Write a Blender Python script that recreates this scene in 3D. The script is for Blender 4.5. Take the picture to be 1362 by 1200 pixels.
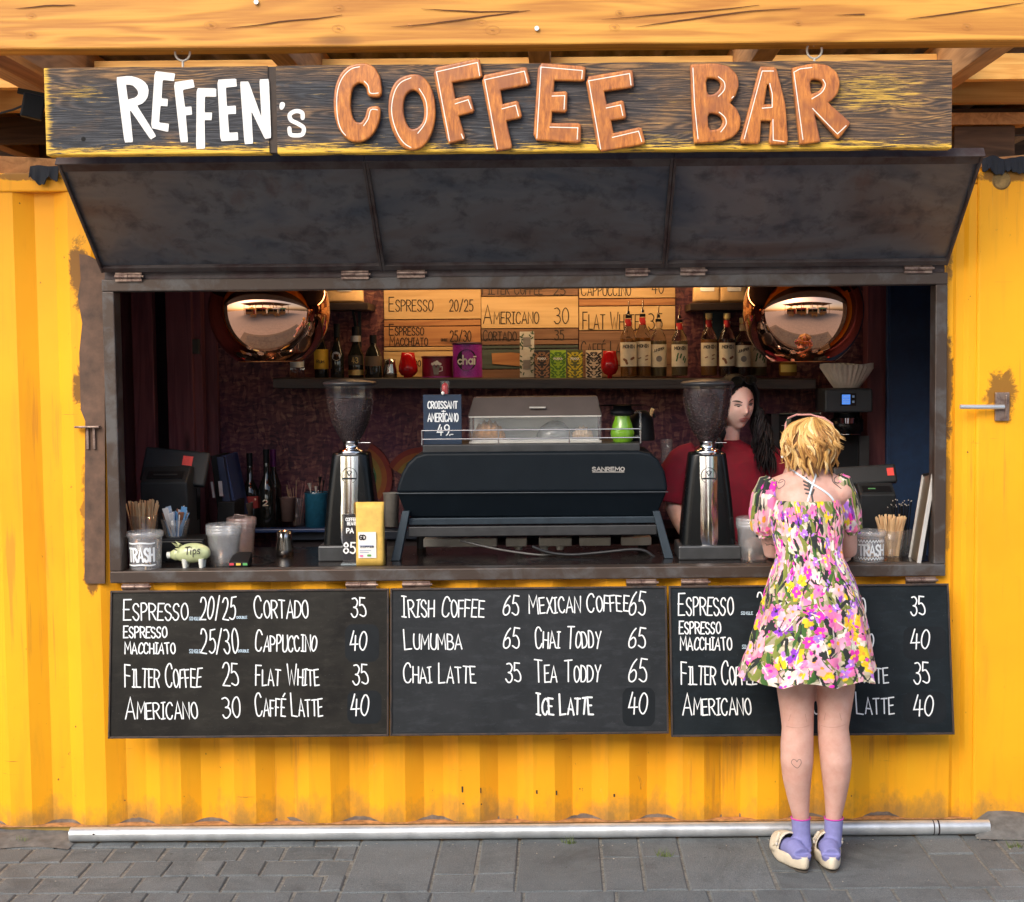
import bpy, bmesh, math, random
from mathutils import Vector, Matrix, Euler, noise
for o in list(bpy.data.objects): bpy.data.objects.remove(o)
S=bpy.context.scene
C=S.collection
R=math.radians
# ---------------------------------------------------------------- camera
cd=bpy.data.cameras.new('camera'); cam=bpy.data.objects.new('camera',cd); C.objects.link(cam); S.camera=cam
CF,CPX,CH,CYY,PITCH,ROLL=1897.5,744.0,1.84,-5.5,3.62,-0.5
cd.sensor_width=36; cd.lens=36*CF/1362; cd.shift_x=-(CPX-681)/1362; cd.clip_start=.05; cd.clip_end=400
MC=Matrix.Translation((0,CYY,CH))@Matrix.Rotation(R(90-PITCH),4,'X')@Matrix.Rotation(R(ROLL),4,'Z')
cam.matrix_world=MC
# ---------------------------------------------------------------- sky and sun
SUN_EL,SUN_AZ=38,-150     # azimuth measured clockwise from +Y
wd=bpy.data.worlds.new('World'); S.world=wd; wd.use_nodes=True
wn=wd.node_tree; wn.nodes.clear()
sk=wn.nodes.new('ShaderNodeTexSky'); sk.sky_type='NISHITA'; sk.sun_disc=False
sk.sun_elevation=R(SUN_EL); sk.sun_rotation=R(SUN_AZ); sk.air_density=1.0; sk.dust_density=3.0; sk.ozone_density=.6
bg=wn.nodes.new('ShaderNodeBackground'); bg.inputs[1].default_value=.15
wo=wn.nodes.new('ShaderNodeOutputWorld'); wn.links.new(sk.outputs[0],bg.inputs[0]); wn.links.new(bg.outputs[0],wo.inputs[0])
sd=bpy.data.lights.new('sun','SUN'); sd.energy=.8; sd.angle=R(35); sd.color=(1,.95,.87)
so=bpy.data.objects.new('sun',sd); C.objects.link(so)
_d=Vector((math.sin(R(SUN_AZ))*math.cos(R(SUN_EL)),math.cos(R(SUN_AZ))*math.cos(R(SUN_EL)),math.sin(R(SUN_EL))))
so.rotation_euler=_d.to_track_quat('Z','Y').to_euler(); so.location=_d*20
S.view_settings.view_transform='Standard'; S.view_settings.look='None'; S.view_settings.gamma=1; S.view_settings.use_curve_mapping=False
S.view_settings.exposure=.95
S.render.engine='CYCLES'; S.cycles.max_bounces=8; S.cycles.transparent_max_bounces=12; S.cycles.sample_clamp_indirect=4
# ---------------------------------------------------------------- helpers
_R3=MC.to_3x3()
def ray(px,py): return _R3@Vector(((px-CPX)/CF,(600-py)/CF,-1.0))
def P(px,py,Y):
    d=ray(px,py); return Vector((0,CYY,CH))+d*((Y-CYY)/d.y)
def PZ(px,py,z):
    d=ray(px,py); return Vector((0,CYY,CH))+d*((z-CH)/d.z)
def RP(p0,n,px,py):
    d=ray(px,py); o=Vector((0,CYY,CH)); return o+d*((p0-o).dot(n)/d.dot(n))
def mpp(Y): return (Y-CYY)/CF          # metres per photo pixel at depth Y
def yplane(Y): return lambda x,y,off=0: P(x,y,Y-off)
def tplane(p0,n): return lambda x,y,off=0: RP(p0+n*off,n,x,y)
class MB:
    def __init__(s): s.v=[];s.f=[];s.s=[]
    def add(s,v,f,sm=False):
        b=len(s.v); s.v+=[tuple(p) for p in v]; s.f+=[tuple(i+b for i in q) for q in f]; s.s+=[sm]*len(f); return s
    def box(s,x0,y0,z0,x1,y1,z1):
        v=[(x,y,z) for z in (z0,z1) for y in (y0,y1) for x in (x0,x1)]
        return s.add(v,[(0,2,3,1),(4,5,7,6),(0,1,5,4),(2,6,7,3),(0,4,6,2),(1,3,7,5)])
    def mbox(s,M,sx,sy,sz):
        v=[M@Vector((x*sx/2,y*sy/2,z*sz/2)) for z in (-1,1) for y in (-1,1) for x in (-1,1)]
        return s.add(v,[(0,2,3,1),(4,5,7,6),(0,1,5,4),(2,6,7,3),(0,4,6,2),(1,3,7,5)])
    def tube(s,pts,r,n=8,cap=True,sm=True,flat=1.0):
        pts=[Vector(p) for p in pts]; m=len(pts)
        rr=r if isinstance(r,(list,tuple)) else [r]*m
        t0=(pts[1]-pts[0]).normalized(); up=Vector((0,0,1)) if abs(t0.z)<.9 else Vector((1,0,0))
        x=t0.cross(up).normalized(); v=[];f=[]
        for i,p in enumerate(pts):
            t=(pts[min(i+1,m-1)]-pts[max(i-1,0)])
            t=t.normalized() if t.length>1e-9 else t0
            x=(x-t*x.dot(t)).normalized(); y=t.cross(x)
            for k in range(n):
                a=2*math.pi*k/n; v.append(p+x*(math.cos(a)*rr[i])+y*(math.sin(a)*rr[i]*flat))
        for i in range(m-1):
            for k in range(n):
                a=i*n+k;b=i*n+(k+1)%n; f.append((a,b,b+n,a+n))
        s.add(v,f,sm)
        if cap:
            s.add([v[k] for k in range(n)],[tuple(range(n-1,-1,-1))]); s.add([v[(m-1)*n+k] for k in range(n)],[tuple(range(n))])
        return s
    def lathe(s,prof,c=(0,0,0),n=24,sm=True,sx=1,sy=1,ax='Z',capb=True,capt=True):
        v=[];f=[];m=len(prof); c=Vector(c)
        for r,z in prof:
            for k in range(n):
                a=2*math.pi*k/n; q=Vector((r*math.cos(a)*sx,r*math.sin(a)*sy,z))
                if ax=='Y': q=Vector((q.x,q.z,q.y))
                if ax=='X': q=Vector((q.z,q.x,q.y))
                v.append(c+q)
        for i in range(m-1):
            for k in range(n):
                a=i*n+k;b=i*n+(k+1)%n; f.append((a,b,b+n,a+n) if ax!='Y' else (a,a+n,b+n,b))
        s.add(v,f,sm)
        if capb and prof[0][0]>1e-6: s.add(v[:n],[tuple(range(n-1,-1,-1)) if ax!='Y' else tuple(range(n))])
        if capt and prof[-1][0]>1e-6: s.add(v[-n:],[tuple(range(n)) if ax!='Y' else tuple(range(n-1,-1,-1))])
        return s
    def prism(s,poly,y0,y1):         # polygon in XZ (counter-clockwise seen from -Y), extruded along Y
        n=len(poly); v=[(x,y0,z) for x,z in poly]+[(x,y1,z) for x,z in poly]
        f=[tuple(range(n)),tuple(range(2*n-1,n-1,-1))]+[(i,i+n,(i+1)%n+n,(i+1)%n) for i in range(n)]
        return s.add(v,f)
    def prismx(s,poly,x0,x1):        # polygon in YZ, extruded along X
        n=len(poly); v=[(x0,y,z) for y,z in poly]+[(x1,y,z) for y,z in poly]
        f=[tuple(range(n-1,-1,-1)),tuple(range(n,2*n))]+[(i,(i+1)%n,(i+1)%n+n,i+n) for i in range(n)]
        return s.add(v,f)
    def grid(s,fn,nu,nv,sm=True,close=False):
        v=[fn(i/nu,j/nv) for j in range(nv+1) for i in range(nu+1)]
        f=[(j*(nu+1)+i,j*(nu+1)+i+1,(j+1)*(nu+1)+i+1,(j+1)*(nu+1)+i) for j in range(nv) for i in range(nu)]
        return s.add(v,f,sm)
    def ribbon(s,pts,w,pf,off=.0006,cap=True):   # flat brush stroke drawn on a surface
        q=[]
        for p in pts:
            if not q or (abs(p[0]-q[-1][0])+abs(p[1]-q[-1][1]))>1e-4: q.append(p)
        pts=[Vector(p) for p in q]; n=len(pts)
        if n<2: return s
        L=[];Rr=[]
        for i in range(n):
            a=(pts[i]-pts[i-1]).normalized() if i>0 else (pts[1]-pts[0]).normalized()
            b=(pts[i+1]-pts[i]).normalized() if i<n-1 else a
            t=(a+b); t=t.normalized() if t.length>1e-3 else a
            nn=Vector((-t.y,t.x)); k=1/max(.5,nn.dot(Vector((-a.y,a.x))))
            L.append(pts[i]+nn*w/2*k); Rr.append(pts[i]-nn*w/2*k)
        a0=(pts[0]-pts[1]).normalized(); a1=(pts[-1]-pts[-2]).normalized()
        def capf(c,d):
            e=Vector((-d.y,d.x)); return [c+e*(w/2*math.cos(th))+d*(w/2*math.sin(th)) for th in (math.pi*.25,math.pi*.5,math.pi*.75)]
        v=[pf(p.x,p.y,off) for p in L]+[pf(p.x,p.y,off) for p in Rr]
        f=[(i,i+1,n+i+1,n+i) for i in range(n-1)]
        if cap:
            c1=capf(pts[-1],a1); b=len(v); v+=[pf(p.x,p.y,off) for p in c1]; f.append((n-1,b,b+1,b+2,2*n-1))
            c0=capf(pts[0],a0); b=len(v); v+=[pf(p.x,p.y,off) for p in c0]; f.append((n,b,b+1,b+2,0))
        return s.add(v,f)
def mesh_from(mb,name):
    me=bpy.data.meshes.new(name); me.from_pydata(mb.v,[],mb.f)
    me.polygons.foreach_set('use_smooth',mb.s); me.update(); return me
def chain(o):
    M=Matrix.Identity(4)
    while o: M=o.matrix_basis@M; o=o.parent
    return M
def part(name,mb,mat,parent=None,world=True,bevel=0,sub=0,label=None,kind=None,seg=2,fixn=False,solid=0):
    me=mb if isinstance(mb,bpy.types.Mesh) else mesh_from(mb,name)
    if world and parent: me.transform(chain(parent).inverted())
    if fixn:
        bm=bmesh.new(); bm.from_mesh(me); bmesh.ops.remove_doubles(bm,verts=bm.verts,dist=1e-5); bmesh.ops.recalc_face_normals(bm,faces=bm.faces); bm.to_mesh(me); bm.free()
    if not me.materials and mat: me.materials.append(mat)
    o=bpy.data.objects.new(name,me); C.objects.link(o); o.parent=parent
    if solid: m=o.modifiers.new('solid','SOLIDIFY'); m.thickness=solid; m.offset=0
    if bevel: m=o.modifiers.new('bevel','BEVEL'); m.width=bevel; m.segments=seg; m.limit_method='ANGLE'; m.harden_normals=False
    if sub: m=o.modifiers.new('sub','SUBSURF'); m.levels=sub; m.render_levels=sub
    if label: o['label']=label
    if kind: o['kind']=kind
    return o
def tag(o,label=None,cat=None,group=None,kind=None):
    if label: o['label']=label
    if cat: o['category']=cat
    if group: o['group']=group
    if kind: o['kind']=kind
    return o
def thing(name,label,cat,loc=(0,0,0),rot=(0,0,0),group=None):
    o=bpy.data.objects.new(name,None); C.objects.link(o); o.empty_display_size=.05
    o.location=loc; o.rotation_euler=rot
    o.matrix_basis=Matrix.Translation(Vector(loc))@Euler(rot).to_matrix().to_4x4()
    return tag(o,label,cat,group)
def copytree(o,parent=None):
    c=o.copy(); C.objects.link(c); c.parent=parent
    for ch in list(o.children): copytree(ch,c)
    return c
def apply_mods(o):
    dg=bpy.context.evaluated_depsgraph_get(); me=bpy.data.meshes.new_from_object(o.evaluated_get(dg)); o.modifiers.clear(); o.data=me; return o
# ---------------------------------------------------------------- material helpers
def N(nt,t,ins=None,**at):
    n=nt.nodes.new(t)
    for k,v in at.items(): setattr(n,k,v)
    for k,v in (ins or {}).items():
        s=n.inputs[k]
        if isinstance(v,bpy.types.NodeSocket): nt.links.new(v,s)
        elif isinstance(v,bpy.types.Node): nt.links.new(v.outputs[0],s)
        else: s.default_value=v
    return n
def c4(c): return (c[0],c[1],c[2],1)
def ramp(nt,fac,stops,interp='LINEAR'):
    r=N(nt,'ShaderNodeValToRGB',{0:fac}); cr=r.color_ramp; cr.interpolation=interp
    while len(cr.elements)<len(stops): cr.elements.new(.5)
    for e,(p,c) in zip(cr.elements,stops):
        e.position=p; e.color=c4(c) if not isinstance(c,(int,float)) else (c,c,c,1)
    return r
def mix(nt,f,a,b,mode='MIX'):
    m=N(nt,'ShaderNodeMix',data_type='RGBA',blend_type=mode)
    for i,v in ((0,f),(6,a),(7,b)):
        s=m.inputs[i]
        if isinstance(v,bpy.types.Node): v=v.outputs[0]
        if isinstance(v,bpy.types.NodeSocket): nt.links.new(v,s)
        else: s.default_value=v if i==0 else c4(v)
    return m.outputs[2]
def math_(nt,op,a,b=0.0,c=0.0):
    return N(nt,'ShaderNodeMath',{0:a,1:b,2:c},operation=op).outputs[0]
def base_mat(name):
    m=bpy.data.materials.new(name); m.use_nodes=True; nt=m.node_tree; b=nt.nodes['Principled BSDF']; return m,nt,b
def tc(nt,scale=(1,1,1),out='Object',rot=(0,0,0),loc=(0,0,0)):
    t=N(nt,'ShaderNodeTexCoord'); return N(nt,'ShaderNodeMapping',{0:t.outputs[out],1:loc,2:rot,3:scale}).outputs[0]
def wtc(nt,scale=(1,1,1),rot=(0,0,0),loc=(0,0,0)):
    g=N(nt,'ShaderNodeNewGeometry'); return N(nt,'ShaderNodeMapping',{0:g.outputs['Position'],1:loc,2:rot,3:scale}).outputs[0]
def nz(nt,vec,scale=5,detail=4,rough=.5,dist=0):
    return N(nt,'ShaderNodeTexNoise',{'Vector':vec,'Scale':scale,'Detail':detail,'Roughness':rough,'Distortion':dist}).outputs[0]
def bump(nt,b,h,strength=.3,dist=.002):
    n=N(nt,'ShaderNodeBump',{'Height':h,'Strength':strength,'Distance':dist}); nt.links.new(n.outputs[0],b.inputs['Normal'])
def simple(name,col,rough=.5,metal=0,var=.15,scale=20,bmp=.1,em=None,spec=.5,coat=0,trans=0,ior=1.45,alpha=1):
    m,nt,b=base_mat(name)
    v=nz(nt,tc(nt),scale,4,.6)
    if var: 
        dk=tuple(x*(1-var) for x in col); lt=tuple(min(1,x*(1+var)) for x in col)
        nt.links.new(ramp(nt,v,[(.3,dk),(.7,lt)]).outputs[0],b.inputs['Base Color'])
    else: b.inputs['Base Color'].default_value=c4(col)
    b.inputs['Roughness'].default_value=rough; b.inputs['Metallic'].default_value=metal
    if var and rough>.08:
        nt.links.new(N(nt,'ShaderNodeMapRange',{0:v,3:rough*.8,4:min(1,rough*1.25)}).outputs[0],b.inputs['Roughness'])
    b.inputs['Specular IOR Level'].default_value=spec
    if coat: b.inputs['Coat Weight'].default_value=coat
    if trans: b.inputs['Transmission Weight'].default_value=trans; b.inputs['IOR'].default_value=ior
    if alpha<1: b.inputs['Alpha'].default_value=alpha
    if em: b.inputs['Emission Color'].default_value=c4(em[0]); b.inputs['Emission Strength'].default_value=em[1]
    if bmp: bump(nt,b,v,bmp,.001)
    return m
def wood(name,light,dark,axis='X',scale=1,rough=.6,knots=True,bmp=.25,contrast=1.0):
    m,nt,b=base_mat(name)
    st={'X':(.6,7,7),'Y':(7,.6,7),'Z':(7,7,.6)}[axis]
    oi=N(nt,'ShaderNodeObjectInfo'); off=math_(nt,'MULTIPLY',oi.outputs['Random'],37)
    cv=N(nt,'ShaderNodeCombineXYZ',{0:off,1:off,2:off}).outputs[0]
    t=N(nt,'ShaderNodeTexCoord'); add=N(nt,'ShaderNodeVectorMath',{0:t.outputs['Object'],1:cv},operation='ADD').outputs[0]
    mp=N(nt,'ShaderNodeMapping',{0:add,3:tuple(x*scale for x in st)}).outputs[0]
    n1=nz(nt,mp,1.6,3,.5,.6)
    rings=math_(nt,'SINE',math_(nt,'MULTIPLY',n1,38))
    rings=N(nt,'ShaderNodeMapRange',{0:rings,1:-1,2:1}).outputs[0]
    fine=nz(nt,N(nt,'ShaderNodeMapping',{0:add,3:tuple(x*scale*(9 if x>1 else 3) for x in st)}).outputs[0],2,4,.7)
    f=math_(nt,'ADD',math_(nt,'MULTIPLY',rings,.45*contrast),math_(nt,'MULTIPLY',fine,.7))
    mid=tuple((a+c)/2 for a,c in zip(light,dark))
    col=ramp(nt,f,[(.15,dark),(.5,mid),(.95,light)]).outputs[0]
    big=nz(nt,add,1.5,2); col=mix(nt,ramp(nt,big,[(.35,0.0),(.75,.35)]).outputs[0],col,dark)
    if knots:
        k={'X':(2.2,9,9),'Y':(9,2.2,9),'Z':(9,9,2.2)}[axis]
        vo=N(nt,'ShaderNodeTexVoronoi',{'Vector':N(nt,'ShaderNodeMapping',{0:add,3:tuple(x*scale for x in k)}).outputs[0],'Scale':.8}); 
        col=mix(nt,ramp(nt,vo.outputs['Distance'],[(.06,.85),(.16,0.0)]).outputs[0],col,tuple(x*.35 for x in dark))
    nt.links.new(col,b.inputs['Base Color']); b.inputs['Roughness'].default_value=rough
    bump(nt,b,f,bmp,.003)
    return m
def metal_worn(name,col,rough=.4,metal=.9,spots=(.05,.035,.03),amount=.5,scale=6,stretch=(1,1,1)):
    m,nt,b=base_mat(name); v=tc(nt,stretch)
    n1=nz(nt,v,scale,6,.65,.4); n2=nz(nt,v,scale*7,4,.6)
    f=ramp(nt,n1,[(.5-amount*.3,1.0),(.62,0.0)]).outputs[0]
    col2=mix(nt,math_(nt,'MULTIPLY',n2,.5),col,tuple(x*.6 for x in col))
    nt.links.new(mix(nt,f,col2,spots),b.inputs['Base Color'])
    b.inputs['Metallic'].default_value=metal
    nt.links.new(N(nt,'ShaderNodeMapRange',{0:n1,3:rough*.7,4:min(1,rough*1.6)}).outputs[0],b.inputs['Roughness'])
    bump(nt,b,n2,.12,.001); return m
def glass(name,col=(1,1,1),rough=.02,ior=1.45):
    m,nt,b=base_mat(name); b.inputs['Base Color'].default_value=c4(col); b.inputs['Roughness'].default_value=rough
    b.inputs['Transmission Weight'].default_value=1; b.inputs['IOR'].default_value=ior; return m
def thin_glass(name,col=(1,1,1),alpha=.25,rough=.05):
    m,nt,b=base_mat(name); b.inputs['Base Color'].default_value=c4(col); b.inputs['Roughness'].default_value=.4
    lw=N(nt,'ShaderNodeLayerWeight',{0:.5}); fz=N(nt,'ShaderNodeMath',{0:math_(nt,'POWER',lw.outputs['Facing'],3.0),1:.55,2:.035},operation='MULTIPLY_ADD'); gl=N(nt,'ShaderNodeBsdfGlossy',{'Color':(.95,.95,.95,1),'Roughness':rough}); tr=N(nt,'ShaderNodeBsdfTransparent')
    m1=N(nt,'ShaderNodeMixShader',{0:alpha,1:tr.outputs[0],2:b.outputs[0]}); m2=N(nt,'ShaderNodeMixShader',{0:fz.outputs[0],1:m1.outputs[0],2:gl.outputs[0]})
    nt.links.new(m2.outputs[0],nt.nodes['Material Output'].inputs[0]); return m
# ---------------------------------------------------------------- stroke lettering
def cr(pts,k=4):
    if len(pts)<3: return pts
    o=[]; p=[pts[0]]+list(pts)+[pts[-1]]
    if pts[0]==pts[-1]: p=[pts[-2]]+list(pts)+[pts[1]]
    for i in range(1,len(p)-2):
        a,b,c,d=p[i-1],p[i],p[i+1],p[i+2]
        for j in range(k):
            t=j/k; o.append(tuple(.5*((2*b[q])+(-a[q]+c[q])*t+(2*a[q]-5*b[q]+4*c[q]-d[q])*t*t+(-a[q]+3*b[q]-3*c[q]+d[q])*t**3) for q in (0,1)))
    o.append(pts[-1]); return o
_O=[(.5,1),(.12,.82),(0,.5),(.12,.18),(.5,0),(.88,.18),(1,.5),(.88,.82),(.5,1)]
G={ # glyph: (width, [(smooth, points)...])
'A':(.5,[(0,[(0,0),(.5,1),(1,0)]),(0,[(.18,.33),(.82,.33)])]),
'B':(.42,[(0,[(0,0),(0,1)]),(1,[(0,1),(.6,.97),(.85,.77),(.6,.56),(0,.52)]),(1,[(0,.52),(.7,.5),(1,.26),(.7,.03),(0,0)])]),
'C':(.42,[(1,[(1,.8),(.75,.97),(.4,.97),(.08,.75),(0,.45),(.12,.14),(.45,0),(.8,.04),(1,.2)])]),
'D':(.44,[(0,[(0,0),(0,1)]),(1,[(0,1),(.55,.95),(.92,.72),(1,.5),(.92,.25),(.55,.04),(0,0)])]),
'E':(.38,[(0,[(1,1),(0,1),(0,0),(1,0)]),(0,[(0,.52),(.8,.52)])]),
'F':(.36,[(0,[(1,1),(0,1),(0,0)]),(0,[(0,.52),(.8,.52)])]),
'G':(.44,[(1,[(1,.85),(.75,.98),(.4,.97),(.08,.75),(0,.45),(.12,.14),(.45,0),(.85,.06),(1,.25),(1,.45)]),(0,[(1,.45),(.55,.45)])]),
'H':(.42,[(0,[(0,0),(0,1)]),(0,[(1,0),(1,1)]),(0,[(0,.5),(1,.5)])]),
'I':(.26,[(0,[(.5,0),(.5,1)]),(0,[(0,1),(1,1)]),(0,[(0,0),(1,0)])]),
'i':(.06,[(0,[(.5,0),(.5,1)])]),
'J':(.34,[(1,[(1,1),(1,.25),(.7,0),(.3,0),(0,.2)])]),
'K':(.42,[(0,[(0,0),(0,1)]),(0,[(1,1),(.03,.45)]),(0,[(.25,.58),(1,0)])]),
'L':(.36,[(0,[(0,1),(0,0),(1,0)])]),
'M':(.56,[(0,[(0,0),(.08,1),(.5,.35),(.92,1),(1,0)])]),
'N':(.44,[(0,[(0,0),(0,1),(1,0),(1,1)])]),
'O':(.44,[(1,_O)]),
'P':(.4,[(0,[(0,0),(0,1)]),(1,[(0,1),(.65,.97),(1,.75),(.65,.5),(0,.46)])]),
'Q':(.46,[(1,_O),(0,[(.6,.25),(1.05,-.05)])]),
'R':(.42,[(0,[(0,0),(0,1)]),(1,[(0,1),(.65,.97),(1,.75),(.65,.52),(0,.48)]),(0,[(.35,.48),(1,0)])]),
'S':(.4,[(1,[(.95,.82),(.7,.98),(.3,.98),(.05,.78),(.25,.57),(.75,.42),(.98,.22),(.7,.01),(.3,.01),(0,.18)])]),
'T':(.44,[(0,[(0,1),(1,1)]),(0,[(.5,1),(.5,0)])]),
'U':(.42,[(1,[(0,1),(0,.3),(.25,.02),(.75,.02),(1,.3),(1,1)])]),
'V':(.44,[(0,[(0,1),(.5,0),(1,1)])]),
'W':(.62,[(0,[(0,1),(.25,0),(.5,.7),(.75,0),(1,1)])]),
'X':(.42,[(0,[(0,0),(1,1)]),(0,[(0,1),(1,0)])]),
'Y':(.44,[(0,[(0,1),(.5,.48),(1,1)]),(0,[(.5,.48),(.3,0)])]),
'Z':(.42,[(0,[(0,1),(1,1),(0,0),(1,0)])]),
'0':(.4,[(1,_O)]),
'1':(.2,[(0,[(0,.8),(.6,1),(.6,0)])]),
'2':(.4,[(1,[(.02,.78),(.25,.98),(.7,.98),(.95,.75),(.75,.45),(.35,.2),(0,0)]),(0,[(0,0),(1,0)])]),
'3':(.4,[(1,[(.05,.95),(.5,1),(.9,.8),(.75,.57),(.4,.52)]),(1,[(.4,.52),(.85,.45),(1,.22),(.7,.02),(.3,0),(0,.15)])]),
'4':(.44,[(0,[(.5,1),(0,.3),(1,.3)]),(0,[(.72,.75),(.66,0)])]),
'5':(.4,[(0,[(.95,1),(.2,1),(.12,.58)]),(1,[(.12,.58),(.6,.62),(.97,.4),(.9,.12),(.5,0),(0,.1)])]),
'6':(.4,[(1,[(.85,.98),(.35,.75),(.05,.4),(.1,.1),(.5,0),(.92,.12),(.95,.38),(.6,.52),(.1,.4)])]),
'8':(.4,[(1,[(.5,.53),(.1,.75),(.5,1),(.9,.75),(.5,.53),(.02,.25),(.5,0),(.98,.25),(.5,.53)])]),
'9':(.4,[(1,[(.95,.7),(.6,.5),(.1,.6),(.08,.85),(.5,1),(.92,.85),(.95,.5),(.7,.15),(.4,0)])]),
'/':(.4,[(0,[(.05,-.05),(.95,1.08)])]),
'+':(.34,[(0,[(.5,.2),(.5,.8)]),(0,[(0,.5),(1,.5)])]),
'.':(.06,[(0,[(.5,0),(.5,.05)])]),',':(.08,[(0,[(.6,.06),(.2,-.12)])]),'-':(.3,[(0,[(0,.4),(1,.4)])]),
"'":(.08,[(0,[(.6,1),(.2,.8)])]),
' ':(.22,[]),
}
G['É']=(G['E'][0],G['E'][1]+[(0,[(.3,1.15),(.75,1.35)])])
def lettering(mb,txt,x0,x1,yb,h,w,pf,small=.75,slant=0,gap=.13,off=.0007,slope=0,jit=0):
    """txt drawn from x0 to x1 (photo px on plane pf), baseline yb, capital height h; lower case = small capitals"""
    adv=[];tot=0
    for ch in txt:
        sc=h if not ch.islower() else h*small
        g=G.get(ch.upper(),G[' ']) if ch!='|' else G['i']
        adv.append((ch,g,sc,tot)); tot+=(g[0]+gap)*sc
    tot-=gap*adv[-1][2]; k=(x1-x0)/tot; rnd=random.Random(hash(txt)%1000 if False else sum(map(ord,txt)))
    for ch,g,sc,x in adv:
        jx=rnd.uniform(-1,1)*jit; jy=rnd.uniform(-1,1)*jit
        for i,(sm,pts) in enumerate(g[1]):
            q=cr(pts) if sm else pts
            wob=.022*sc if jit else 0
            if i==0: sl_j=rnd.uniform(-.05,.05) if jit else 0; sc_j=rnd.uniform(.96,1.04) if jit else 1; ph=rnd.uniform(0,9)
            pp=[(x0+(x+px*g[0]*sc)*k+(slant+sl_j)*py*sc+jx+wob*math.sin(py*4+ph), yb-py*sc*sc_j+slope*((x+px)*k)+jy+wob*math.sin(px*3+ph*2)) for px,py in q]
            mb.ribbon(pp,w,pf,off+.00012*i)
def outline_mesh(loops,pf,depth,bevel,normal_y=True,res=2):
    """loops of photo-px points -> bevelled solid standing proud of plane pf (frontal plane)"""
    cu=bpy.data.curves.new('outline','CURVE'); cu.dimensions='2D'; cu.fill_mode='BOTH'; cu.extrude=max(.0001,depth/2-bevel); cu.bevel_depth=bevel; cu.bevel_resolution=res
    y=0
    for lp in loops:
        q=[pf(x,y_) for x,y_ in lp]; y=q[0].y
        sp=cu.splines.new('POLY'); sp.points.add(len(q)-1); sp.use_cyclic_u=True
        for i,p in enumerate(q): sp.points[i].co=(p.x,p.z,0,1)
    o=bpy.data.objects.new('tmp',cu); C.objects.link(o); dg=bpy.context.evaluated_depsgraph_get()
    me=bpy.data.meshes.new_from_object(o.evaluated_get(dg)); bpy.data.objects.remove(o); bpy.data.curves.remove(cu)
    for v in me.vertices: v.co=(v.co.x,y-depth/2-v.co.z,v.co.y)
    me.materials.clear()
    return me
def chaikin(pts,n=1,closed=True,r=.25):
    for _ in range(n):
        o=[];m=len(pts)
        for i in range(m if closed else m-1):
            a=pts[i];b=pts[(i+1)%m]
            o+=[(a[0]*(1-r)+b[0]*r,a[1]*(1-r)+b[1]*r),(a[0]*r+b[0]*(1-r),a[1]*r+b[1]*(1-r))]
        pts=o
    return pts
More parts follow.
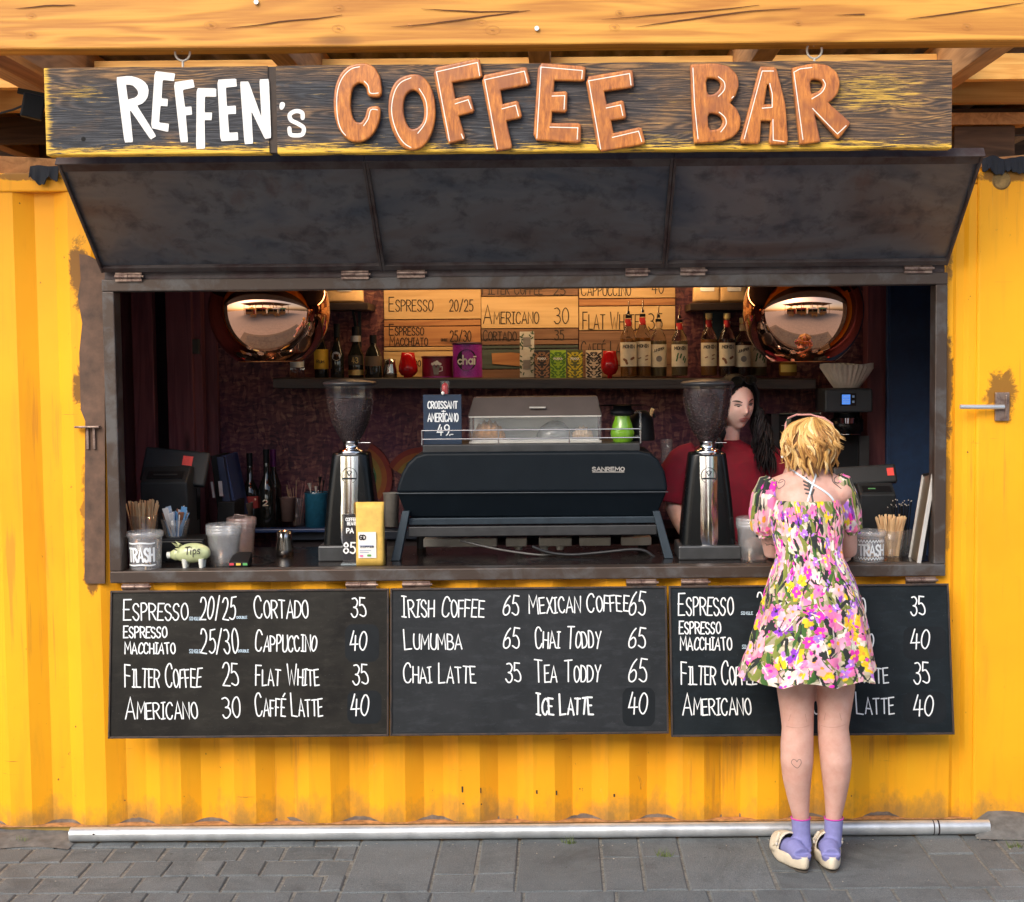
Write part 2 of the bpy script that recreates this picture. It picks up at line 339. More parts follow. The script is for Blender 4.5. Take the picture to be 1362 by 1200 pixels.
# ================================================================ materials of the structure
def yellow_paint():
    m,nt,b=base_mat('yellow_container_paint')
    w=wtc(nt); 
    n1=nz(nt,w,1.3,4,.6); n2=nz(nt,wtc(nt,(9,9,.8)),2.0,6,.65,.3); n3=nz(nt,w,28,5,.7); n4=nz(nt,wtc(nt,(3,3,1.6)),3.5,8,.75,1.2)
    col=ramp(nt,n1,[(.3,(.88,.36,.010)),(.7,(.95,.45,.012))]).outputs[0]
    col=mix(nt,ramp(nt,n2,[(.52,0.0),(.78,.55)]).outputs[0],col,(.62,.27,.02))
    col=mix(nt,ramp(nt,n4,[(.64,0.0),(.72,.5)]).outputs[0],col,(.9,.52,.10))
    sp=nz(nt,wtc(nt,(1,1,.55)),46,3,.6,.2); col=mix(nt,ramp(nt,sp,[(.72,0.0),(.76,.8)]).outputs[0],col,(.20,.08,.03))
    rs=nz(nt,wtc(nt,(1,1,.6)),5.5,7,.7,.8); col=mix(nt,ramp(nt,rs,[(.71,0.0),(.75,.9)]).outputs[0],col,(.25,.09,.04))
    sep=N(nt,'ShaderNodeSeparateXYZ',{0:N(nt,'ShaderNodeNewGeometry').outputs['Position']})
    # grime splashed up from the pavement, broken by noise
    zz=math_(nt,'ADD',sep.outputs['Z'],math_(nt,'MULTIPLY',nz(nt,wtc(nt,(1,1,.6)),9,6,.7),-.36))
    col=mix(nt,N(nt,'ShaderNodeMapRange',{0:zz,1:-.17,2:-.05,3:.8,4:0.0}).outputs[0],col,(.26,.16,.06))
    # scorch marks burnt into the paint where the frame and pin plate were welded
    X=sep.outputs['X'];Z=sep.outputs['Z']; nb=nz(nt,wtc(nt),11,6,.75,.5)
    def scorch(col,x0,z0,sx,sz,amt):
        a=math_(nt,'ABSOLUTE',math_(nt,'DIVIDE',math_(nt,'SUBTRACT',X,x0),sx)); c_=math_(nt,'ABSOLUTE',math_(nt,'DIVIDE',math_(nt,'SUBTRACT',Z,z0),sz))
        d_=math_(nt,'ADD',math_(nt,'ADD',math_(nt,'POWER',a,2.0),math_(nt,'POWER',c_,2.0)),math_(nt,'MULTIPLY',math_(nt,'ADD',nb,-.5),3.6))
        return mix(nt,N(nt,'ShaderNodeMapRange',{0:d_,1:.45,2:.85,3:amt,4:0.0}).outputs[0],col,(.07,.035,.02))
    for a_ in ((-1.835,2.20,.045,.16,.8),(-1.84,1.75,.04,.10,.8),(-1.83,1.25,.03,.25,.6),(-1.82,1.0,.03,.08,.8),(1.495,1.72,.030,.25,.85),(1.50,1.30,.02,.2,.5),(1.70,1.70,.07,.11,.75),(1.50,2.2,.02,.12,.7),(-2.0,2.56,.2,.02,.7),(1.72,2.53,.15,.03,.7)): col=scorch(col,*a_)
    # hairline scratches, chips and rust runs
    for rot,sc,th,cc,am in (((0,.5,0),(1.2,1,26),.735,(.20,.09,.03),.75),((0,-1.1,0),(1.5,1,30),.75,(.35,.15,.03),.7),((0,1.45,0),(1.0,1,34),.745,(.25,.10,.04),.6)):
        sn=nz(nt,wtc(nt,sc,rot),3.2,4,.62); col=mix(nt,ramp(nt,sn,[(th-.03,0.0),(th-.015,am)]).outputs[0],col,cc)
    ch=N(nt,'ShaderNodeTexVoronoi',{'Vector':wtc(nt,(1,1,.8)),'Scale':9.0,'Randomness':1.0}); cn=math_(nt,'ADD',ch.outputs['Distance'],math_(nt,'MULTIPLY',nz(nt,wtc(nt),60,4,.7),.10))
    col=mix(nt,ramp(nt,cn,[(.075,.95),(.085,0.0)]).outputs[0],col,(.13,.055,.03))
    rr=nz(nt,wtc(nt,(30,30,1.1)),1.5,4,.6); col=mix(nt,ramp(nt,math_(nt,'MULTIPLY',rr,nz(nt,wtc(nt,(1.2,1,.7)),2.2,2)),[(.36,0.0),(.44,.45)]).outputs[0],col,(.45,.17,.03))
    nt.links.new(col,b.inputs['Base Color'])
    nt.links.new(N(nt,'ShaderNodeMapRange',{0:n3,3:.38,4:.62}).outputs[0],b.inputs['Roughness'])
    h=math_(nt,'ADD',math_(nt,'MULTIPLY',n3,.4),math_(nt,'MULTIPLY',n1,2.5)); bump(nt,b,h,.25,.004); b.inputs['Specular IOR Level'].default_value=.3
    return m
M_yellow=yellow_paint()
M_plinth=simple('grimy_yellow_skirt',(.30,.20,.045),.8,0,.5,9,.5)
M_chip=simple('bare_grey_primer',(.17,.14,.12),.8,0,.4,40,.4)
M_rustline=simple('rusty_orange_edge',(.45,.22,.08),.8,0,.5,30,.4)
M_frame=metal_worn('worn_grey_steel',(.125,.118,.115),.45,.5,(.075,.055,.045),.12,9,(1,1,1))
M_plate=simple('rusty_brown_plate',(.115,.065,.042),.75,0,.45,14,.4)
def flap_steel():
    m,nt,b=base_mat('heat_stained_flap_steel')
    w=wtc(nt,(1,2,2)); n1=nz(nt,w,1.6,4,.6,.6); n2=nz(nt,wtc(nt,(1,1,1)),13,5,.62,.3); n3=nz(nt,w,60,3)
    col=ramp(nt,n1,[(.32,(.11,.088,.088)),(.5,(.135,.135,.148)),(.68,(.055,.073,.105))]).outputs[0]
    col=mix(nt,ramp(nt,n2,[(.50,0.0),(.70,.55)]).outputs[0],col,(.012,.013,.020))
    col=mix(nt,ramp(nt,nz(nt,wtc(nt,(1.5,1,1)),3.1,5,.65),[(.6,0.0),(.74,.6)]).outputs[0],col,(.10,.055,.045))
    nt.links.new(col,b.inputs['Base Color']); b.inputs['Metallic'].default_value=.45
    nt.links.new(N(nt,'ShaderNodeMapRange',{0:n2,3:.30,4:.55}).outputs[0],b.inputs['Roughness']); bump(nt,b,n3,.1,.001); return m
M_flap=flap_steel()
M_flapedge=metal_worn('dark_angle_iron',(.105,.09,.088),.55,.5,(.05,.03,.03),.4,9)
M_hinge=metal_worn('brown_steel_hinge',(.16,.10,.085),.4,.7,(.3,.22,.18),.2,30)
M_beam=wood('fresh_orange_pine',(.68,.33,.05),(.38,.135,.016),'X',.8,.6,contrast=1.3)
M_purlin=wood('orange_pine_purlin',(.92,.52,.14),(.66,.28,.05),'X',1,.65)
M_rafter=wood('brown_rafter',(.60,.32,.13),(.34,.16,.06),'Y',1,.7)
M_darkwood=wood('dark_roof_boards',(.13,.075,.045),(.05,.028,.02),'X',1,.75)
def roof_mat():
    m,nt,b=base_mat('grey_fibre_roof_sheet'); n=nz(nt,wtc(nt,(4,1,4)),4,5,.6)
    nt.links.new(ramp(nt,n,[(.3,(.10,.085,.09)),(.7,(.27,.23,.23))]).outputs[0],b.inputs['Base Color']); b.inputs['Roughness'].default_value=.8; return m
M_roof=roof_mat()
def osb():
    m,nt,b=base_mat('dark_stained_chipboard')
    w=wtc(nt,(1,1,1)); d=N(nt,'ShaderNodeTexNoise',{'Vector':w,'Scale':9.0,'Detail':2.0})
    add=N(nt,'ShaderNodeVectorMath',{0:w,1:N(nt,'ShaderNodeVectorMath',{0:d.outputs['Color'],3:.05},operation='SCALE').outputs[0]},operation='ADD').outputs[0]
    v1=N(nt,'ShaderNodeTexVoronoi',{'Vector':N(nt,'ShaderNodeMapping',{0:add,2:(0,.6,0),3:(1,1,3.2)}).outputs[0],'Scale':30.0})
    v2=N(nt,'ShaderNodeTexVoronoi',{'Vector':N(nt,'ShaderNodeMapping',{0:add,2:(0,-.7,0),3:(3.2,1,1)}).outputs[0],'Scale':22.0})
    a=N(nt,'ShaderNodeSeparateColor',{0:v1.outputs['Color']}).outputs[0]; c=N(nt,'ShaderNodeSeparateColor',{0:v2.outputs['Color']}).outputs[1]
    s=math_(nt,'MULTIPLY',math_(nt,'ADD',a,c),.5)
    col=ramp(nt,s,[(.15,(.045,.012,.024)),(.45,(.125,.035,.046)),(.7,(.22,.075,.068)),(.95,(.36,.16,.11))]).outputs[0]
    col=mix(nt,ramp(nt,nz(nt,w,2.2,3),[(.45,0.0),(.7,.55)]).outputs[0],col,(.10,.012,.065))
    nt.links.new(col,b.inputs['Base Color']); b.inputs['Roughness'].default_value=.6; bump(nt,b,s,.5,.004); return m
M_osb=osb()
M_stud=wood('dark_red_stud',(.24,.07,.075),(.11,.025,.04),'Z',1,.6)
M_indark=simple('black_brown_interior',(.022,.014,.016),.8,0,.4,6,.1)
M_navy=simple('navy_painted_door',(.008,.034,.095),.55,0,.2,30,.2)
M_steel=simple('galvanised_tube',(.58,.61,.63),.33,.55,.22,9,.08)
def paver_mat(name,a,c):
    m,nt,b=base_mat(name); w=wtc(nt); oi=N(nt,'ShaderNodeObjectInfo')
    n1=nz(nt,w,6,7,.75,.3); n2=nz(nt,w,70,4,.7); n3=nz(nt,w,260,2)
    col=ramp(nt,n1,[(.3,a),(.72,c)]).outputs[0]
    col=mix(nt,.45,col,ramp(nt,n3,[(.3,tuple(x*.55 for x in a)),(.7,tuple(x*1.35 for x in c))]).outputs[0])
    col=mix(nt,ramp(nt,n2,[(.6,0.0),(.72,.55)]).outputs[0],col,tuple(x*1.8 for x in c))
    col=mix(nt,ramp(nt,nz(nt,w,2.6,7,.75,.8),[(.5,0.0),(.66,.55)]).outputs[0],col,tuple(x*.5 for x in a))
    col=mix(nt,ramp(nt,nz(nt,w,33,3,.5,.3),[(.70,0.0),(.73,.7)]).outputs[0],col,(.035,.033,.030))
    k=N(nt,'ShaderNodeMapRange',{0:oi.outputs['Random'],3:.90,4:1.10}).outputs[0]
    col=mix(nt,1.0,col,N(nt,'ShaderNodeCombineColor',{0:k,1:k,2:k}).outputs[0],'MULTIPLY')
    nt.links.new(col,b.inputs['Base Color']); b.inputs['Roughness'].default_value=.82
    bump(nt,b,math_(nt,'ADD',n3,math_(nt,'MULTIPLY',n1,2)),.5,.004); return m
M_paver=paver_mat('grey_stone_paver',(.085,.096,.100),(.160,.176,.180))
M_joint=simple('sandy_joint_dirt',(.17,.165,.145),.95,0,.5,60,.6)
def far_ground():
    m,nt,b=base_mat('far_paving'); w=wtc(nt)
    br=N(nt,'ShaderNodeTexBrick',{'Vector':w,'Color1':(.34,.335,.32,1),'Color2':(.42,.41,.39,1),'Mortar':(.22,.2,.18,1),'Scale':2.2,'Mortar Size':.012})
    nt.links.new(mix(nt,.4,br.outputs[0],ramp(nt,nz(nt,w,3,6,.7),[(.3,(.28,.275,.27)),(.7,(.48,.47,.45))]).outputs[0]),b.inputs['Base Color']); b.inputs['Roughness'].default_value=.85; return m
# ================================================================ ground
g=MB().grid(lambda u,v:(-60+120*u,-1.62-78*(1-v),-.012),2,2,False)
g.grid(lambda u,v:(-60+120*u,-1.62+62*v,-.012),2,2,False)
part('ground',g,far_ground(),kind='structure')
pav=part('pavement',MB().grid(lambda u,v:(-3.2+6.2*u,-1.62+1.75*v,-.0048),40,12,False),M_joint,kind='structure')
rnd=random.Random(5)
def paver(x0,x1,y0,y1,top=0,sk=0.0):
    g_=.004; j=lambda:rnd.uniform(-.003,.003)
    tz=top+rnd.uniform(-.0025,.0025)
    q=[(x0+g_+j()+sk*y0,y0+g_+j()),(x1-g_+j()+sk*y0,y0+g_+j()),(x1-g_+j()+sk*y1,y1-g_+j()),(x0+g_+j()+sk*y1,y1-g_+j())]
    tl=[rnd.uniform(-.002,.002) for _ in q]
    mb=MB(); e=.005
    cx=sum(a[0] for a in q)/4; cy=sum(a[1] for a in q)/4
    ins=[(a[0]+(e if a[0]<cx else -e),a[1]+(e if a[1]<cy else -e)) for a in q]
    v=[(a[0],a[1],-.03) for a in q]+[(a[0],a[1],tz-.004+t) for a,t in zip(q,tl)]+[(a[0],a[1],tz+t) for a,t in zip(ins,tl)]
    f=[(0,1,5,4),(1,2,6,5),(2,3,7,6),(3,0,4,7),(4,5,9,8),(5,6,10,9),(6,7,11,10),(7,4,8,11),(8,9,10,11)]
    mb.add(v,f); part('paver',mb,M_paver,pav,world=False)
XW=lambda px:PZ(px,1120,0).x
yb=PZ(700,1186,0).y; y0_=PZ(700,1112,0).y+.06
cols=[480,586,640,691,799,849,902,1010,1075,1222,1284,1326,1390,1450,1560,1640]
for a,c in zip(cols,cols[1:]):
    xa,xc=XW(a),XW(c); w_=c-a
    if w_>80: paver(xa,xc,yb,y0_)
    else:
        ym=PZ(700,1162 if (a in(586,640,1010,1284,1450)) else 1141,0).y
        paver(xa,xc,ym,y0_); paver(xa,xc,yb,ym)
for r,(ya,yc) in enumerate([(yb-.13,yb),(yb-.30,yb-.13),(yb-.60,yb-.30),(yb-.8,yb-.6)]):
    x=XW(470)+rnd.uniform(-.1,0) if r else XW(480)
    while x<XW(1640):
        w_=rnd.choice([.16,.16,.32]) if r!=2 else .32
        paver(x,x+w_,ya,yc); x+=w_
for r in range(9):
    ya=y0_-.155*(r+1); yc=ya+.155
    x=XW(-160)-(r%2)*.07
    xe=XW(480)
    while x<xe-.05:
        w_=rnd.choice([.145,.15,.16,.2]); 
        if x+w_>xe-.06: w_=xe-x
        paver(x,x+w_,ya+.0,yc,0,-.03*0); x+=w_
# small litter: specks and leaf scraps
mb=MB()
for i in range(110):
    x=rnd.uniform(-2.1,1.9); y=rnd.uniform(-.8,-.16) if rnd.random()<.5 else -.14-abs(rnd.gauss(0,.05)); s_=rnd.uniform(.0015,.005); a=rnd.uniform(0,6)
    pts=[(x+s_*math.cos(a+k*1.6)*rnd.uniform(.5,1.3),y+s_*math.sin(a+k*1.6)*rnd.uniform(.5,1.3),.0035+rnd.uniform(0,.002)) for k in range(4)]
    mb.add(pts+[(x,y,.007)],[(0,1,4),(1,2,4),(2,3,4),(3,0,4)])
tag(part('litter_scraps',mb,simple('litter_scraps',(.3,.27,.22),.9,0,.7,200,0)),'small scraps and crumbs scattered on the grey pavers','litter',kind='stuff')
mb=MB()
for (gx,gy) in [PZ(758,1122,0)[:2],PZ(25,1122,0)[:2],PZ(884,1139,0)[:2],PZ(1352,1128,0)[:2],PZ(278,1118,0)[:2]]:
    for i in range(26):
        a=rnd.uniform(0,6.3); l=rnd.uniform(.012,.035); bx=gx+rnd.uniform(-.03,.03); by=gy+rnd.uniform(-.012,.012)
        mb.add([(bx-.0015,by,0),(bx+.0015,by,0),(bx+math.cos(a)*l*.6,by+math.sin(a)*l*.6,l)],[(0,1,2)])
tag(part('weeds',mb,simple('weeds',(.10,.14,.03),.7,0,.4,50,0)),'tiny green weeds sprouting along the foot of the container','weeds',kind='stuff')
mb=MB(); q=[(1.62,-.13,0),(2.1,-.22,0),(2.1,.05,0),(1.62,.05,0)]
def lump(u,v):
    x=1.585+.9*u; y=-.16-.09*u+ (.20+.09*u)*v; return (x+.01*noise.noise((u*9,v*9,1)),y,.004+.075*math.sin(min(1,v*1.3)*1.57)*(.75+.25*noise.noise((u*5,v*5,0)))*(min(1,u*14)))
mb.grid(lump,24,8)
tag(part('concrete_patch',mb,simple('concrete_patch',(.13,.13,.125),.9,0,.35,25,.6)),'lumpy grey concrete fillet at the foot of the right corner post','concrete')
mb=MB()
mb.grid(lambda u,v:(-2.6+.72*u-0*v,-.20-.05*math.sin(u*6)+.27*v,.003+.055*math.sin(min(1,v*1.4)*1.57)*(1-u)**.6*(.7+.5*noise.noise((u*6,v*6,4)))),24,8)
tag(part('concrete_patch',mb,bpy.data.materials['concrete_patch']),'broken grey mortar heap at the left foot of the yellow container wall','concrete')
# ================================================================ container
cont=thing('shipping_container','yellow corrugated shipping container with a serving window cut in its side','container',(0,0,0))
X0,X1=-2.75,1.605; ZB,ZT=.036,2.50; OX0,OX1,OZ0,OZ1=-1.74,1.487,.997,2.164
brk=[]; xs=P(539,1050,0).x
k=-8
while xs+.293*k<X1+.3:
    x=xs+.293*k; brk+=[(x,0.0),(x+.070,.036),(x+.146,.036),(x+.209,0.0)]; k+=1
brk=[q for q in brk if X0<q[0]<1.50]+[(1.515,.0),(1.53,.012),(1.56,.012),(1.575,0.0),(X1,0.0)]
brk=[(X0,0.0)]+brk
def yat(x):
    for a,c in zip(brk,brk[1:]):
        if a[0]<=x<=c[0]: return a[1]+(c[1]-a[1])*(x-a[0])/max(1e-6,c[0]-a[0])
    return 0
xsx=sorted(set([q[0] for q in brk]+[OX0+.02,OX1-.02]))
mb=MB()
def wq(a,c,z0,z1,n):
    for i in range(n):
        za=z0+(z1-z0)*i/n; zc=z0+(z1-z0)*(i+1)/n
        def dd(x,z): return yat(x)+ (0.0025*noise.noise((x*2.2,0,z*2.0)))
        mb.add([(a,dd(a,za),za),(c,dd(c,za),za),(c,dd(c,zc),zc),(a,dd(a,zc),zc)],[(0,1,2,3)])
for a,c in zip(xsx,xsx[1:]):
    if c-a<1e-5: continue
    if a>=OX0+.019 and c<=OX1-.019: wq(a,c,ZB,OZ0+.02,6); wq(a,c,OZ1-.02,ZT,3)
    else: wq(a,c,ZB,ZT,14)
part('corrugated_wall',mb,M_yellow,cont)
part('top_rail',MB().box(X0,-.006,ZT+.001,X1-.002,.06,2.573),M_yellow,cont,bevel=.006)
# bottom lip and skirt
mb=MB(); n=90
mb.box(X0,-.004,.031,X1-.001,.05,.0355); part('bottom_rail',mb,M_rustline,cont)
part('skirt',MB().box(X0,.004,-.02,X1+.1,.05,.0305),M_plinth,cont)
mb=MB()
for i in range(len(brk)-3):
    if abs(brk[i][1]-.036)<1e-6 and abs(brk[i+1][1]-.036)<1e-6:
        a,c=brk[i][0]-.03,brk[i+1][0]+.04; N_=12
        q=[(a+(c-a)*t/N_,ZB+ (math.sin(math.pi*t/N_)**.7)*(.012+.012*abs(noise.noise((a*7,t*.9,0))))) for t in range(N_+1)]
        for (x_,z_),(xx,zz) in zip(q,q[1:]): mb.add([(x_,yat(x_)-.0006,ZB),(xx,yat(xx)-.0006,ZB),(xx,yat(xx)-.0006,zz),(x_,yat(x_)-.0006,z_)],[(0,1,2,3)])
part('bare_metal_patches',mb,M_chip,cont,kind='stuff')
# corner posts
part('corner_post',MB().box(X1,-.012,.02,X1+.75,.16,2.55),M_yellow,cont,bevel=.012,seg=3)
part('corner_post',MB().box(X0-.3,-.012,.02,X0-.002,.16,2.55),M_yellow,cont,bevel=.012,seg=3)
cp=P(1332,240,-.012)
part('plug_cap',MB().lathe([(.034,-.004),(.034,.002),(.028,.006),(.0,.008)],(cp.x,-.012,cp.z),20,ax='Y',sx=1,sy=-1) if False else MB().tube([(cp.x,-.012,cp.z),(cp.x,-.019,cp.z)],[.036,.030],20),simple('lumpy_filler',(.27,.17,.06),.9,0,.5,40,.8),cont)
# body shell
mb=MB(); mb.box(X0,2.40,.0,2.35,2.44,2.573); mb.box(X0-.3,.16,.0,X0-.26,2.44,2.573); mb.box(2.31,.16,0,2.35,2.40,2.55); part('shell',mb,M_yellow,cont)
part('roof_panel',MB().box(X0-.3,.062,2.545,2.35,2.44,2.572),M_yellow,cont)
# rusty plate left of the window
pl=[P(x,y,-.004) for x,y in [(106,338),(118,340),(140,352),(140,776),(116,776),(113,770),(114,560),(108,545),(106,470),(110,430),(104,395),(108,372)]]
part('welded_plate',MB().prism([(p.x,p.z) for p in reversed(pl)],-.010,-.0005),M_plate,cont,fixn=True)
# window frame (square tube)
t=.046
for nm,bx in (('window_frame',(OX0,-.032,OZ1-t,OX1,.05,OZ1)),('window_frame',(OX0,-.032,OZ0,OX1,.05,OZ0+t)),('window_frame',(OX0,-.0315,OZ0+t,OX0+t,.05,OZ1-t)),('window_frame',(OX1-t,-.0315,OZ0+t,OX1,.05,OZ1-t))):
    part(nm,MB().box(*bx),M_frame,cont,bevel=.004)
part('gap_shade_strip',MB().box(OX0+.01,-.022,OZ1+.001,OX1-.01,-.006,2.203),M_flapedge,cont)  # dark strip added for the shaded gap between window frame and flaps
# latch on the left, pin on the right
a=P(101,568,-.012); c=P(134,568,-.012)
lt=part('latch',MB().box(a.x,-.035,a.z-.004,c.x,-.0105,a.z+.004).box(c.x-.055,-.02,c.z-.085,c.x-.045,-.0105,c.z).box(c.x-.03,-.02,c.z-.085,c.x-.02,-.0105,c.z+.004),M_hinge,cont,bevel=.002)
q=P(1331,541,-.012); e=P(1281,541,-.09)
pl=part('pin_plate',MB().box(q.x-.025,-.026,q.z-.055,q.x+.030,-.0125,q.z+.055).box(q.x+.012,-.032,q.z-.045,q.x+.020,-.026,q.z+.045),M_hinge,cont,bevel=.004)
part('locking_pin',MB().tube([(q.x+.005,-.035,q.z),(q.x-.03,-.045,q.z),(e.x,-.050,e.z-.002)],.009,10),M_steel,pl)
# interior rooms
part('inner_floor',MB().box(-2.3,.06,.06,1.9,2.3,.10),M_indark,cont)
part('inner_ceiling',MB().box(-2.3,.052,2.33,1.9,2.3,2.36),M_indark,cont)
part('inner_end_wall',MB().box(-2.10,.06,.1,-2.06,2.3,2.33),M_stud,cont)
part('inner_end_wall',MB().box(1.72,.06,.1,1.76,2.3,2.33),M_stud,cont)
BY=1.36
part('chipboard_wall',MB().box(P(266,600,BY).x,BY,.1,1.76,BY+.02,2.33),M_osb,cont)
def pxbox(x0,x1,y0,y1,Y,dep,up=False):
    a=P(x0,y1,Y); c=P(x1,y0,Y); return (a.x,Y,min(a.z,c.z),c.x,Y+dep,max(a.z,c.z))
for (x0,x1,m_,Y,d_) in ((150,182,M_stud,1.25,.05),(184,199,M_stud,1.12,.06),(229,251,M_stud,1.12,.07),(251,264,M_stud,1.16,.07),(266,284,M_stud,1.3,.04)):
    b_=pxbox(x0,x1,300,760,Y,d_); part('stud',MB().box(b_[0],Y,.1,b_[3],Y+d_,2.33),m_,cont,bevel=.003)
K_part=simple('dark_purple_partition',(.055,.02,.035),.7,0,.3,8,.1)
part('partition_board',MB().box(-2.06,1.45,.1,-1.6,1.47,2.33),K_part,cont)
b_=pxbox(256,263,454,468,1.155,.02); part('switch_box',MB().box(b_[0]-.01,1.13,b_[2]-.01,b_[3]+.01,1.158,b_[5]+.01),simple('switch_box',(.05,.05,.04),.5),cont,bevel=.004)
pts=[P(x,y,1.2) for x,y in [(206,380),(204,400),(206,418),(212,428),(222,434)]]
part('cable',MB().tube(pts,.006,8),M_indark,cont)
# right side: stained timber, navy door
b_=pxbox(1146,1176,300,760,1.2,.05); part('stud',MB().box(b_[0],1.1,.1,b_[3]+.02,1.2,2.33),M_stud,cont,bevel=.003)
b_=pxbox(1178,1244,300,780,.95,.03)
dr=part('side_door',MB().box(b_[0],.95,.1,1.715,.98,2.33),M_navy,cont,bevel=.003)
part('door_stile',MB().box(b_[0]+.012,.944,.1,b_[0]+.02,.9505,2.33),M_navy,dr)
b_=pxbox(1238,1246,300,780,.3,.03); part('door_jamb',MB().box(b_[0],.25,1.04,b_[3]+.01,.30,2.33),M_stud,cont,bevel=.003)
# top flaps
fj=[(OX0+.005,OX0+.006),(P(509,362,-.035).x,P(487,222,-.48).x),(P(886,360,-.035).x,P(893,218,-.48).x),(OX1-.006,OX1-.005)]
hz,oz,hy,oy=2.200,2.553,-.040,-.500
flab=['left','middle','right']
def fp(x0,x1,u,v,off=0):    # u across, v from hinge to outer edge, off normal (downwards/out)
    nrm=Vector((0,-(oz-hz),-(-(oy-hy)))) ; nrm=Vector((0,-(oz-hz),(oy-hy))).normalized()
    p=Vector((x0+(x1-x0)*u,hy+(oy-hy)*v,hz+(oz-hz)*v)); return p+nrm*off
for i in range(3):
    x0=(fj[i][0]+fj[i][1])/2+.0008; x1=(fj[i+1][0]+fj[i+1][1])/2-.0008
    fl=part('awning_flap',None or (lambda m:(m.grid(lambda u,v:fp(x0,x1,u,v,.004*math.sin(u*3.14)*math.sin(v*3.14)+.0015*noise.noise((u*4,v*3,i)))[:],16,6),m.grid(lambda u,v:fp(x0,x1,1-u,v,-.006)[:],2,2,False),m)[-1])(MB()),M_flap,cont,label='dark heat-stained steel awning flap, the %s one of three'%flab[i])
    mb=MB(); L_=math.hypot(oz-hz,oy-hy)
    def bar(u0,u1,v0,v1,h0,h1):
        vv=[fp(x0,x1,u,v,h)[:] for h in (h0,h1) for v in (v0,v1) for u in (u0,u1)]
        mb.add(vv,[(0,2,3,1),(4,5,7,6),(0,1,5,4),(2,6,7,3),(0,4,6,2),(1,3,7,5)])
    W_=x1-x0; e_=.022
    bar(0,1,0,e_/L_*1.2,-.01,.014); bar(0,1,1-.05/L_,1,-.01,.012)
    bar(0,.010/W_,0,1,-.012,.016); bar(1-.010/W_,1,0,1,-.012,.016)
    bar(0,1,1.0,1.0+.006/L_,-.01,.03)
    part('edge_iron',mb,M_flapedge,fl,fixn=True,bevel=.0015)
    mb=MB()
    for k in range(5): 
        p=fp(x0,x1,.1+.2*k+rnd.uniform(-.03,.03),.985,.0135); mb.box(p.x-.012,p.y-.002,p.z-.003,p.x+.012,p.y+.002,p.z+.003)
    part('weld_spots',mb,M_steel,fl,kind='stuff')
def hinge(x0,x1,y,parent,Y=-.045):
    a=P(x0,y,Y); c=P(x1,y,Y); m_=(a.x+c.x)/2; z=(a.z+c.z)/2
    part('hinge',MB().tube([(a.x,Y,z),(m_-.001,Y,z)],.0085,10).tube([(m_+.001,Y,z),(c.x,Y,z)],.0085,10).tube([(c.x,Y,z),(c.x+.008,Y,z)],.005,8).box(a.x,Y+.002,z-.018,c.x,Y+.009,z+.016),M_hinge,parent)
for x0,x1,y in ((153,188,369),(454,490,366),(528,565,364),(832,862,362),(905,938,361),(1203,1240,358)): hinge(x0,x1,y-1,cont)
# kick pipe along the foot of the wall
a=P(94,1107,-.10); c=P(1315,1111,-.10)
tag(part('foot_pipe',MB().tube([(a.x,-.10,.033),(-1.0,-.10,.031),(0,-.10,.030),(.9,-.10,.031),(c.x,-.10,.031)],.0275,24),M_steel),'long silver galvanised pipe lying along the foot of the yellow wall','pipe')
fp_=bpy.data.objects['foot_pipe']
part('bolt_hole',MB().tube([(P(125,1103,-.12).x,-.1255,.042),(P(125,1103,-.12).x,-.1275,.042)],.004,10),M_indark,fp_)
mb=MB(); xx=P(1244,1110,-.1).x; mb.tube([(xx-.012,-.10,.031),(xx-.008,-.10,.031)],.0281,24,False).tube([(xx+.006,-.10,.031),(xx+.012,-.10,.031)],.0281,24,False); part('tape_band',mb,M_indark,fp_)
# ================================================================ timber canopy
can=thing('timber_canopy','orange pine canopy with heavy front beam, rafters and grey corrugated roof above the container','canopy',(0,0,0))
bz=P(700,60,-.68).z
mb=MB(); mb.grid(lambda u,v:(0,0,0),1,1)
def rough_beam(x0,x1,y0,y1,z0,z1,n=60,seed=0,amp=.003):
    m=MB(); sec=[(y0,z0),(y1,z0),(y1,z1),(y0,z1)]
    v=[];f=[]
    for i in range(n+1):
        x=x0+(x1-x0)*i/n
        for k,(y,z) in enumerate(sec):
            v.append((x,y+amp*noise.noise((x*3,k*5,seed)),z+amp*noise.noise((x*2.5,k*7,seed+3))))
    for i in range(n):
        for k in range(4): a=i*4+k;b=i*4+(k+1)%4; f.append((a,a+4,b+4,b))
    m.add(v,f); m.add([v[k] for k in range(4)],[(0,1,2,3)]); m.add(v[-4:],[(3,2,1,0)]); return m
part('front_beam',rough_beam(-3.4,3.2,-.68,-.575,bz,bz+.235),M_beam,can,bevel=.006,fixn=True)
# drying cracks in the beam: flat dark strips, the shade inside put into the colour
mb=MB(); pf=yplane(-.6835)
for cpts in ([(300,38),(340,34),(372,29),(420,25),(455,20)],[(520,36),(560,33),(610,27),(660,20),(705,14)],[(560,12),(600,14),(640,16),(690,15)],[(800,26),(850,22),(905,17),(955,13),(1010,7)],[(845,36),(880,31),(930,24),(1000,15),(1065,11)],[(1205,26),(1250,20),(1300,13),(1362,4)],[(1110,20),(1150,19)],[(20,12),(60,8),(100,7)]):
    n_=len(cpts)
    up=[(x,y+rnd.uniform(-.4,.2)) for x,y in cr(cpts)]; 
    for j,(p0,p1) in enumerate(zip(up,up[1:])):
        w0=1.6*math.sin(math.pi*j/len(up))+.25; w1=1.6*math.sin(math.pi*(j+1)/len(up))+.25
        mb.add([pf(p0[0],p0[1]-w0/2),pf(p1[0],p1[1]-w1/2),pf(p1[0],p1[1]+w1/2),pf(p0[0],p0[1]+w0/2)],[(0,3,2,1)])
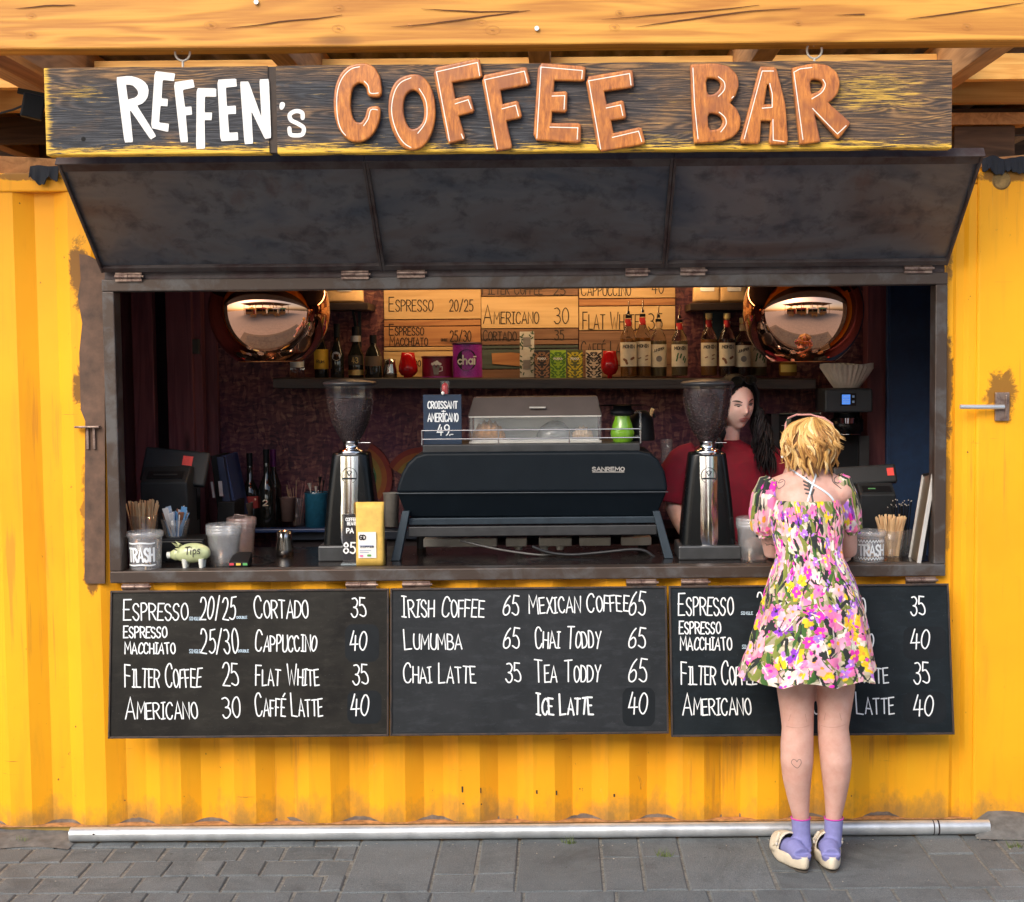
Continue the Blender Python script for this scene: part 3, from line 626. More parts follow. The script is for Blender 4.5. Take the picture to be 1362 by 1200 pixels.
part('drying_cracks',mb,simple('crack_shadow',(.10,.035,.01),.9,0,0,1,0),can,kind='stuff')
for (x,y,r_) in ((41,21,4.5),(40,46,5),(545-265,33,6),(450,10,5),(450,38,6),(655,40,7),(640,30,5),(545,33,3),(824,17,4),(817,36,5),(1061,30,4),(1286,35,5)):
    mb=MB(); pts=[(x+r_*1.4*math.cos(t*.52),y+r_*.8*math.sin(t*.52)) for t in range(13)]; mb.ribbon(pts,.55,pf,0,False); mb.ribbon([(x-1.6,y-.6),(x+1.6,y)],1.7,pf,.0002)
    part('knot',mb,simple('pine_knot',(.46,.20,.05),.7,0,.3,60,0) if 'pine_knot' not in bpy.data.materials else bpy.data.materials['pine_knot'],can)
for x,y in ((341,3),(714,38)):
    p=P(x,y,-.685); part('bolt_head',MB().tube([(p.x,-.680,p.z),(p.x,-.690,p.z)],.008,8),M_steel,can)
rz=bz+.003
for pxa,w in ((-60,.075),(4,.05),(352,.075),(702,.075),(1010,.075),(1322,.075),(1600,.075),(-330,.075)):
    X=P(pxa,64,-.58).x; d_=.18
    part('rafter',MB().box(X,-.574,rz+.0,X+w,1.9,rz+d_),M_rafter,can,bevel=.003)
def at_z(px,py,z): return PZ(px,py,z)
# cross boards lying over the rafters
for yy,zz,hh,m_ in ((at_z(560,81,rz+.12).y,rz+.03,.10,M_purlin),(.66,rz+.03,.10,M_purlin),(1.15,rz-.03,.12,M_darkwood)):
    xs_=sorted([P(pxa,64,-.58).x for pxa in (-330,-60,4,352,702,1010,1322,1600)]); ws=.075
    for a,c in zip(xs_,xs_[1:]):
        if c-a>.12: part('purlin',MB().box(a+ws+.001,yy,zz,c-.001,yy+.05,zz+hh),m_,can,bevel=.002)
mb=MB(); nx=150
def rf(u,v): 
    x=-3.4+6.6*u; return (x,.02+2.7*v,rz+.21+.022*math.sin(x*2*math.pi/.15)+.02*(1-v))
mb.grid(rf,420,2); part('roof_sheet',mb,M_roof,can,solid=.006)
part('back_boards',MB().box(-3.4,1.9,2.575,3.2,1.93,rz+.3),M_darkwood,can)
# timbers lying on the container roof
for x0,y0,x1,y1,w,h,m_ in ((-2.6,-.10,-1.55,.42,.07,.075,M_rafter),(-3.0,.05,-1.75,.9,.09,.12,M_darkwood),(1.9,.1,1.25,.55,.06,.05,M_rafter)):
    d=Vector((x1-x0,y1-y0,0)); M=Matrix.Translation(((x0+x1)/2,(y0+y1)/2,2.574+h/2+.001))@Matrix.Rotation(math.atan2(d.y,d.x),4,'Z')
    tag(part('timber_batten',MB().mbox(M,d.length,w,h),m_,bevel=.002),'rough timber batten lying on the %s'%('left end of the container roof' if h==.075 else 'container roof behind another batten at the left' if h==.12 else 'right end of the container roof'),'timber')
part('nailer_board',MB().box(-1.60,.06,2.5745,-.58,.10,2.64),M_purlin,can)
a=P(1270,163,.42);c=P(1350,163,.42)
part('nailer_board',MB().box(a.x,.42,2.575,c.x,.46,P(1300,168,.42).z),M_darkwood,can); part('nailer_board',MB().box(a.x-.1,.40,P(1300,167,.42).z+.001,c.x+.05,.50,P(1300,151,.42).z),M_rafter,can)
# torn black roofing felt
def torn(x0,x1,zt,seed,lab,dn=.05):
    mb=MB(); n=40; r_=random.Random(seed); pr=[]
    for i in range(n+1):
        x=x0+(x1-x0)*i/n; lo=zt-dn*(.25+1.1*abs(noise.noise((x*14,seed,0)))+.4*abs(noise.noise((x*47,seed,0)))); hi=zt+.02+.018*noise.noise((x*19,seed+5,0)); pr.append((x,lo,hi))
    for (a,l0,h0),(b,l1,h1) in zip(pr,pr[1:]):
        mb.add([(a,-.030+.01*noise.noise((a*40,1,seed)),l0),(b,-.030+.01*noise.noise((b*40,1,seed)),l1),(b,-.012,h1),(a,-.012,h0)],[(0,1,2,3)])
        mb.add([(a,-.012,h0),(b,-.012,h1),(b,.12,zt+.03),(a,.12,zt+.03)],[(0,1,2,3)])
    return tag(part('roofing_felt',mb,simple('black_roofing_felt',(.012,.015,.022),.8,0,.4,40,.5) if 'black_roofing_felt' not in bpy.data.materials else bpy.data.materials['black_roofing_felt'],solid=.004),lab,'felt')
torn(P(42,230,0).x,P(80,230,0).x,2.575,3,'torn black roofing felt hanging over the top left corner of the yellow wall',.07)
torn(P(1304,225,0).x,P(1362,225,0).x+.1,2.575,8,'ragged black roofing felt over the top of the right corner post',.07)
# ================================================================ hanging sign
def charred():
    m,nt,b=base_mat('charred_sign_wood')
    oi=N(nt,'ShaderNodeObjectInfo')
    t=N(nt,'ShaderNodeNewGeometry').outputs['Position']
    w=N(nt,'ShaderNodeMapping',{0:t,3:(.55,3,6.5)}).outputs[0]
    n1=nz(nt,w,1.7,2,.5,1.0)
    sw=N(nt,'ShaderNodeMapRange',{0:math_(nt,'SINE',math_(nt,'MULTIPLY',n1,170)),1:-1,2:1}).outputs[0]
    fine=nz(nt,N(nt,'ShaderNodeMapping',{0:t,3:(6,20,110)}).outputs[0],1.6,5,.75,.3)
    n2=nz(nt,N(nt,'ShaderNodeMapping',{0:t,3:(1.4,2,4)}).outputs[0],2.2,4,.6,.4)
    g=math_(nt,'ADD',math_(nt,'MULTIPLY',sw,.22),math_(nt,'MULTIPLY',fine,.92))
    dark=ramp(nt,g,[(.28,(.003,.0035,.005)),(.5,(.012,.014,.020)),(.72,(.040,.043,.052)),(.95,(.12,.115,.11))]).outputs[0]
    brown=ramp(nt,g,[(.30,(.010,.009,.010)),(.52,(.07,.04,.022)),(.75,(.30,.16,.06)),(.98,(.55,.34,.14))]).outputs[0]
    sep=N(nt,'ShaderNodeSeparateXYZ',{0:t}); X=sep.outputs['X'];Z=sep.outputs['Z']
    zt,zb=P(700,86,-.65).z,P(700,202,-.65).z
    k=ramp(nt,n2,[(.50,0.0),(.68,.9)]).outputs[0]
    # the char is scorched through less at both long edges and towards the right end
    ed=N(nt,'ShaderNodeMapRange',{0:math_(nt,'ADD',Z,math_(nt,'MULTIPLY',fine,.05)),1:zt-.035,2:zt+.03}).outputs[0]
    rt=N(nt,'ShaderNodeMapRange',{0:math_(nt,'ADD',X,math_(nt,'MULTIPLY',n2,.6)),1:.2,2:1.1,3:0,4:.6}).outputs[0]
    col=mix(nt,math_(nt,'MINIMUM',math_(nt,'ADD',math_(nt,'ADD',k,rt),math_(nt,'MULTIPLY',ed,.9)),1.0),dark,brown)
    # left-over yellow stain: along the bottom edge, ends, and a patch at the right
    q=math_(nt,'ADD',fine,math_(nt,'MULTIPLY',n2,.5))
    bt=N(nt,'ShaderNodeMapRange',{0:math_(nt,'SUBTRACT',math_(nt,'MULTIPLY',math_(nt,'ADD',q,-.64),.16),math_(nt,'SUBTRACT',Z,zb)),1:-.006,2:.010}).outputs[0]
    yr=N(nt,'ShaderNodeTexGradient',{0:N(nt,'ShaderNodeMapping',{0:t,1:(-1.05/.30,0,-(zt-.10)/.10),3:(1/.30,0,1/.10)}).outputs[0]},gradient_type='SPHERICAL').outputs[1]
    yr2=N(nt,'ShaderNodeTexGradient',{0:N(nt,'ShaderNodeMapping',{0:t,1:(-.25/.5,0,-(zb+.02)/.06),3:(1/.5,0,1/.06)}).outputs[0]},gradient_type='SPHERICAL').outputs[1]
    yr3=N(nt,'ShaderNodeTexGradient',{0:N(nt,'ShaderNodeMapping',{0:t,1:(1.60/.14,0,-(zt-.08)/.05),3:(1/.14,0,1/.05)}).outputs[0]},gradient_type='SPHERICAL').outputs[1]
    ym=math_(nt,'ADD',math_(nt,'ADD',yr,math_(nt,'MULTIPLY',yr2,.9)),math_(nt,'MULTIPLY',yr3,.8))
    ym=N(nt,'ShaderNodeMapRange',{0:math_(nt,'ADD',math_(nt,'MULTIPLY',ym,.6),math_(nt,'MULTIPLY',math_(nt,'ADD',fine,-.5),2.6)),1:.30,2:.62}).outputs[0]
    ym=math_(nt,'MULTIPLY',ym,.6)
    le=N(nt,'ShaderNodeMapRange',{0:math_(nt,'ADD',X,math_(nt,'MULTIPLY',fine,-.10)),1:-1.765,2:-1.745,3:1,4:0}).outputs[0]
    f=math_(nt,'MINIMUM',math_(nt,'ADD',math_(nt,'ADD',bt,ym),le),1.0)
    col=mix(nt,math_(nt,'MULTIPLY',f,.9),col,(.86,.52,.05))
    nt.links.new(col,b.inputs['Base Color']); b.inputs['Roughness'].default_value=.62
    bump(nt,b,g,.7,.004); return m
M_char=charred()
SY=-.652
sl=P(60,145,SY).x; sm=P(357,145,SY).x; sn=P(368,145,SY).x; sr=P(1266,145,SY).x
szt=(P(60,87,SY).z+P(1267,83,SY).z)/2; szb=(P(62,203,SY).z+P(1265,200,SY).z)/2
sign=thing('hanging_sign','long charred wooden sign reading REFFEN\'s COFFEE BAR hanging below the front beam','sign',((sl+sr)/2,SY,szb))
def rplank(x0,x1,z0,z1,y0,y1,seed,n=70,a=.0025):
    m=MB(); v=[];f=[]
    for i in range(n+1):
        x=x0+(x1-x0)*i/n
        tz=z1+a*noise.noise((x*6,seed,0))+.001*noise.noise((x*40,seed,0)); bz_=z0+a*noise.noise((x*5,seed,7))+.0012*noise.noise((x*45,seed,9))
        for (y,z) in ((y0+.003,bz_),(y0,bz_+.004),(y0,tz-.004),(y0+.003,tz),(y1,tz),(y1,bz_)): v.append((x,y,z))
    for i in range(n):
        for k in range(6): q=i*6+k;r_=i*6+(k+1)%6; f.append((q,q+6,r_+6,r_))
    m.add(v,f); m.add(v[:6],[(0,1,2,3,4,5)]); m.add(v[-6:],[(5,4,3,2,1,0)]); return m
part('plank',rplank(sl,sm,szb,szt,SY,SY+.05,1,20),M_char,sign,fixn=True)
part('plank',rplank(sn,sr,szb-.001,szt+.001,SY,SY+.05,2,80),M_char,sign,fixn=True)
part('joint_strip',MB().box(sm,SY+.005,szb+.003,sn,SY+.045,szt-.002),simple('scorched_joint',(.045,.03,.022),.7,0,.5,20,.5),sign)
hx=P(111,185,SY); part('screw_hole',MB().tube([(hx.x,SY-.0008,hx.z),(hx.x,SY+.004,hx.z)],.0075,14),simple('black_hole',(.004,.004,.004),.9,0,0,1,0),sign)
M_white=simple('white_sign_paint',(.80,.79,.76),.55,0,.06,60,.15)
k1=lambda x,y:(140+x/4.54,80+y/4.54)
k2=lambda x,y:(430+x/5.448,70+y/5.448)
k3=lambda x,y:(630+x/5.448,70+y/5.448)
k4=lambda x,y:(900+x/5.448,70+y/5.448)
def wl(loops,name,k,lab=None):
    me=outline_mesh([[k(*p) for p in lp] for lp in loops],yplane(SY-.0004),.0016,.0004,res=1)
    part(name,me,M_white,sign,label=lab)
def rc(lp): return chaikin(lp,1,True,.06)
wl([rc([(68,105),(130,98),(160,99),(195,108),(222,121),(240,135),(255,155),(262,180),(260,203),(255,225),(243,245),(225,262),(192,275),(308,460),(275,480),(148,295),(168,495),(118,498)]),[(125,148),(150,149),(170,155),(190,175),(199,190),(200,205),(193,218),(180,228),(137,240)]],'painted_letter',k1,'white painted letter R')
wl([rc([(300,68),(422,82),(415,127),(347,120),(340,232),(378,236),(376,280),(334,276),(325,378),(385,386),(380,434),(278,410)])],'painted_letter',k1,'white painted letter E')
wl([rc([(415,135),(530,118),(540,165),(468,180),(482,285),(520,281),(524,330),(486,333),(500,495),(455,497)])],'painted_letter',k1,'white painted letter F')
wl([rc([(553,170),(670,172),(670,222),(602,220),(600,318),(645,318),(642,363),(600,362),(603,535),(550,537)])],'painted_letter',k1,'white painted letter F')
wl([rc([(678,120),(790,113),(795,160),(728,166),(735,280),(788,276),(790,325),(740,327),(748,440),(800,437),(803,485),(697,490)])],'painted_letter',k1,'white painted letter E')
wl([rc([(815,132),(865,130),(945,352),(932,118),(988,115),(1002,470),(965,476),(882,305),(893,505),(842,508)])],'painted_letter',k1,'white painted letter N')
wl([chaikin([(1055,255),(1082,255),(1087,275),(1070,303),(1052,295)],2)],'painted_apostrophe',k1)
mb=MB(); mb.ribbon(cr([k1(*p) for p in [(1192,350),(1188,318),(1152,308),(1115,328),(1122,362),(1165,385),(1198,410),(1190,448),(1150,455),(1118,448),(1112,412)]],5),5.6,yplane(SY),.0012); part('painted_letter',mb,M_white,sign,label='white painted small letter s')
def letter_wood():
    m,nt,b=base_mat('varnished_orange_letter'); oi=N(nt,'ShaderNodeObjectInfo')
    t=N(nt,'ShaderNodeNewGeometry').outputs['Position']
    f=nz(nt,N(nt,'ShaderNodeMapping',{0:t,3:(60,30,12)}).outputs[0],1.5,5,.7,.4); n=nz(nt,t,9,3,.6)
    n_=math_(nt,'ADD',n,N(nt,'ShaderNodeMapRange',{0:oi.outputs['Random'],3:-.06,4:.06}).outputs[0])
    a=ramp(nt,f,[(.3,(.22,.058,.012)),(.5,(.46,.145,.022)),(.75,(.70,.27,.045))]).outputs[0]
    col=mix(nt,ramp(nt,n_,[(.50,0.0),(.68,.8)]).outputs[0],a,(.27,.085,.028))
    nt.links.new(col,b.inputs['Base Color']); b.inputs['Roughness'].default_value=.32; b.inputs['Coat Weight'].default_value=.5; b.inputs['Coat Roughness'].default_value=.15
    bump(nt,b,f,.15,.002); return m
M_letter=letter_wood()
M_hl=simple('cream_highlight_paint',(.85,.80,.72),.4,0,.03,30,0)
def sm2(l): return chaikin(l,2)
SL=[('C',k2,[chaikin([(262,98),(320,98),(370,125),(408,190),(420,320),(338,317),(330,262),(300,224),(262,215),(215,245),(195,310),(190,400),(205,480),(235,522),(285,528),(320,480),(335,412),(410,405),(402,500),(370,575),(325,622),(270,645),(210,640),(160,605),(120,540),(97,450),(92,350),(105,250),(140,165),(195,115)],2,True,.18)],
  [[(262,103),(200,120),(140,180),(105,270),(97,380),(107,490),(130,560),(162,600)],[(297,208),(325,240),(340,293),(398,293)],[(392,415),(345,415),(325,480),(292,530)]]),
('O',k2,[sm2([(640,175),(700,180),(750,220),(785,290),(803,380),(805,470),(790,560),(755,640),(710,690),(650,705),(590,690),(545,630),(505,540),(487,440),(490,340),(515,260),(555,205)]),sm2([(655,265),(700,285),(735,350),(750,430),(740,510),(700,560),(650,578),(610,555),(580,490),(570,410),(580,330),(610,285)])],
  [[(635,183),(560,218),(515,290),(495,400),(507,500),(545,600),(590,660),(635,688)],[(695,262),(740,340),(752,430),(738,510),(685,585)]]),
('F',k2,[rc([(810,130),(1125,62),(1143,180),(925,215),(950,355),(1060,330),(1085,430),(970,458),(1020,628),(915,655)])],[[(915,640),(820,140),(1118,72),(1133,168)],[(955,372),(1050,342),(1072,405)],[(1000,590),(1014,622)]]),
('F',k3,[rc([(70,185),(375,122),(400,232),(183,272),(203,395),(315,368),(340,470),(225,495),(270,692),(168,710)])],[[(172,700),(80,197),(368,135),(388,220)],[(205,408),(305,382),(325,460)]]),
('E',k3,[rc([(480,95),(800,120),(792,205),(575,200),(568,305),(668,300),(665,430),(558,425),(553,530),(765,530),(765,652),(445,630)])],[[(458,620),(488,105),(788,130),(783,190)],[(568,315),(660,312),(655,410)],[(553,540),(755,545),(750,628)]]),
('E',k3,[rc([(822,195),(1140,142),(1148,250),(930,280),(955,395),(1075,365),(1092,475),(980,490),(1003,605),(1205,558),(1230,660),(912,715)])],[[(920,700),(834,205),(1130,152),(1140,235)],[(960,402),(1065,380),(1080,455)],[(1005,615),(1195,570),(1218,645)]]),
('B',k4,[chaikin([(105,108),(120,105),(280,98),(370,120),(425,180),(435,250),(410,320),(365,375),(420,420),(448,490),(440,560),(400,610),(320,640),(150,652),(130,652)],2,True,.16),chaikin([(195,185),(260,180),(310,200),(330,240),(310,290),(265,325),(205,325)],1),chaikin([(208,440),(270,435),(325,460),(345,510),(320,560),(285,578),(215,580)],1)],
  [[(155,625),(130,380),(118,112)],[(302,175),(345,215),(345,270),(302,318)],[(308,432),(350,470),(358,520),(320,575)],[(412,318),(400,330)]]),
('A',k4,[rc([(605,122),(705,125),(770,380),(790,660),(675,662),(688,492),(595,490),(585,655),(465,652),(520,450)]),[(640,228),(672,232),(700,395),(615,395)]],
  [[(490,625),(620,134),(702,134)],[(675,225),(693,300),(692,397),(620,403)],[(698,485),(700,635),(778,645)]]),
('R',k4,[chaikin([(838,130),(850,127),(980,98),(1080,110),(1145,160),(1165,230),(1150,300),(1110,345),(1070,370),(1230,510),(1238,522),(1165,618),(1155,610),(970,408),(1020,635),(1022,645),(895,662),(893,650)],2,True,.16),chaikin([(945,195),(1010,190),(1055,210),(1065,250),(1040,290),(1000,312),(955,322)],1)],
  [[(915,630),(850,142),(895,118),(980,108)],[(1060,195),(1078,235),(1050,290),(980,335)],[(985,405),(1165,590),(1228,530)]])]
for ch,k,loops,hls in SL:
    me=outline_mesh([[k(*p) for p in lp] for lp in loops],yplane(SY-.0004),.022,.006,res=3)
    for p in me.polygons: p.use_smooth=False
    L=part('letter',me,M_letter,sign,label='raised varnished orange wooden letter %s'%ch)
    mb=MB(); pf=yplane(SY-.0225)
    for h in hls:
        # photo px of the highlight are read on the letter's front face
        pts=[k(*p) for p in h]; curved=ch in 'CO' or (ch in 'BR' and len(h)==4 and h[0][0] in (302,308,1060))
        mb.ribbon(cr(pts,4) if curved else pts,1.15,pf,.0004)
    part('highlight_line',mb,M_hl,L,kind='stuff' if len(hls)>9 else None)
M_hook=simple('cream_coated_hook',(.62,.58,.52),.35,.2,.15,40,0)
for (x,y) in ((243,70),(1083,67)):
    c=P(x,y,-.625); r_=.028
    pts=[Vector((c.x+r_*math.sin(a)*.9,-.627,c.z+.000+r_*-math.cos(a))) for a in [R(v) for v in range(-125,126,18)]]
    if x<500: pts=[Vector((2*c.x-p.x,p.y,p.z)) for p in pts][::-1]
    pts2=[Vector((c.x,-.627,szt-.01)),Vector((c.x,-.627,c.z-r_))]
    part('hook',MB().tube(pts,.0038,8).tube(pts2,.0042,8),M_hook,sign)
    ey=Vector((c.x,-.627,bz+.0)); part('screw_eye',MB().tube([ey,Vector((c.x-.005,-.627,c.z+.018))],.0035,8),M_hook,sign)
p=P(1165,84,-.63)
# floodlight behind the sign's left end
c=P(44,142,-.35)
fl=thing('floodlight','small black floodlight with its cable beside the left end of the hanging sign','floodlight',c)
M_black=simple('black_plastic',(.006,.007,.009),.5,0,.2,40,.1,spec=.25)
part('housing',MB().mbox(Matrix.Translation(c)@Matrix.Rotation(R(12),4,'Y')@Matrix.Rotation(R(20),4,'Z'),.075,.05,.085),M_black,fl,bevel=.006)
part('bracket',MB().mbox(Matrix.Translation(c+Vector((-.01,.02,.05)))@Matrix.Rotation(R(12),4,'Y'),.10,.012,.02),M_black,fl)
part('cable',MB().tube([P(32,140,-.35),P(18,146,-.33),P(0,151,-.3),P(-40,160,-.2)],.004,6),M_black,fl)
part('arm',MB().tube([c+Vector((.02,.02,.02)),c+Vector((.05,.1,.10)),c+Vector((.05,.15,rz-c.z+.02))],.008,6),M_black,fl)
# ================================================================ menu boards
def chalk_mat(name,a,c,rough=.42):
    m,nt,b=base_mat(name); w=wtc(nt); n=nz(nt,w,4.5,5,.65,.6); n2=nz(nt,wtc(nt,(1,1,3)),14,6,.7); n3=nz(nt,w,220,2)
    col=ramp(nt,n,[(.35,a),(.65,c)]).outputs[0]
    col=mix(nt,ramp(nt,n2,[(.50,0.0),(.80,.6)]).outputs[0],col,tuple(x*2.2 for x in c))
    col=mix(nt,ramp(nt,n3,[(.70,0.0),(.8,.3)]).outputs[0],col,(.2,.2,.2))
    nt.links.new(col,b.inputs['Base Color']); b.inputs['Specular IOR Level'].default_value=.22; nt.links.new(N(nt,'ShaderNodeMapRange',{0:n,3:rough*.8,4:rough*1.3}).outputs[0],b.inputs['Roughness']); bump(nt,b,n3,.06,.001); return m
M_bd=[chalk_mat('warm_black_chalkboard',(.008,.0075,.007),(.018,.017,.014)),chalk_mat('slate_grey_chalkboard',(.013,.016,.019),(.021,.024,.028),.5),chalk_mat('blue_black_chalkboard',(.005,.009,.012),(.009,.014,.018))]
M_patch=simple('repainted_patch',(.008,.011,.014),.5,0,.15,20,.05,spec=.2)
M_chalk=simple('white_chalk_pen',(.80,.83,.84),.7,0,.05,80,0)
M_chalk2=simple('pale_blue_chalk_pen',(.45,.58,.68),.7,0,.1,80,0)
M_blkframe=metal_worn('black_board_edge',(.022,.022,.024),.45,.3,(.06,.04,.03),.15,12)
BT=.971
bds=[((144,784),(517,778),(146,984),(518,979),.085),((519,778),(888,774),(518,979),(889,975),.085),((890,775),(1262,772),(892,977),(1270,977),.105)]
blab=['left chalkboard menu with Espresso to Caffé Latte prices, nearest the rusty plate','middle menu board listing Irish Coffee, Lumumba and Chai Latte in white chalk','right menu board partly hidden behind the woman in the flowered dress']
TXT=[[("Espresso",117,408,220,128,.8),("20/25",463,625,218,118,1),("single",415,465,221,204,.8,2),("double",630,676,214,201,.8,2),("Cortado",712,953,212,115,.8),("35",1148,1215,205,118,1),
 ("Espresso",117,313,300,248,.92),("Macchiato",122,350,373,322,.92),("25/30",468,635,370,262,1),("single",415,466,370,350,.8,2),("double",636,684,366,352,.8,2),("Cappuccino",714,990,362,268,.75),("40",1142,1218,357,270,1),
 ("Filter Coffee",124,468,524,420,.78),("25",565,638,518,418,1),("Flat White",714,1002,516,422,.76),("35",1155,1225,511,420,1),
 ("Americano",124,452,668,570,.75),("30",566,645,663,570,1),("Caffé Latte",714,1017,656,555,.74),("40",1145,1227,653,556,1)],
 [("Irish Coffee",88,466,212,116,.8),("65",557,627,204,116,1),("Mexican Coffee",675,1138,196,110,.82),("65",1142,1215,204,98,1),
 ("Lumumba",98,364,362,268,.72),("65",558,630,358,266,1),("Chai Toddy",704,1008,356,258,.78),("65",1140,1216,356,266,1),
 ("Chai Latte",93,428,518,424,.78),("35",568,638,513,424,1),("Tea Toddy",704,1008,514,414,.75),("65",1140,1222,514,410,1),
 ("Ice Latte",710,973,665,566,.78,3),("40",1137,1226,662,562,1)],
 [("Espresso",76,324,198,100,.8),("20/25",430,590,198,95,1),("single",360,413,196,180,.8,2),("Cortado",690,925,200,105,.8),("35",1128,1193,197,112,1),
 ("Espresso",80,267,282,226,.92),("Macchiato",84,317,356,297,.92),("25/30",436,600,350,250,1),("single",365,418,350,330,.8,2),("Cappuccino",690,958,352,258,.75),("40",1127,1213,350,262,1),
 ("Filter Coffee",90,432,512,408,.78),("25",530,600,508,410,1),("Flat White",690,1027,505,408,.7),("35",1142,1213,507,410,1),
 ("Americano",94,405,650,552,.75),("30",545,620,650,555,1),("Caffé Latte",683,1052,646,550,.74),("40",1140,1230,654,560,1)]]
CR=[(130,760,3.405),(510,760,3.492),(880,760,3.405)]
BAN=[]
for i,(tl,tr,bl,br,out) in enumerate(bds):
    xa=(P(*tl,-.05).x+P(*bl,-.05-out).x)/2+.001; xb=(P(*tr,-.05).x+P(*br,-.05-out).x)/2-.001
    ang=math.atan2(out,.585)
    bd=thing('menu_board',blab[i],'chalkboard',((xa+xb)/2,-.05,BT),(-ang,0,0),'chalkboard menu flaps hinged below the serving window')
    n=Vector((0,-math.cos(ang),math.sin(ang))); p0=Vector((0,-.05,BT))
    zb=min(RP(p0,n,*bl).z,RP(p0,n,*br).z) if i else RP(p0,n,*bl).z+.004
    Lb=(BT-zb)/math.cos(ang); W=(xb-xa)/2
    part('panel',MB().box(-W+.004,.0,-Lb+.004,W-.004,.016,-.004),M_bd[i],bd,world=False)
    for q in ((-W,-.006,-Lb,-W+.007,.02,0),(W-.007,-.006,-Lb,W,.02,0),(-W+.007,-.006,-Lb,W-.007,.02,-Lb+.008),(-W+.007,-.006,-.008,W-.007,.02,0)):
        part('edge_strip',MB().box(*q),M_blkframe,bd,world=False,bevel=.0015)
    pf=tplane(p0,n); ox,oy,k=CR[i]
    if i==0: rects=[((1120,240,1275,410),.001),((1130,540,1285,690),.001)]
    elif i==1: rects=[((1110,540,1262,720),.001)]
    else: rects=[((1095,250,1290,400),.001),((1095,545,1290,690),.001)]
    for r_,o_ in rects:
        x0,y0,x1,y1=r_; pts=chaikin([(ox+x0/k,oy+y0/k),(ox+x0/k,oy+y1/k),(ox+x1/k,oy+y1/k),(ox+x1/k,oy+y0/k)],3,True,.14)
        v=[pf(x,y,.0008) for x,y in pts]; part('repainted_patch',MB().add(v,[tuple(range(len(v)))]),M_patch,bd)
    for t_ in TXT[i]:
        s_,x0,x1,yb_,yt_,sc=t_[:6]; mb=MB(); fl_=t_[6] if len(t_)>6 else 0
        cap=(yb_-yt_)/k
        mcol=M_chalk2 if fl_==2 else M_chalk
        sp=(-13/463) if s_.startswith('Mexican') else 0
        lettering(mb,s_,ox+x0/k,ox+x1/k,oy+yb_/k,cap,.75 if fl_==2 else (2.4 if fl_==3 else 1.8),pf,sc,off=.0014,slope=sp,jit=.25 if fl_!=2 else .05)
        part('chalk_writing',mb,mcol,bd,label='chalk words %s'%s_ if not s_[0].isdigit() else 'chalk price %s'%s_)
    for hx0,hx1,hy_ in [((162,198,779),(460,500,774)),((535,572,773),(833,873,770)),((906,942,770),(1205,1245,767))][i]:
        a=P(hx0,hy_,-.045); c=P(hx1,hy_,-.045); m_=(a.x+c.x)/2; z=.984
        part('hinge',MB().tube([(a.x,-.045,z),(m_-.001,-.045,z)],.0085,10).tube([(m_+.001,-.045,z),(c.x,-.045,z)],.0085,10).tube([(c.x,-.045,z),(c.x+.008,-.045,z)],.005,8).box(a.x,-.040,z-.02,c.x,-.034,z+.012),M_hinge,bd)
# small marks in the lower wall
mb=MB()
for x,y,h in ((615,1046,8),(639,1048,7),(714,1051,5),(740,1052,6),(616,1068,2),(640,1069,2),(817,1056,4)):
    p=P(x,y,0); q=P(x,y+h,0); mb.add([(p.x-.0035,yat(p.x)-.0012,p.z),(p.x+.0035,yat(p.x)-.0012,p.z),(p.x+.003,yat(p.x)-.0012,q.z),(p.x-.003,yat(p.x)-.0012,q.z)],[(0,3,2,1)])
part('bolt_slots',mb,M_indark,cont,kind='stuff')
# ================================================================ inside the window
def K(name,*a,**k): return bpy.data.materials.get(name) or simple(name,*a,**k)
cz=1.043
M_ctop=metal_worn('dark_counter_steel',(.018,.020,.024),.22,.6,(.03,.022,.02),.1,5)
ct=thing('counter','long dark steel serving counter running behind the window sill','counter',(0,.3,0))
part('counter_top',MB().box(OX0+.03,.0505,1.0,OX1-.005,.66,cz),M_ctop,ct,bevel=.003)
part('counter_front',MB().box(OX0+.03,.60,.1,OX1-.005,.64,.999),M_indark,ct)
bcz=P(420,703,1.12).z
bc=thing('back_counter','low black back counter along the chipboard wall','counter',(0,1.1,0))
part('worktop',MB().box(-1.25,1.0,bcz-.04,1.15,1.355,bcz),K('dark_blue_worktop',(.012,.018,.032),.4),bc,bevel=.004)
part('cabinet',MB().box(-1.25,1.03,.1,1.15,1.35,bcz-.042),M_indark,bc)
# shelf
SY0,SY1=1.0,1.355
a=P(363,503,SY0); c=P(1085,504,SY0); th=.075; tilt=(c.z-a.z)/(c.x-a.x)
sh=thing('wall_shelf','long dark plank shelf holding bottles, tins and tea boxes above the barista','shelf',((a.x+c.x)/2,SY0,(a.z+c.z)/2),(0,-math.atan(tilt),0))
W=(c.x-a.x)/2
part('shelf_board',rplank(-W,W,-.048,0,0,.35,4,60,.002),wood('dark_oiled_shelf',(.055,.032,.022),(.016,.010,.009),'X',1,.5),sh,world=False,fixn=True)
def shz(x): return (a0_.z+c0_.z)/2+tilt*(x-(a0_.x+c0_.x)/2)
a0_,c0_=a,c
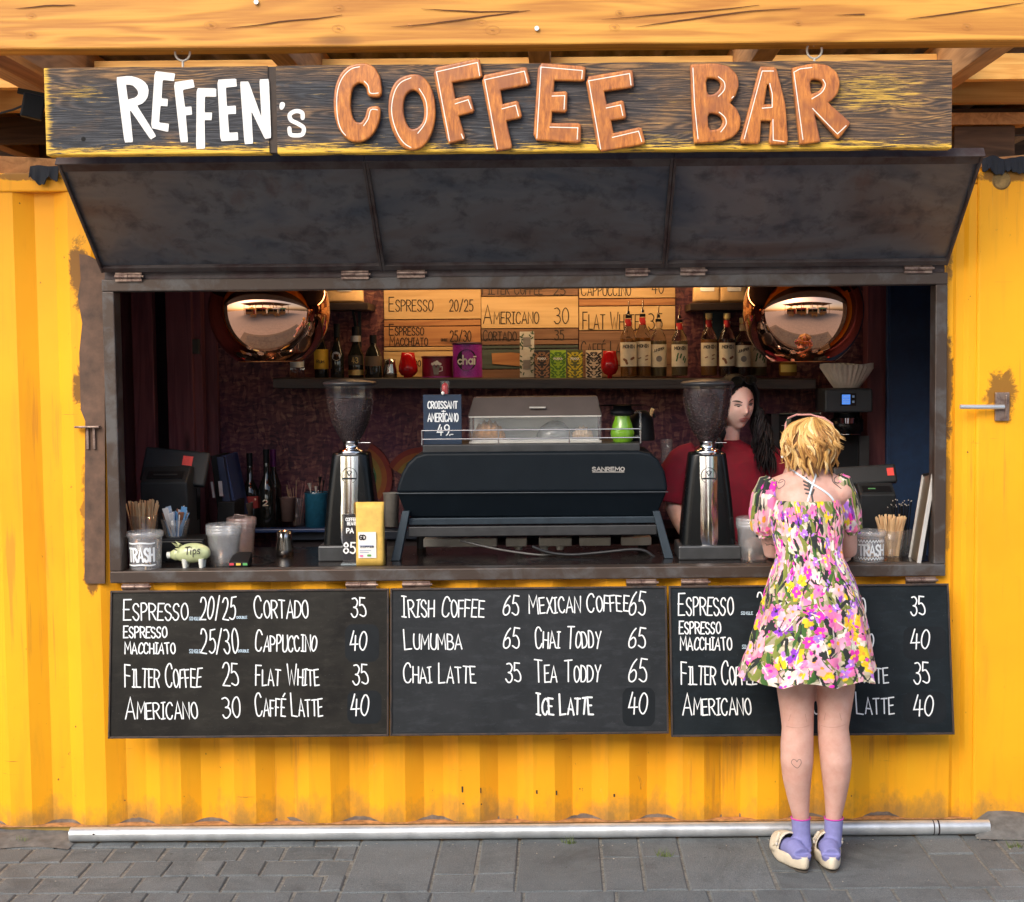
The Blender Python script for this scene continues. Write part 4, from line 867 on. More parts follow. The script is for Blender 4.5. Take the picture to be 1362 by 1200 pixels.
# upper little shelves
for x0,x1,lab in ((402,489,'left'),(918,1000,'right')):
    p=P(x0,408,1.08); q=P(x1,408,1.08)
    us=thing('bracket_shelf','short dark upper shelf at the %s of the plank menu wall'%lab,'shelf',(p.x,1.08,p.z))
    part('shelf_board',MB().box(p.x,1.08,p.z-.016,q.x,1.355,p.z+.016),bpy.data.materials['dark_oiled_shelf'],us,bevel=.002)
    if lab=='left':
        b_=P(469,412,1.12); part('bracket',MB().box(b_.x-.007,1.14,b_.z-.20,b_.x+.007,1.355,b_.z-.195).box(b_.x-.007,1.34,b_.z-.2,b_.x+.007,1.352,b_.z).mbox(Matrix.Translation((b_.x,1.24,b_.z-.10))@Matrix.Rotation(R(-42),4,'X'),.012,.28,.012),K('steel_blue_bracket',(.03,.05,.06),.4,.6),us)
    else:
        b_=P(957,430,1.2); part('bracket',MB().box(b_.x-.06,1.3,b_.z-.08,b_.x+.05,1.352,b_.z+.06),K('steel_blue_bracket',(.03,.05,.06),.4,.6),us)
# ---------------- plank menu on the wall
M_pl=[wood('pale_menu_plank',(.78,.55,.27),(.55,.33,.13),'X',.7,.6),wood('orange_menu_plank',(.55,.27,.10),(.33,.13,.05),'X',.9,.6),wood('brown_menu_plank',(.30,.16,.09),(.15,.075,.045),'X',1,.65),wood('grey_green_painted_plank',(.10,.14,.12),(.045,.055,.05),'X',1,.7)]
pm=thing('plank_menu','wall menu of mixed wooden planks with black handwritten coffee prices above the shelf','menu sign',(0,1.34,1.9))
PY=1.335
for (x0,x1,y0,y1,m_) in [(511,639,360,425,0),(511,639,426,434,1),(511,639,435,461,1),(511,639,462,467,0),(511,639,468,502,0),
   (640.5,769,360,377,2),(640.5,769,378,394,2),(640.5,769,395,437,0),(640.5,769,438,452,2),(640.5,769,453,459,2),(640.5,769,460,464,3),(640.5,769,465,491,3),(640.5,769,492,503,2),
   (770.5,898,350,397,0),(770.5,898,398,407,1),(770.5,898,408,439.5,0),(770.5,898,440.5,486,2),(770.5,898,487,502,2)]:
    a=P(x0,y1,PY); c=P(x1,y0,PY); c.z=P(x0,y0,PY).z
    dj=rnd.uniform(0,.006)
    part('plank',MB().box(a.x,PY+dj*.5,a.z+.0005,c.x,PY+.02,c.z-.0005),M_pl[m_],pm,bevel=.0012)
a=P(656,481,PY); part('plank',MB().prism([(P(x,y,PY).x,P(x,y,PY).z) for x,y in [(654,470),(655,484),(690,487),(702,485),(702,471),(680,469)]],PY-.005,PY+.001),M_pl[1],pm,fixn=True)
def txpart(txts,ox,oy,k,pf,mat,parent,w,nm='handwriting'):
    for t_ in txts:
        mb=MB(); lettering(mb,t_[0],ox+t_[1]/k,ox+t_[2]/k,oy+t_[3]/k,(t_[3]-t_[4])/k,t_[6] if len(t_)>6 else w,pf,t_[5],off=.001); part(nm,mb,mat,parent)
M_ink=K('black_marker_ink',(.015,.011,.010),.6,var=0,bmp=0)
txpart([("Espresso",178,558,285,165,.8),("20/25",700,902,285,188,1),("Espresso",180,478,492,398,.7),("Macchiato",185,512,582,505,.85),("25/30",705,885,545,455,1),("single",625,682,543,518,.8,.6),("30",395,452,760,712,1),("30",300,350,750,700,1,1.0),
   ("Americano",992,1470,392,232,.62),("Cortado",990,1278,538,450,.85),("Filter Coffee",985,1500,140,35,.8)],490,370,6.486,yplane(PY-.0005),M_ink,pm,1.15)
txpart([("25",275,365,132,60,1),("30",280,392,358,235,1),("35",283,355,485,410,1),("Cappuccino",492,882,138,40,.8),("40",1050,1140,122,20,1),("Flat White",505,948,402,268,.85),("35",1022,1130,402,280,1),("Caffé Latte",492,920,610,498,.82)],690,370,5.922,yplane(PY-.0005),M_ink,pm,1.15)
# ---------------- generic vessel builders (photo px units)
def fr(root,Y): return mpp(Y)
def arcpatch(mb,r,z0,z1,a0,a1,n=14,tw=0):
    v=[];f=[]
    for j,z in enumerate((z0,z1)):
        for i in range(n+1):
            a=R(a0+(a1-a0)*i/n-90); v.append((r*math.cos(a),r*math.sin(a),z+tw*(i/n-.5)))
    f=[(i,i+1,n+2+i,n+1+i) for i in range(n)]
    return mb.add(v,f,True)
def arcpf(r,zc,u):     # map label px (x right, y down) on the cylinder of radius r
    return lambda x,y,off=0: Vector(((r+off)*math.sin(x*u/r),-(r+off)*math.cos(x*u/r),zc-y*u))
M_clear=glass('clear_bottle_glass',(.95,.96,.93),.02)
M_dkglass=simple('dark_bottle_glass',(.012,.012,.010),.06,0,0,1,0,spec=.8)
M_tub=thin_glass('clear_plastic_tub',(.80,.84,.88),.11,.15)
M_glass2=thin_glass('thin_clear_glass',(.75,.8,.8),.07,.04)
M_chrome=simple('polished_chrome',(.72,.72,.73),.08,1,.03,20,0)
M_cream=simple('cream_paper_label',(.78,.68,.50),.7,0,.08,60,0)
M_gold=simple('gold_foil',(.60,.40,.14),.35,.6,.1,30,0)
M_red=simple('red_print',(.55,.02,.02),.5,0,.1,40,0)
def bottle(cx,by,Y,prof,lab,group,glassm,label=None,cap=None,liquid=None,spout=False,cat='bottle',extra=None,n=20,name='bottle'):
    """prof: (r,h) px from base; label: (z0,z1,mat,a) ; cap: (r,z0,z1,mat)"""
    u=mpp(Y); p=P(cx,by,Y); b=thing(name,lab,cat,(p.x,Y,p.z),group=group)
    part('glass' if glassm!=M_dkglass else 'bottle_body',MB().lathe([(r*u,h*u) for r,h in prof],n=n),glassm,b,world=False)
    if liquid:
        q=[(max(.1,r-.9)*u,max(1.0,h)*u) for r,h in prof if h<=liquid[1]]; 
        part('liquid',MB().lathe(q,n=n),liquid[0],b,world=False)
    if label:
        for z0,z1,m_,an in label:
            r_=max(r for r,h in prof if z0-8<=h<=z1+8)+.25; part('label',arcpatch(MB(),r_*u,z0*u,z1*u,-an,an),m_,b,world=False)
    if cap:
        for r_,z0,z1,m_ in cap: part('cap',MB().lathe([(r_*u,z0*u),(r_*u,z1*u)],n=14),m_,b,world=False)
    if spout:
        top=max(h for r,h in prof)+spout; part('pour_spout',MB().tube([(0,0,top*u),(0,0,(top+4)*u)],[2.6*u,2.0*u],10).tube([(0,0,(top+4)*u),(.6*u,0,(top+12)*u),(1.0*u,0,(top+17)*u)],[1.0*u,.8*u,.7*u],8),M_chrome,b,world=False)
    if extra: extra(b,u)
    return b
# dark spirits at the left of the shelf
gS='liquor bottles at the left end of the wall shelf'
bottle(396,503,1.15,[(9,0),(9.5,2),(9.5,38),(6,46),(3.5,52),(3.5,62)],'clear glass bottle half hidden behind the left copper lamp',gS,M_clear,label=[(14,36,K('white_paper',(.7,.7,.66),.7),70)],cap=[(4,60,66,M_black)])
bottle(428,503,1.15,[(9,0),(9.5,2),(9.5,34),(6,44),(4,50),(4,66)],'brown bottle with a bright yellow label on the shelf by the left lamp',gS,M_dkglass,label=[(12,38,K('yellow_label',(.80,.45,.03),.6),80)],cap=[(4.3,60,70,M_black)],
   extra=lambda b,u:(lambda mb:(lettering(mb,'Rum',-5,5,-20,4,.8,arcpf(9.9*u,0,u),.8),part('print',mb,M_ink,b,world=False)))(MB()))
bottle(449,503,1.12,[(8.5,0),(9,2),(9,32),(5,44),(3.8,50),(3.8,70)],'tall slim black bottle with an oval silver badge, left of the wall bracket',gS,M_dkglass,cap=[(4.2,54,72,M_black)],
   extra=lambda b,u:part('badge',MB().add([((9.3*u)*math.sin(.7*math.cos(t*.52)),-(9.35*u)*math.cos(.7*math.cos(t*.52)),(29+6*math.sin(t*.52))*u) for t in range(12)],[tuple(range(12))]),K('silver_badge',(.45,.43,.40),.4,.5),b,world=False))
bottle(474,503,1.14,[(10,0),(10.5,2),(10.5,30),(6.5,40),(4.5,46),(4.5,66)],'black and gold round bottle on the shelf under the bracket shelf',gS,M_dkglass,label=[(4,11,M_gold,75),(17,30,K('black_gold_label',(.05,.04,.03),.5),70),(48,56,K('silver_badge',(.45,.43,.40),.4,.5),90)],cap=[(5,56,68,M_black)],
   extra=lambda b,u:(lambda mb:(lettering(mb,'43',-4,4,-20,7,1.0,arcpf(11*u,0,u),1),part('print',mb,M_gold,b,world=False)))(MB()))
bottle(497,503,1.12,[(11,0),(11.5,2),(11.5,26),(9,36),(4.5,43),(4.2,50)],'squat wide shouldered dark liqueur bottle left of the steel pitcher',gS,M_dkglass,label=[(16,29,K('brown_label',(.14,.09,.05),.5),65)],cap=[(4.8,46,57,M_black)])
# steel pitcher, candles, tins
M_redglass=simple('red_candle_glass',(.42,.006,.010),.12,0,.05,10,0)
def candle(cx,by,Y,prof,lab):
    u=mpp(Y);p=P(cx,by,Y); b=thing('candle_jar',lab,'candle',(p.x,Y,p.z),group='red glass candle jars on the wall shelf')
    part('jar',MB().lathe([(r*u,h*u) for r,h in prof],n=24,capt=False),M_redglass,b,world=False,solid=.0015)
    part('wax',MB().lathe([((prof[1][0]-2)*u,(prof[1][1]+1)*u),(max(r for r,h in prof)*.86*u,prof[-1][1]*.62*u)],n=20),K('red_wax',(.42,.01,.01),.5),b,world=False)
    return b
candle(543,502,1.12,[(6,0),(6,2),(9,3),(12.5,8),(12.5,14),(9.5,26),(8.5,33)],'red glass candle jar narrowing to the top, between steel pitcher and maroon tin')
candle(811,502,1.12,[(3,-2),(3,3),(8,5),(11.5,12),(11.5,20),(8.8,31),(8.5,35)],'round red glass candle jar between the cream tea box and the syrup bottles')
def pitcher(cx,by,Y,h,r,lab,spoutL=False):
    u=mpp(Y);p=P(cx,by,Y); b=thing('milk_pitcher',lab,'pitcher',(p.x,Y,p.z))
    part('body',MB().lathe([(r*u,0),(r*1.03*u,h*.3*u),(r*.82*u,h*.72*u),(r*.86*u,h*u)],n=24,capt=False),simple('brushed_steel',(.5,.49,.47),.22,1,.08,30,0) if 'brushed_steel' not in bpy.data.materials else bpy.data.materials['brushed_steel'],b,world=False,solid=.001)
    part('spout',MB().add([(-r*.25*u,-r*.84*u,h*u),(r*.25*u,-r*.84*u,h*u),(0,-r*1.15*u,h*1.03*u),(0,-r*.92*u,h*.55*u)],[(0,3,2),(3,1,2)]),bpy.data.materials['brushed_steel'],b,world=False,fixn=True)
    part('handle',MB().tube([(0,r*.8*u,h*.85*u),(0,r*1.5*u,h*.8*u),(0,r*1.5*u,h*.3*u),(0,r*1.0*u,h*.2*u)],.9*u+.001,6),bpy.data.materials['brushed_steel'],b,world=False)
    return b
pitcher(519,503,1.12,25,9,'small dull steel milk pitcher standing on the wall shelf')
Yp=PZ(379,740,cz).y; pitcher(379,740,Yp,34,11.5,'shiny steel milk pitcher standing alone on the counter')
def tin(cx,by,Y,r,h,mat,lidm,lab):
    u=mpp(Y);p=P(cx,by,Y); b=thing('tin',lab,'tin',(p.x,Y,p.z))
    part('body',MB().lathe([(r*u,0),(r*u,(h-2.5)*u)],n=40),mat,b,world=False)
    part('rim',MB().lathe([((r+.4)*u,-.1*u),((r+.4)*u,1.3*u)],n=40),M_gold if r>22 else K('magenta_rim',(.45,.05,.30),.3,.5),b,world=False)
    part('lid',MB().lathe([((r+.5)*u,(h-2.6)*u),((r+.9)*u,(h-1.8)*u),((r+.6)*u,h*u),(r*.8*u,(h+.5)*u)],n=40),lidm,b,world=False)
    return b,u
M_wh=K('white_print',(.8,.78,.74),.6,var=.04)
b,u=tin(582,502,1.16,20.5,28,K('maroon_tin',(.20,.006,.03),.35),K('maroon_lid',(.06,.004,.010),.4),'wide maroon tin with a picture of a cup of whipped cream')
pf=arcpf(20.8*u,0,u)
part('cup_picture',MB().add([pf(x,y,.0006) for x,y in [(-5,-16),(5,-16),(3,-4),(-3,-4)]],[(0,3,2,1)]),K('grey_print',(.22,.20,.19),.6),b,world=False)
mb=MB(); [mb.ribbon([(x_-.4,y_),(x_+.4,y_)],3.6,pf,.001+.0001*j_) for j_,(x_,y_) in enumerate([(-4.5,-17.8),(-1.6,-19.2),(1.2,-20.4),(3.2,-18.4),(5,-17.6),(0,-17.8)])]; mb.ribbon([(5,-14),(8,-14),(8,-9),(4,-8)],.9,pf,.001); part('cream_picture',mb,M_wh,b,world=False)
b,u=tin(622,502,1.14,19.5,46,K('magenta_purple_tin',(.33,.025,.33),.35,var=.35,scale=160),K('dark_purple_lid',(.035,.006,.03),.35),'tall purple tin marked chai with a black round emblem')
pf=arcpf(19.8*u,0,u)
mb=MB(); mb.add([pf(14*math.cos(t*.2618),-23+14*math.sin(t*.2618),.0006) for t in range(24)],[tuple(range(23,-1,-1))]); part('round_emblem',mb,K('black_print',(.012,.010,.012),.5,var=0,bmp=0),b,world=False)
mb=MB()
def lowc(mb,pf,s,x,y,h,w):   # lower case letters of "chai"
    for ch in s:
        if ch=='c': mb.ribbon(cr([(x+.5*h,y-.62*h*.75),(x+.28*h,y-.68*h*.8),(x+.02*h,y-.3*h),(x+.28*h,y),(x+.5*h,y-.12*h)]),w,pf,.0012); x+=.68*h
        if ch=='h': mb.ribbon([(x,y-h),(x,y)],w,pf,.0012); mb.ribbon(cr([(x,y-.4*h),(x+.22*h,y-.6*h),(x+.42*h,y-.4*h),(x+.42*h,y)]),w,pf,.0014); x+=.62*h
        if ch=='a': mb.ribbon(cr([(x+.48*h,y-.3*h),(x+.24*h,y-.6*h),(x,y-.3*h),(x+.24*h,y),(x+.48*h,y-.3*h)]),w,pf,.0012); mb.ribbon([(x+.5*h,y-.6*h),(x+.5*h,y)],w,pf,.0014); x+=.72*h
        if ch=='i': mb.ribbon([(x,y-.6*h),(x,y)],w,pf,.0012); mb.ribbon([(x-.12*h,y-.86*h),(x+.2*h,y-.86*h)],w*.8,pf,.0012); x+=.3*h
lowc(mb,pf,'chai',-12.3,-17.5,11.5,2.0)
part('print',mb,M_wh,b,world=False)
mb=MB(); lettering(mb,'David',-8,8,-39,3,.5,pf,.9); lettering(mb,'Tea',-3,3,-12,2,.4,pf,.9); part('small_print',mb,K('pink_print',(.6,.25,.5),.6),b,world=False) if False else None
# tea boxes
def teabox(cx,w,y0,by,Y,d,base,deco,lab,kind=0,grp='tea boxes on the wall shelf'):
    u=mpp(Y);p=P(cx,by,Y); h=by-y0; b=thing('tea_box',lab,'box',(p.x,Y,p.z),group=grp)
    part('carton',MB().box(-w/2*u,0,0,w/2*u,d,h*u),base,b,world=False,bevel=.0008)
    pf=lambda x,y,off=0: Vector((x*u,-off-.0002,-y*u))
    mb=MB(); rr=random.Random(int(cx))
    if kind==0:   # symmetrical scrolls round a lozenge
        for s in (-1,1):
            for y_,am in ((h*.12,.8),(h*.32,1),(h*.62,1),(h*.82,.9)):
                mb.ribbon(cr([(s*w*.46,-y_-h*.08),(s*w*.28,-y_),(s*w*.40,-y_+h*.06),(s*w*.16,-y_+h*.10*am)]),w*.09,pf,.0006)
                mb.ribbon(cr([(s*w*.05,-y_+h*.02),(s*w*.2,-y_-h*.07),(s*w*.1,-y_-h*.1)]),w*.07,pf,.0007)
            mb.ribbon(cr([(0,-h*.92),(s*w*.38,-h*.72),(s*w*.42,-h*.55),(s*w*.2,-h*.40),(0,-h*.34)]),w*.06,pf,.0008)
    else:
        for j in range(14):
            x=rr.uniform(-.42,.42)*w; y=-rr.uniform(.04,.96)*h; a=rr.uniform(-.8,.8); mb.ribbon([(x,y),(x+4*math.sin(a),y-3.5*math.cos(a))],w*.15,pf,.0006+.00005*j)
    part('printed_pattern',mb,deco,b,world=False,kind='stuff')
    mb=MB(); lettering(mb,'TEA' if False else 'PUKKA',-w*.27,w*.27,-h*.66,h*.07,.7,pf,1,off=.001); part('print',mb,M_wh if kind==0 and base.name!='cream_carton' else M_ink,b,world=False)
    return b
K('cream_carton',(.72,.58,.40),.6)
for yb_,yt_,nm in ((502,471,'lower'),(471,441,'upper')):
    u=mpp(1.2); p=P(701,yb_,1.2); b=thing('tea_box','white box with green leaf print, %s one of the stacked pair'%nm,'box',(p.x,1.2,p.z)); w,h=19,yb_-yt_-.3
    part('carton',MB().box(-w/2*u,0,0,w/2*u,.06,h*u),K('white_leaf_carton',(.58,.54,.46),.6),b,world=False,bevel=.0008)
    pf=lambda x,y,off=0: Vector((x*u,-off-.0002,-y*u)); mb=MB(); r2=random.Random(yb_)
    for j in range(16):
        s=-1 if j%2 else 1; x=s*r2.uniform(.25,.45)*w; y=-r2.uniform(.05,.95)*h; a_=r2.uniform(-1.2,1.2); x2=max(-.47*w,min(.47*w,x+3.5*math.sin(a_))); mb.ribbon([(x,y),(x2,y-2.8*math.cos(a_))],1.6,pf,.0006+.00005*j)
    part('leaf_print',mb,K('dark_green_print',(.05,.09,.04),.6),b,world=False,kind='stuff')
    part('grey_panel',MB().add([pf(x,y,.0016) for x,y in [(-5,-.35*h),(5,-.35*h),(5,-.75*h),(-5,-.75*h)]],[(0,1,2,3)]),K('grey_print',(.22,.20,.19),.6),b,world=False)
teabox(721,20.5,466,503,1.16,.07,K('black_carton',(.022,.020,.022),.5),K('bronze_print',(.30,.15,.07),.5),'black tea box with bronze scroll pattern')
teabox(742.5,21,466,503,1.16,.07,K('lime_carton',(.33,.52,.03),.55),K('dark_green_scroll',(.08,.20,.02),.6),'lime green tea box with dark green scrolls')
teabox(765,20.5,466,503,1.16,.07,K('olive_carton',(.10,.11,.03),.55),K('yellow_scroll',(.62,.50,.03),.6),'dark olive tea box with yellow scrolls')
teabox(790,21,466,503,1.16,.07,K('cream_carton',(.72,.58,.40),.6),K('black_scroll',(.03,.02,.02),.6),'cream tea box with black scroll pattern')
# syrup bottles
gM='syrup bottles with cream labels on the wall shelf'
def syrup(cx,by,Y,liq,lab,kind,spout,ht=86,fruit=(.25,.10,.04)):
    k=ht/86
    prof=[(10,0),(10.7,2),(10.7,52*k),(9,60*k),(5.2,67*k),(3.6,74*k),(3.6,82*k)]
    lm=simple('syrup_'+'%d'%cx,liq,.1,0,.05,10,0) if False else K('syrup_%s'%('amber' if liq[0]>.25 else 'dark' if liq[0]<.06 else 'pale'),liq,.15,var=0,bmp=0)
    def ex(b,u):
        pf=arcpf(11.0*u,0,u); z0,z1=14*k,47*k
        mb=MB(); lettering(mb,'MONIN',-8,8,-(z1-8*k),4.2,.9,pf,1,off=.0012) if kind!='band' else None
        if mb.v: part('print',mb,M_ink,b,world=False)
        mb=MB()
        if kind=='nuts':
            for x,y,a_ in ((-5,-22,.5),(5,-24,-.5),(-3,-19,1.2)): mb.ribbon([(x-1.8*math.cos(a_),y-1.8*math.sin(a_)),(x+1.8*math.cos(a_),y+1.8*math.sin(a_))],3.2,pf,.0012)
        elif kind=='leaf':
            for x,y in ((-5,-20),(4,-21),(0,-24),(-4,-25),(6,-18)): mb.ribbon([(x,y),(x+1.4,y-4.5)],2.0,pf,.0012)
        elif kind=='plain':
            for x,y in ((4,-22),(4.5,-27),(-5,-24)): mb.ribbon([(x-1,y),(x+2,y-1)],1.4,pf,.0012)
        elif kind=='band':
            mb.ribbon([(-9,-34*k),(9,-40*k)],5,pf,.0008); 
        part('label_picture',mb,{'nuts':K('nut_brown_print',fruit,.6),'leaf':K('herb_green_print',(.06,.16,.05),.6),'plain':K('nut_brown_print',fruit,.6),'band':K('cream_band',(.75,.66,.42),.6)}[kind],b,world=False)
        if kind=='band':
            mb=MB(); lettering(mb,'JUNIPER',-7,7,-35.6*k,3,.7,pf,1,off=.002,slope=-.28); part('print',mb,M_ink,b,world=False)
            part('medallion',MB().add([pf(4*math.cos(t*.52),-26*k+4*math.sin(t*.52),.0012) for t in range(12)],[tuple(range(11,-1,-1))]),K('grey_print',(.22,.20,.19),.6),b,world=False)
        part('neck_label',arcpatch(MB(),4.3*u,69*k*u,79*k*u,-90,90,10),M_red if kind!='band' else K('tan_band',(.55,.36,.18),.6),b,world=False)
        mb=MB(); pn=arcpf(4.5*u,0,u); mb.ribbon([(-4.5,-72*k),(4.5,-76*k)],3.2,pn,.0006); part('neck_stripe',mb,M_cream,b,world=False)
    return bottle(cx,by,Y,prof,lab,gM,M_clear,label=[(14*k,47*k,M_cream,80)],cap=[(3.9,80*k,84*k,M_gold if not spout else M_black)]+([] if spout else [(4.6,82*k,89*k,K('yellow_cap',(.75,.62,.25),.5))]),liquid=(lm,58*k),spout=3.5 if spout else False,extra=ex)
syrup(836,501,1.10,(.30,.12,.03),'nut syrup bottle with a steel pour spout, first syrup right of the red candle','nuts',True,83)
syrup(855,501,1.14,(.36,.17,.04),'amber syrup bottle with a steel pour spout, its label half covered by its left neighbour','plain',True,85)
syrup(876,501,1.16,(.20,.15,.08),'syrup bottle with a slanted cream band and steel spout','band',True,78)
syrup(904,500,1.12,(.20,.15,.08),'mint syrup bottle with green leaves on its label and black pour spout','leaf',True,76)
syrup(943,500,1.12,(.32,.13,.03),'syrup bottle with yellow cap and plain label, above the barista at left','plain',False,80)
syrup(967,500,1.10,(.04,.015,.01),'dark hazelnut syrup bottle with yellow cap and nuts on the label','nuts',False,80)
syrup(988,500,1.12,(.05,.03,.02),'dark bottle with slanted cream band touching the right copper lamp','band',False,74)
syrup(1009,500,1.2,(.18,.16,.08),'syrup bottle with green herb label mostly hidden behind the right copper lamp','leaf',False,74)
bottle(1048,500,1.15,[(11,0),(12,2),(12,14),(9,20),(9,26)],'squat amber honey jar below the right copper lamp',None,K('honey_amber',(.22,.09,.015),.15),label=[(5,15,K('honey_label',(.62,.45,.10),.6),60)],cap=[(9.5,24,30,M_black)],cat='jar',name='honey_jar')
# kraft bags on the upper shelves
M_kraft=simple('kraft_paper',(.62,.40,.18),.75,0,.12,30,.3)
def bag(cx,w,y0,by,Y,lab,d=.05,mat=None,grp=None):
    u=mpp(Y); p=P(cx,by,Y); h=by-y0; b=thing('coffee_bag',lab,'bag',(p.x,Y,p.z),group=grp); m=MB(); n=10
    def f(a_,v):
        an=a_*2*math.pi; k_=1-.80*v**2.2; s=lambda t:abs(t)**.35*(1 if t>0 else -1)
        x=s(math.cos(an))*w/2*u*(1-.03*math.sin(v*3.1)); y=s(math.sin(an))*d/2*k_; return (x+.0015*noise.noise((a_*9,v*5,cx)),d/2+y+.002*noise.noise((a_*8,v*6,cx)),v*h*u)
    m.grid(f,32,n); v0=[f(i/32,0) for i in range(32)]; m.add(v0,[tuple(range(31,-1,-1))])
    part('bag_body',m,mat or M_kraft,b,world=False,fixn=True,solid=.0008); return b,u
bag(458,50,372,402,1.1,'pale kraft coffee bag lit warm on the upper left bracket shelf')
bag(940,36,360,402,1.12,'left kraft coffee bag on the upper right bracket shelf')
bag(976,36,360,402,1.12,'right kraft coffee bag beside the copper lamp on the upper right bracket shelf')
for o_ in [o for o in bpy.data.objects if o.name.startswith('coffee_bag')]:
    part('label',MB().add([(-.03,-.001,.05),(.035,-.001,.05),(.035,-.001,.085),(-.03,-.001,.085)],[(0,1,2,3)]),M_wh,o_,world=False)
# ---------------- copper pendant lamps
def copper():
    m,nt,b=base_mat('mirror_copper'); b.inputs['Base Color'].default_value=(.74,.40,.25,1); b.inputs['Metallic'].default_value=1; b.inputs['Roughness'].default_value=.035
    bump(nt,b,nz(nt,tc(nt),7,1),.02,.01); return m
M_cop=copper(); M_copin=simple('copper_lining',(.75,.32,.12),.3,1,.05,10,0)
M_bulb=simple('warm_bulb',(1,.8,.5),.4,0,0,1,0,em=((1,.55,.22),9))
for cx,lab in ((358.5,'left copper globe pendant lamp mirroring the yard, hanging above the card terminals'),(1068,'right copper globe pendant lamp hanging above the blonde customer')):
    Y=.30; u=mpp(Y); c=P(cx,413,Y); r=79.5*u; zb=P(cx,481,Y).z
    l=thing('pendant_lamp',lab,'lamp',(c.x,Y,c.z)); m=MB()
    a0=math.asin(max(-1,(zb-c.z)/r)); pr=[]
    for i in range(33):
        t=a0+(math.pi/2-.10-a0)*i/32; pr.append((r*math.cos(t),r*math.sin(t)*.97 if t>0 else r*math.sin(t)))
    part('shade',MB().lathe(pr,n=64,capb=False,capt=False),M_cop,l,world=False)
    part('shade_lining',MB().lathe([(x*.985,z*.985+ .0) for x,z in pr],n=48,capb=False,capt=True),M_copin,l,world=False)
    part('rim',MB().lathe([(pr[0][0]*.985,pr[0][1]-.001),(pr[0][0]+.0015,pr[0][1]-.002),(pr[0][0]+.001,pr[0][1]+.003)],n=48,capb=False,capt=False),M_copin,l,world=False)
    part('socket',MB().lathe([(.03,r*.93),(.03,r+.06),(.012,r+.08)],n=20),M_black,l,world=False)
    part('cord',MB().tube([(0,0,r+.05),(0,0,2.325-c.z)],.004,8),M_black,l,world=False)
    part('bulb',MB().lathe([(0.0,-.045),(.025,-.035),(.034,-.01),(.028,.02),(.014,.05),(.014,.09)],n=16,capb=False),M_bulb,l,world=False)
    ld=bpy.data.lights.new('bulb_light','POINT'); ld.energy=3.5; ld.color=(1,.62,.32); ld.shadow_soft_size=.03
    lo=bpy.data.objects.new('bulb_light',ld); C.objects.link(lo); lo.parent=l; lo.location=(0,0,-.07)
# warm strip light above the shelf
sl_=thing('strip_light','warm strip light fixed to the ceiling over the plank menu','lamp',(-.2,1.02,2.32))
part('housing',MB().box(-1.0,.98,2.305,.75,1.06,2.33),M_black,sl_)
part('tube',MB().tube([(-.98,1.02,2.295),(.73,1.02,2.295)],.012,10),M_bulb,sl_)
ld=bpy.data.lights.new('strip_glow','AREA'); ld.shape='RECTANGLE'; ld.size=1.7; ld.size_y=.06; ld.energy=2.0; ld.color=(1,.66,.34)
lo=bpy.data.objects.new('strip_glow',ld); C.objects.link(lo); lo.parent=sl_; lo.location=(.08,0,-.04); lo.rotation_euler=(R(28),0,0)
# ================================================================ grinders
M_blk=simple('gloss_black_enamel',(.004,.005,.006),.25,0,.1,20,0,spec=.25)
M_blksat=simple('satin_blue_black',(.0045,.0085,.013),.45,0,.12,12,.03,spec=.18)
M_ggrey=simple('grey_steel_trim',(.10,.115,.13),.35,.7,.12,20,.03)
M_beans=simple('roasted_beans',(.022,.010,.010),.35,0,.9,90,.2,spec=.3)
def brushed():
    m,nt,b=base_mat('vertical_chrome_panel'); b.inputs['Base Color'].default_value=(.72,.73,.75,1); b.inputs['Metallic'].default_value=1; b.inputs['Roughness'].default_value=.12
    n=nz(nt,tc(nt,(30,30,1.5)),3,3); bump(nt,b,n,.12,.003); return m
M_strip=brushed()
def rrect(w,h,r,n=5):
    o=[]
    for cx,cy,a0 in ((w/2-r,h/2-r,0),(-w/2+r,h/2-r,90),(-w/2+r,-h/2+r,180),(w/2-r,-h/2+r,270)):
        for i in range(n+1): a=R(a0+90*i/n); o.append((cx+r*math.cos(a),cy+r*math.sin(a)))
    return o
def loft(mb,secs,sm=True,cap=True):   # secs: list of lists of 3D points, same length
    n=len(secs[0]); v=[p for s in secs for p in s]; f=[]
    for j in range(len(secs)-1):
        for k in range(n): a=j*n+k;b=j*n+(k+1)%n; f.append((a,b,b+n,a+n))
    mb.add(v,f,sm)
    if cap: mb.add(secs[0],[tuple(range(n-1,-1,-1))]); mb.add(secs[-1],[tuple(range(n))])
    return mb
def ico(mb,c,r,sx=1,sy=1,sz=1,rot=None):
    M=Matrix.Translation(c)@(rot.to_matrix().to_4x4() if rot else Matrix.Identity(4)); v=[]
    for z,rr,n in ((-1,0,1),(-.5,.87,5),(.5,.87,5),(1,0,1)):
        for k in range(n): a=2*math.pi*k/n+(z>0)*.6; v.append(M@Vector((rr*math.cos(a)*r*sx,rr*math.sin(a)*r*sy,z*r*sz)))
    f=[(0,1+(k+1)%5,1+k) for k in range(5)]+[(1+k,1+(k+1)%5,6+(k+1)%5,6+k) for k in range(5)]+[(6+k,6+(k+1)%5,11) for k in range(5)]
    mb.add(v,f,True)
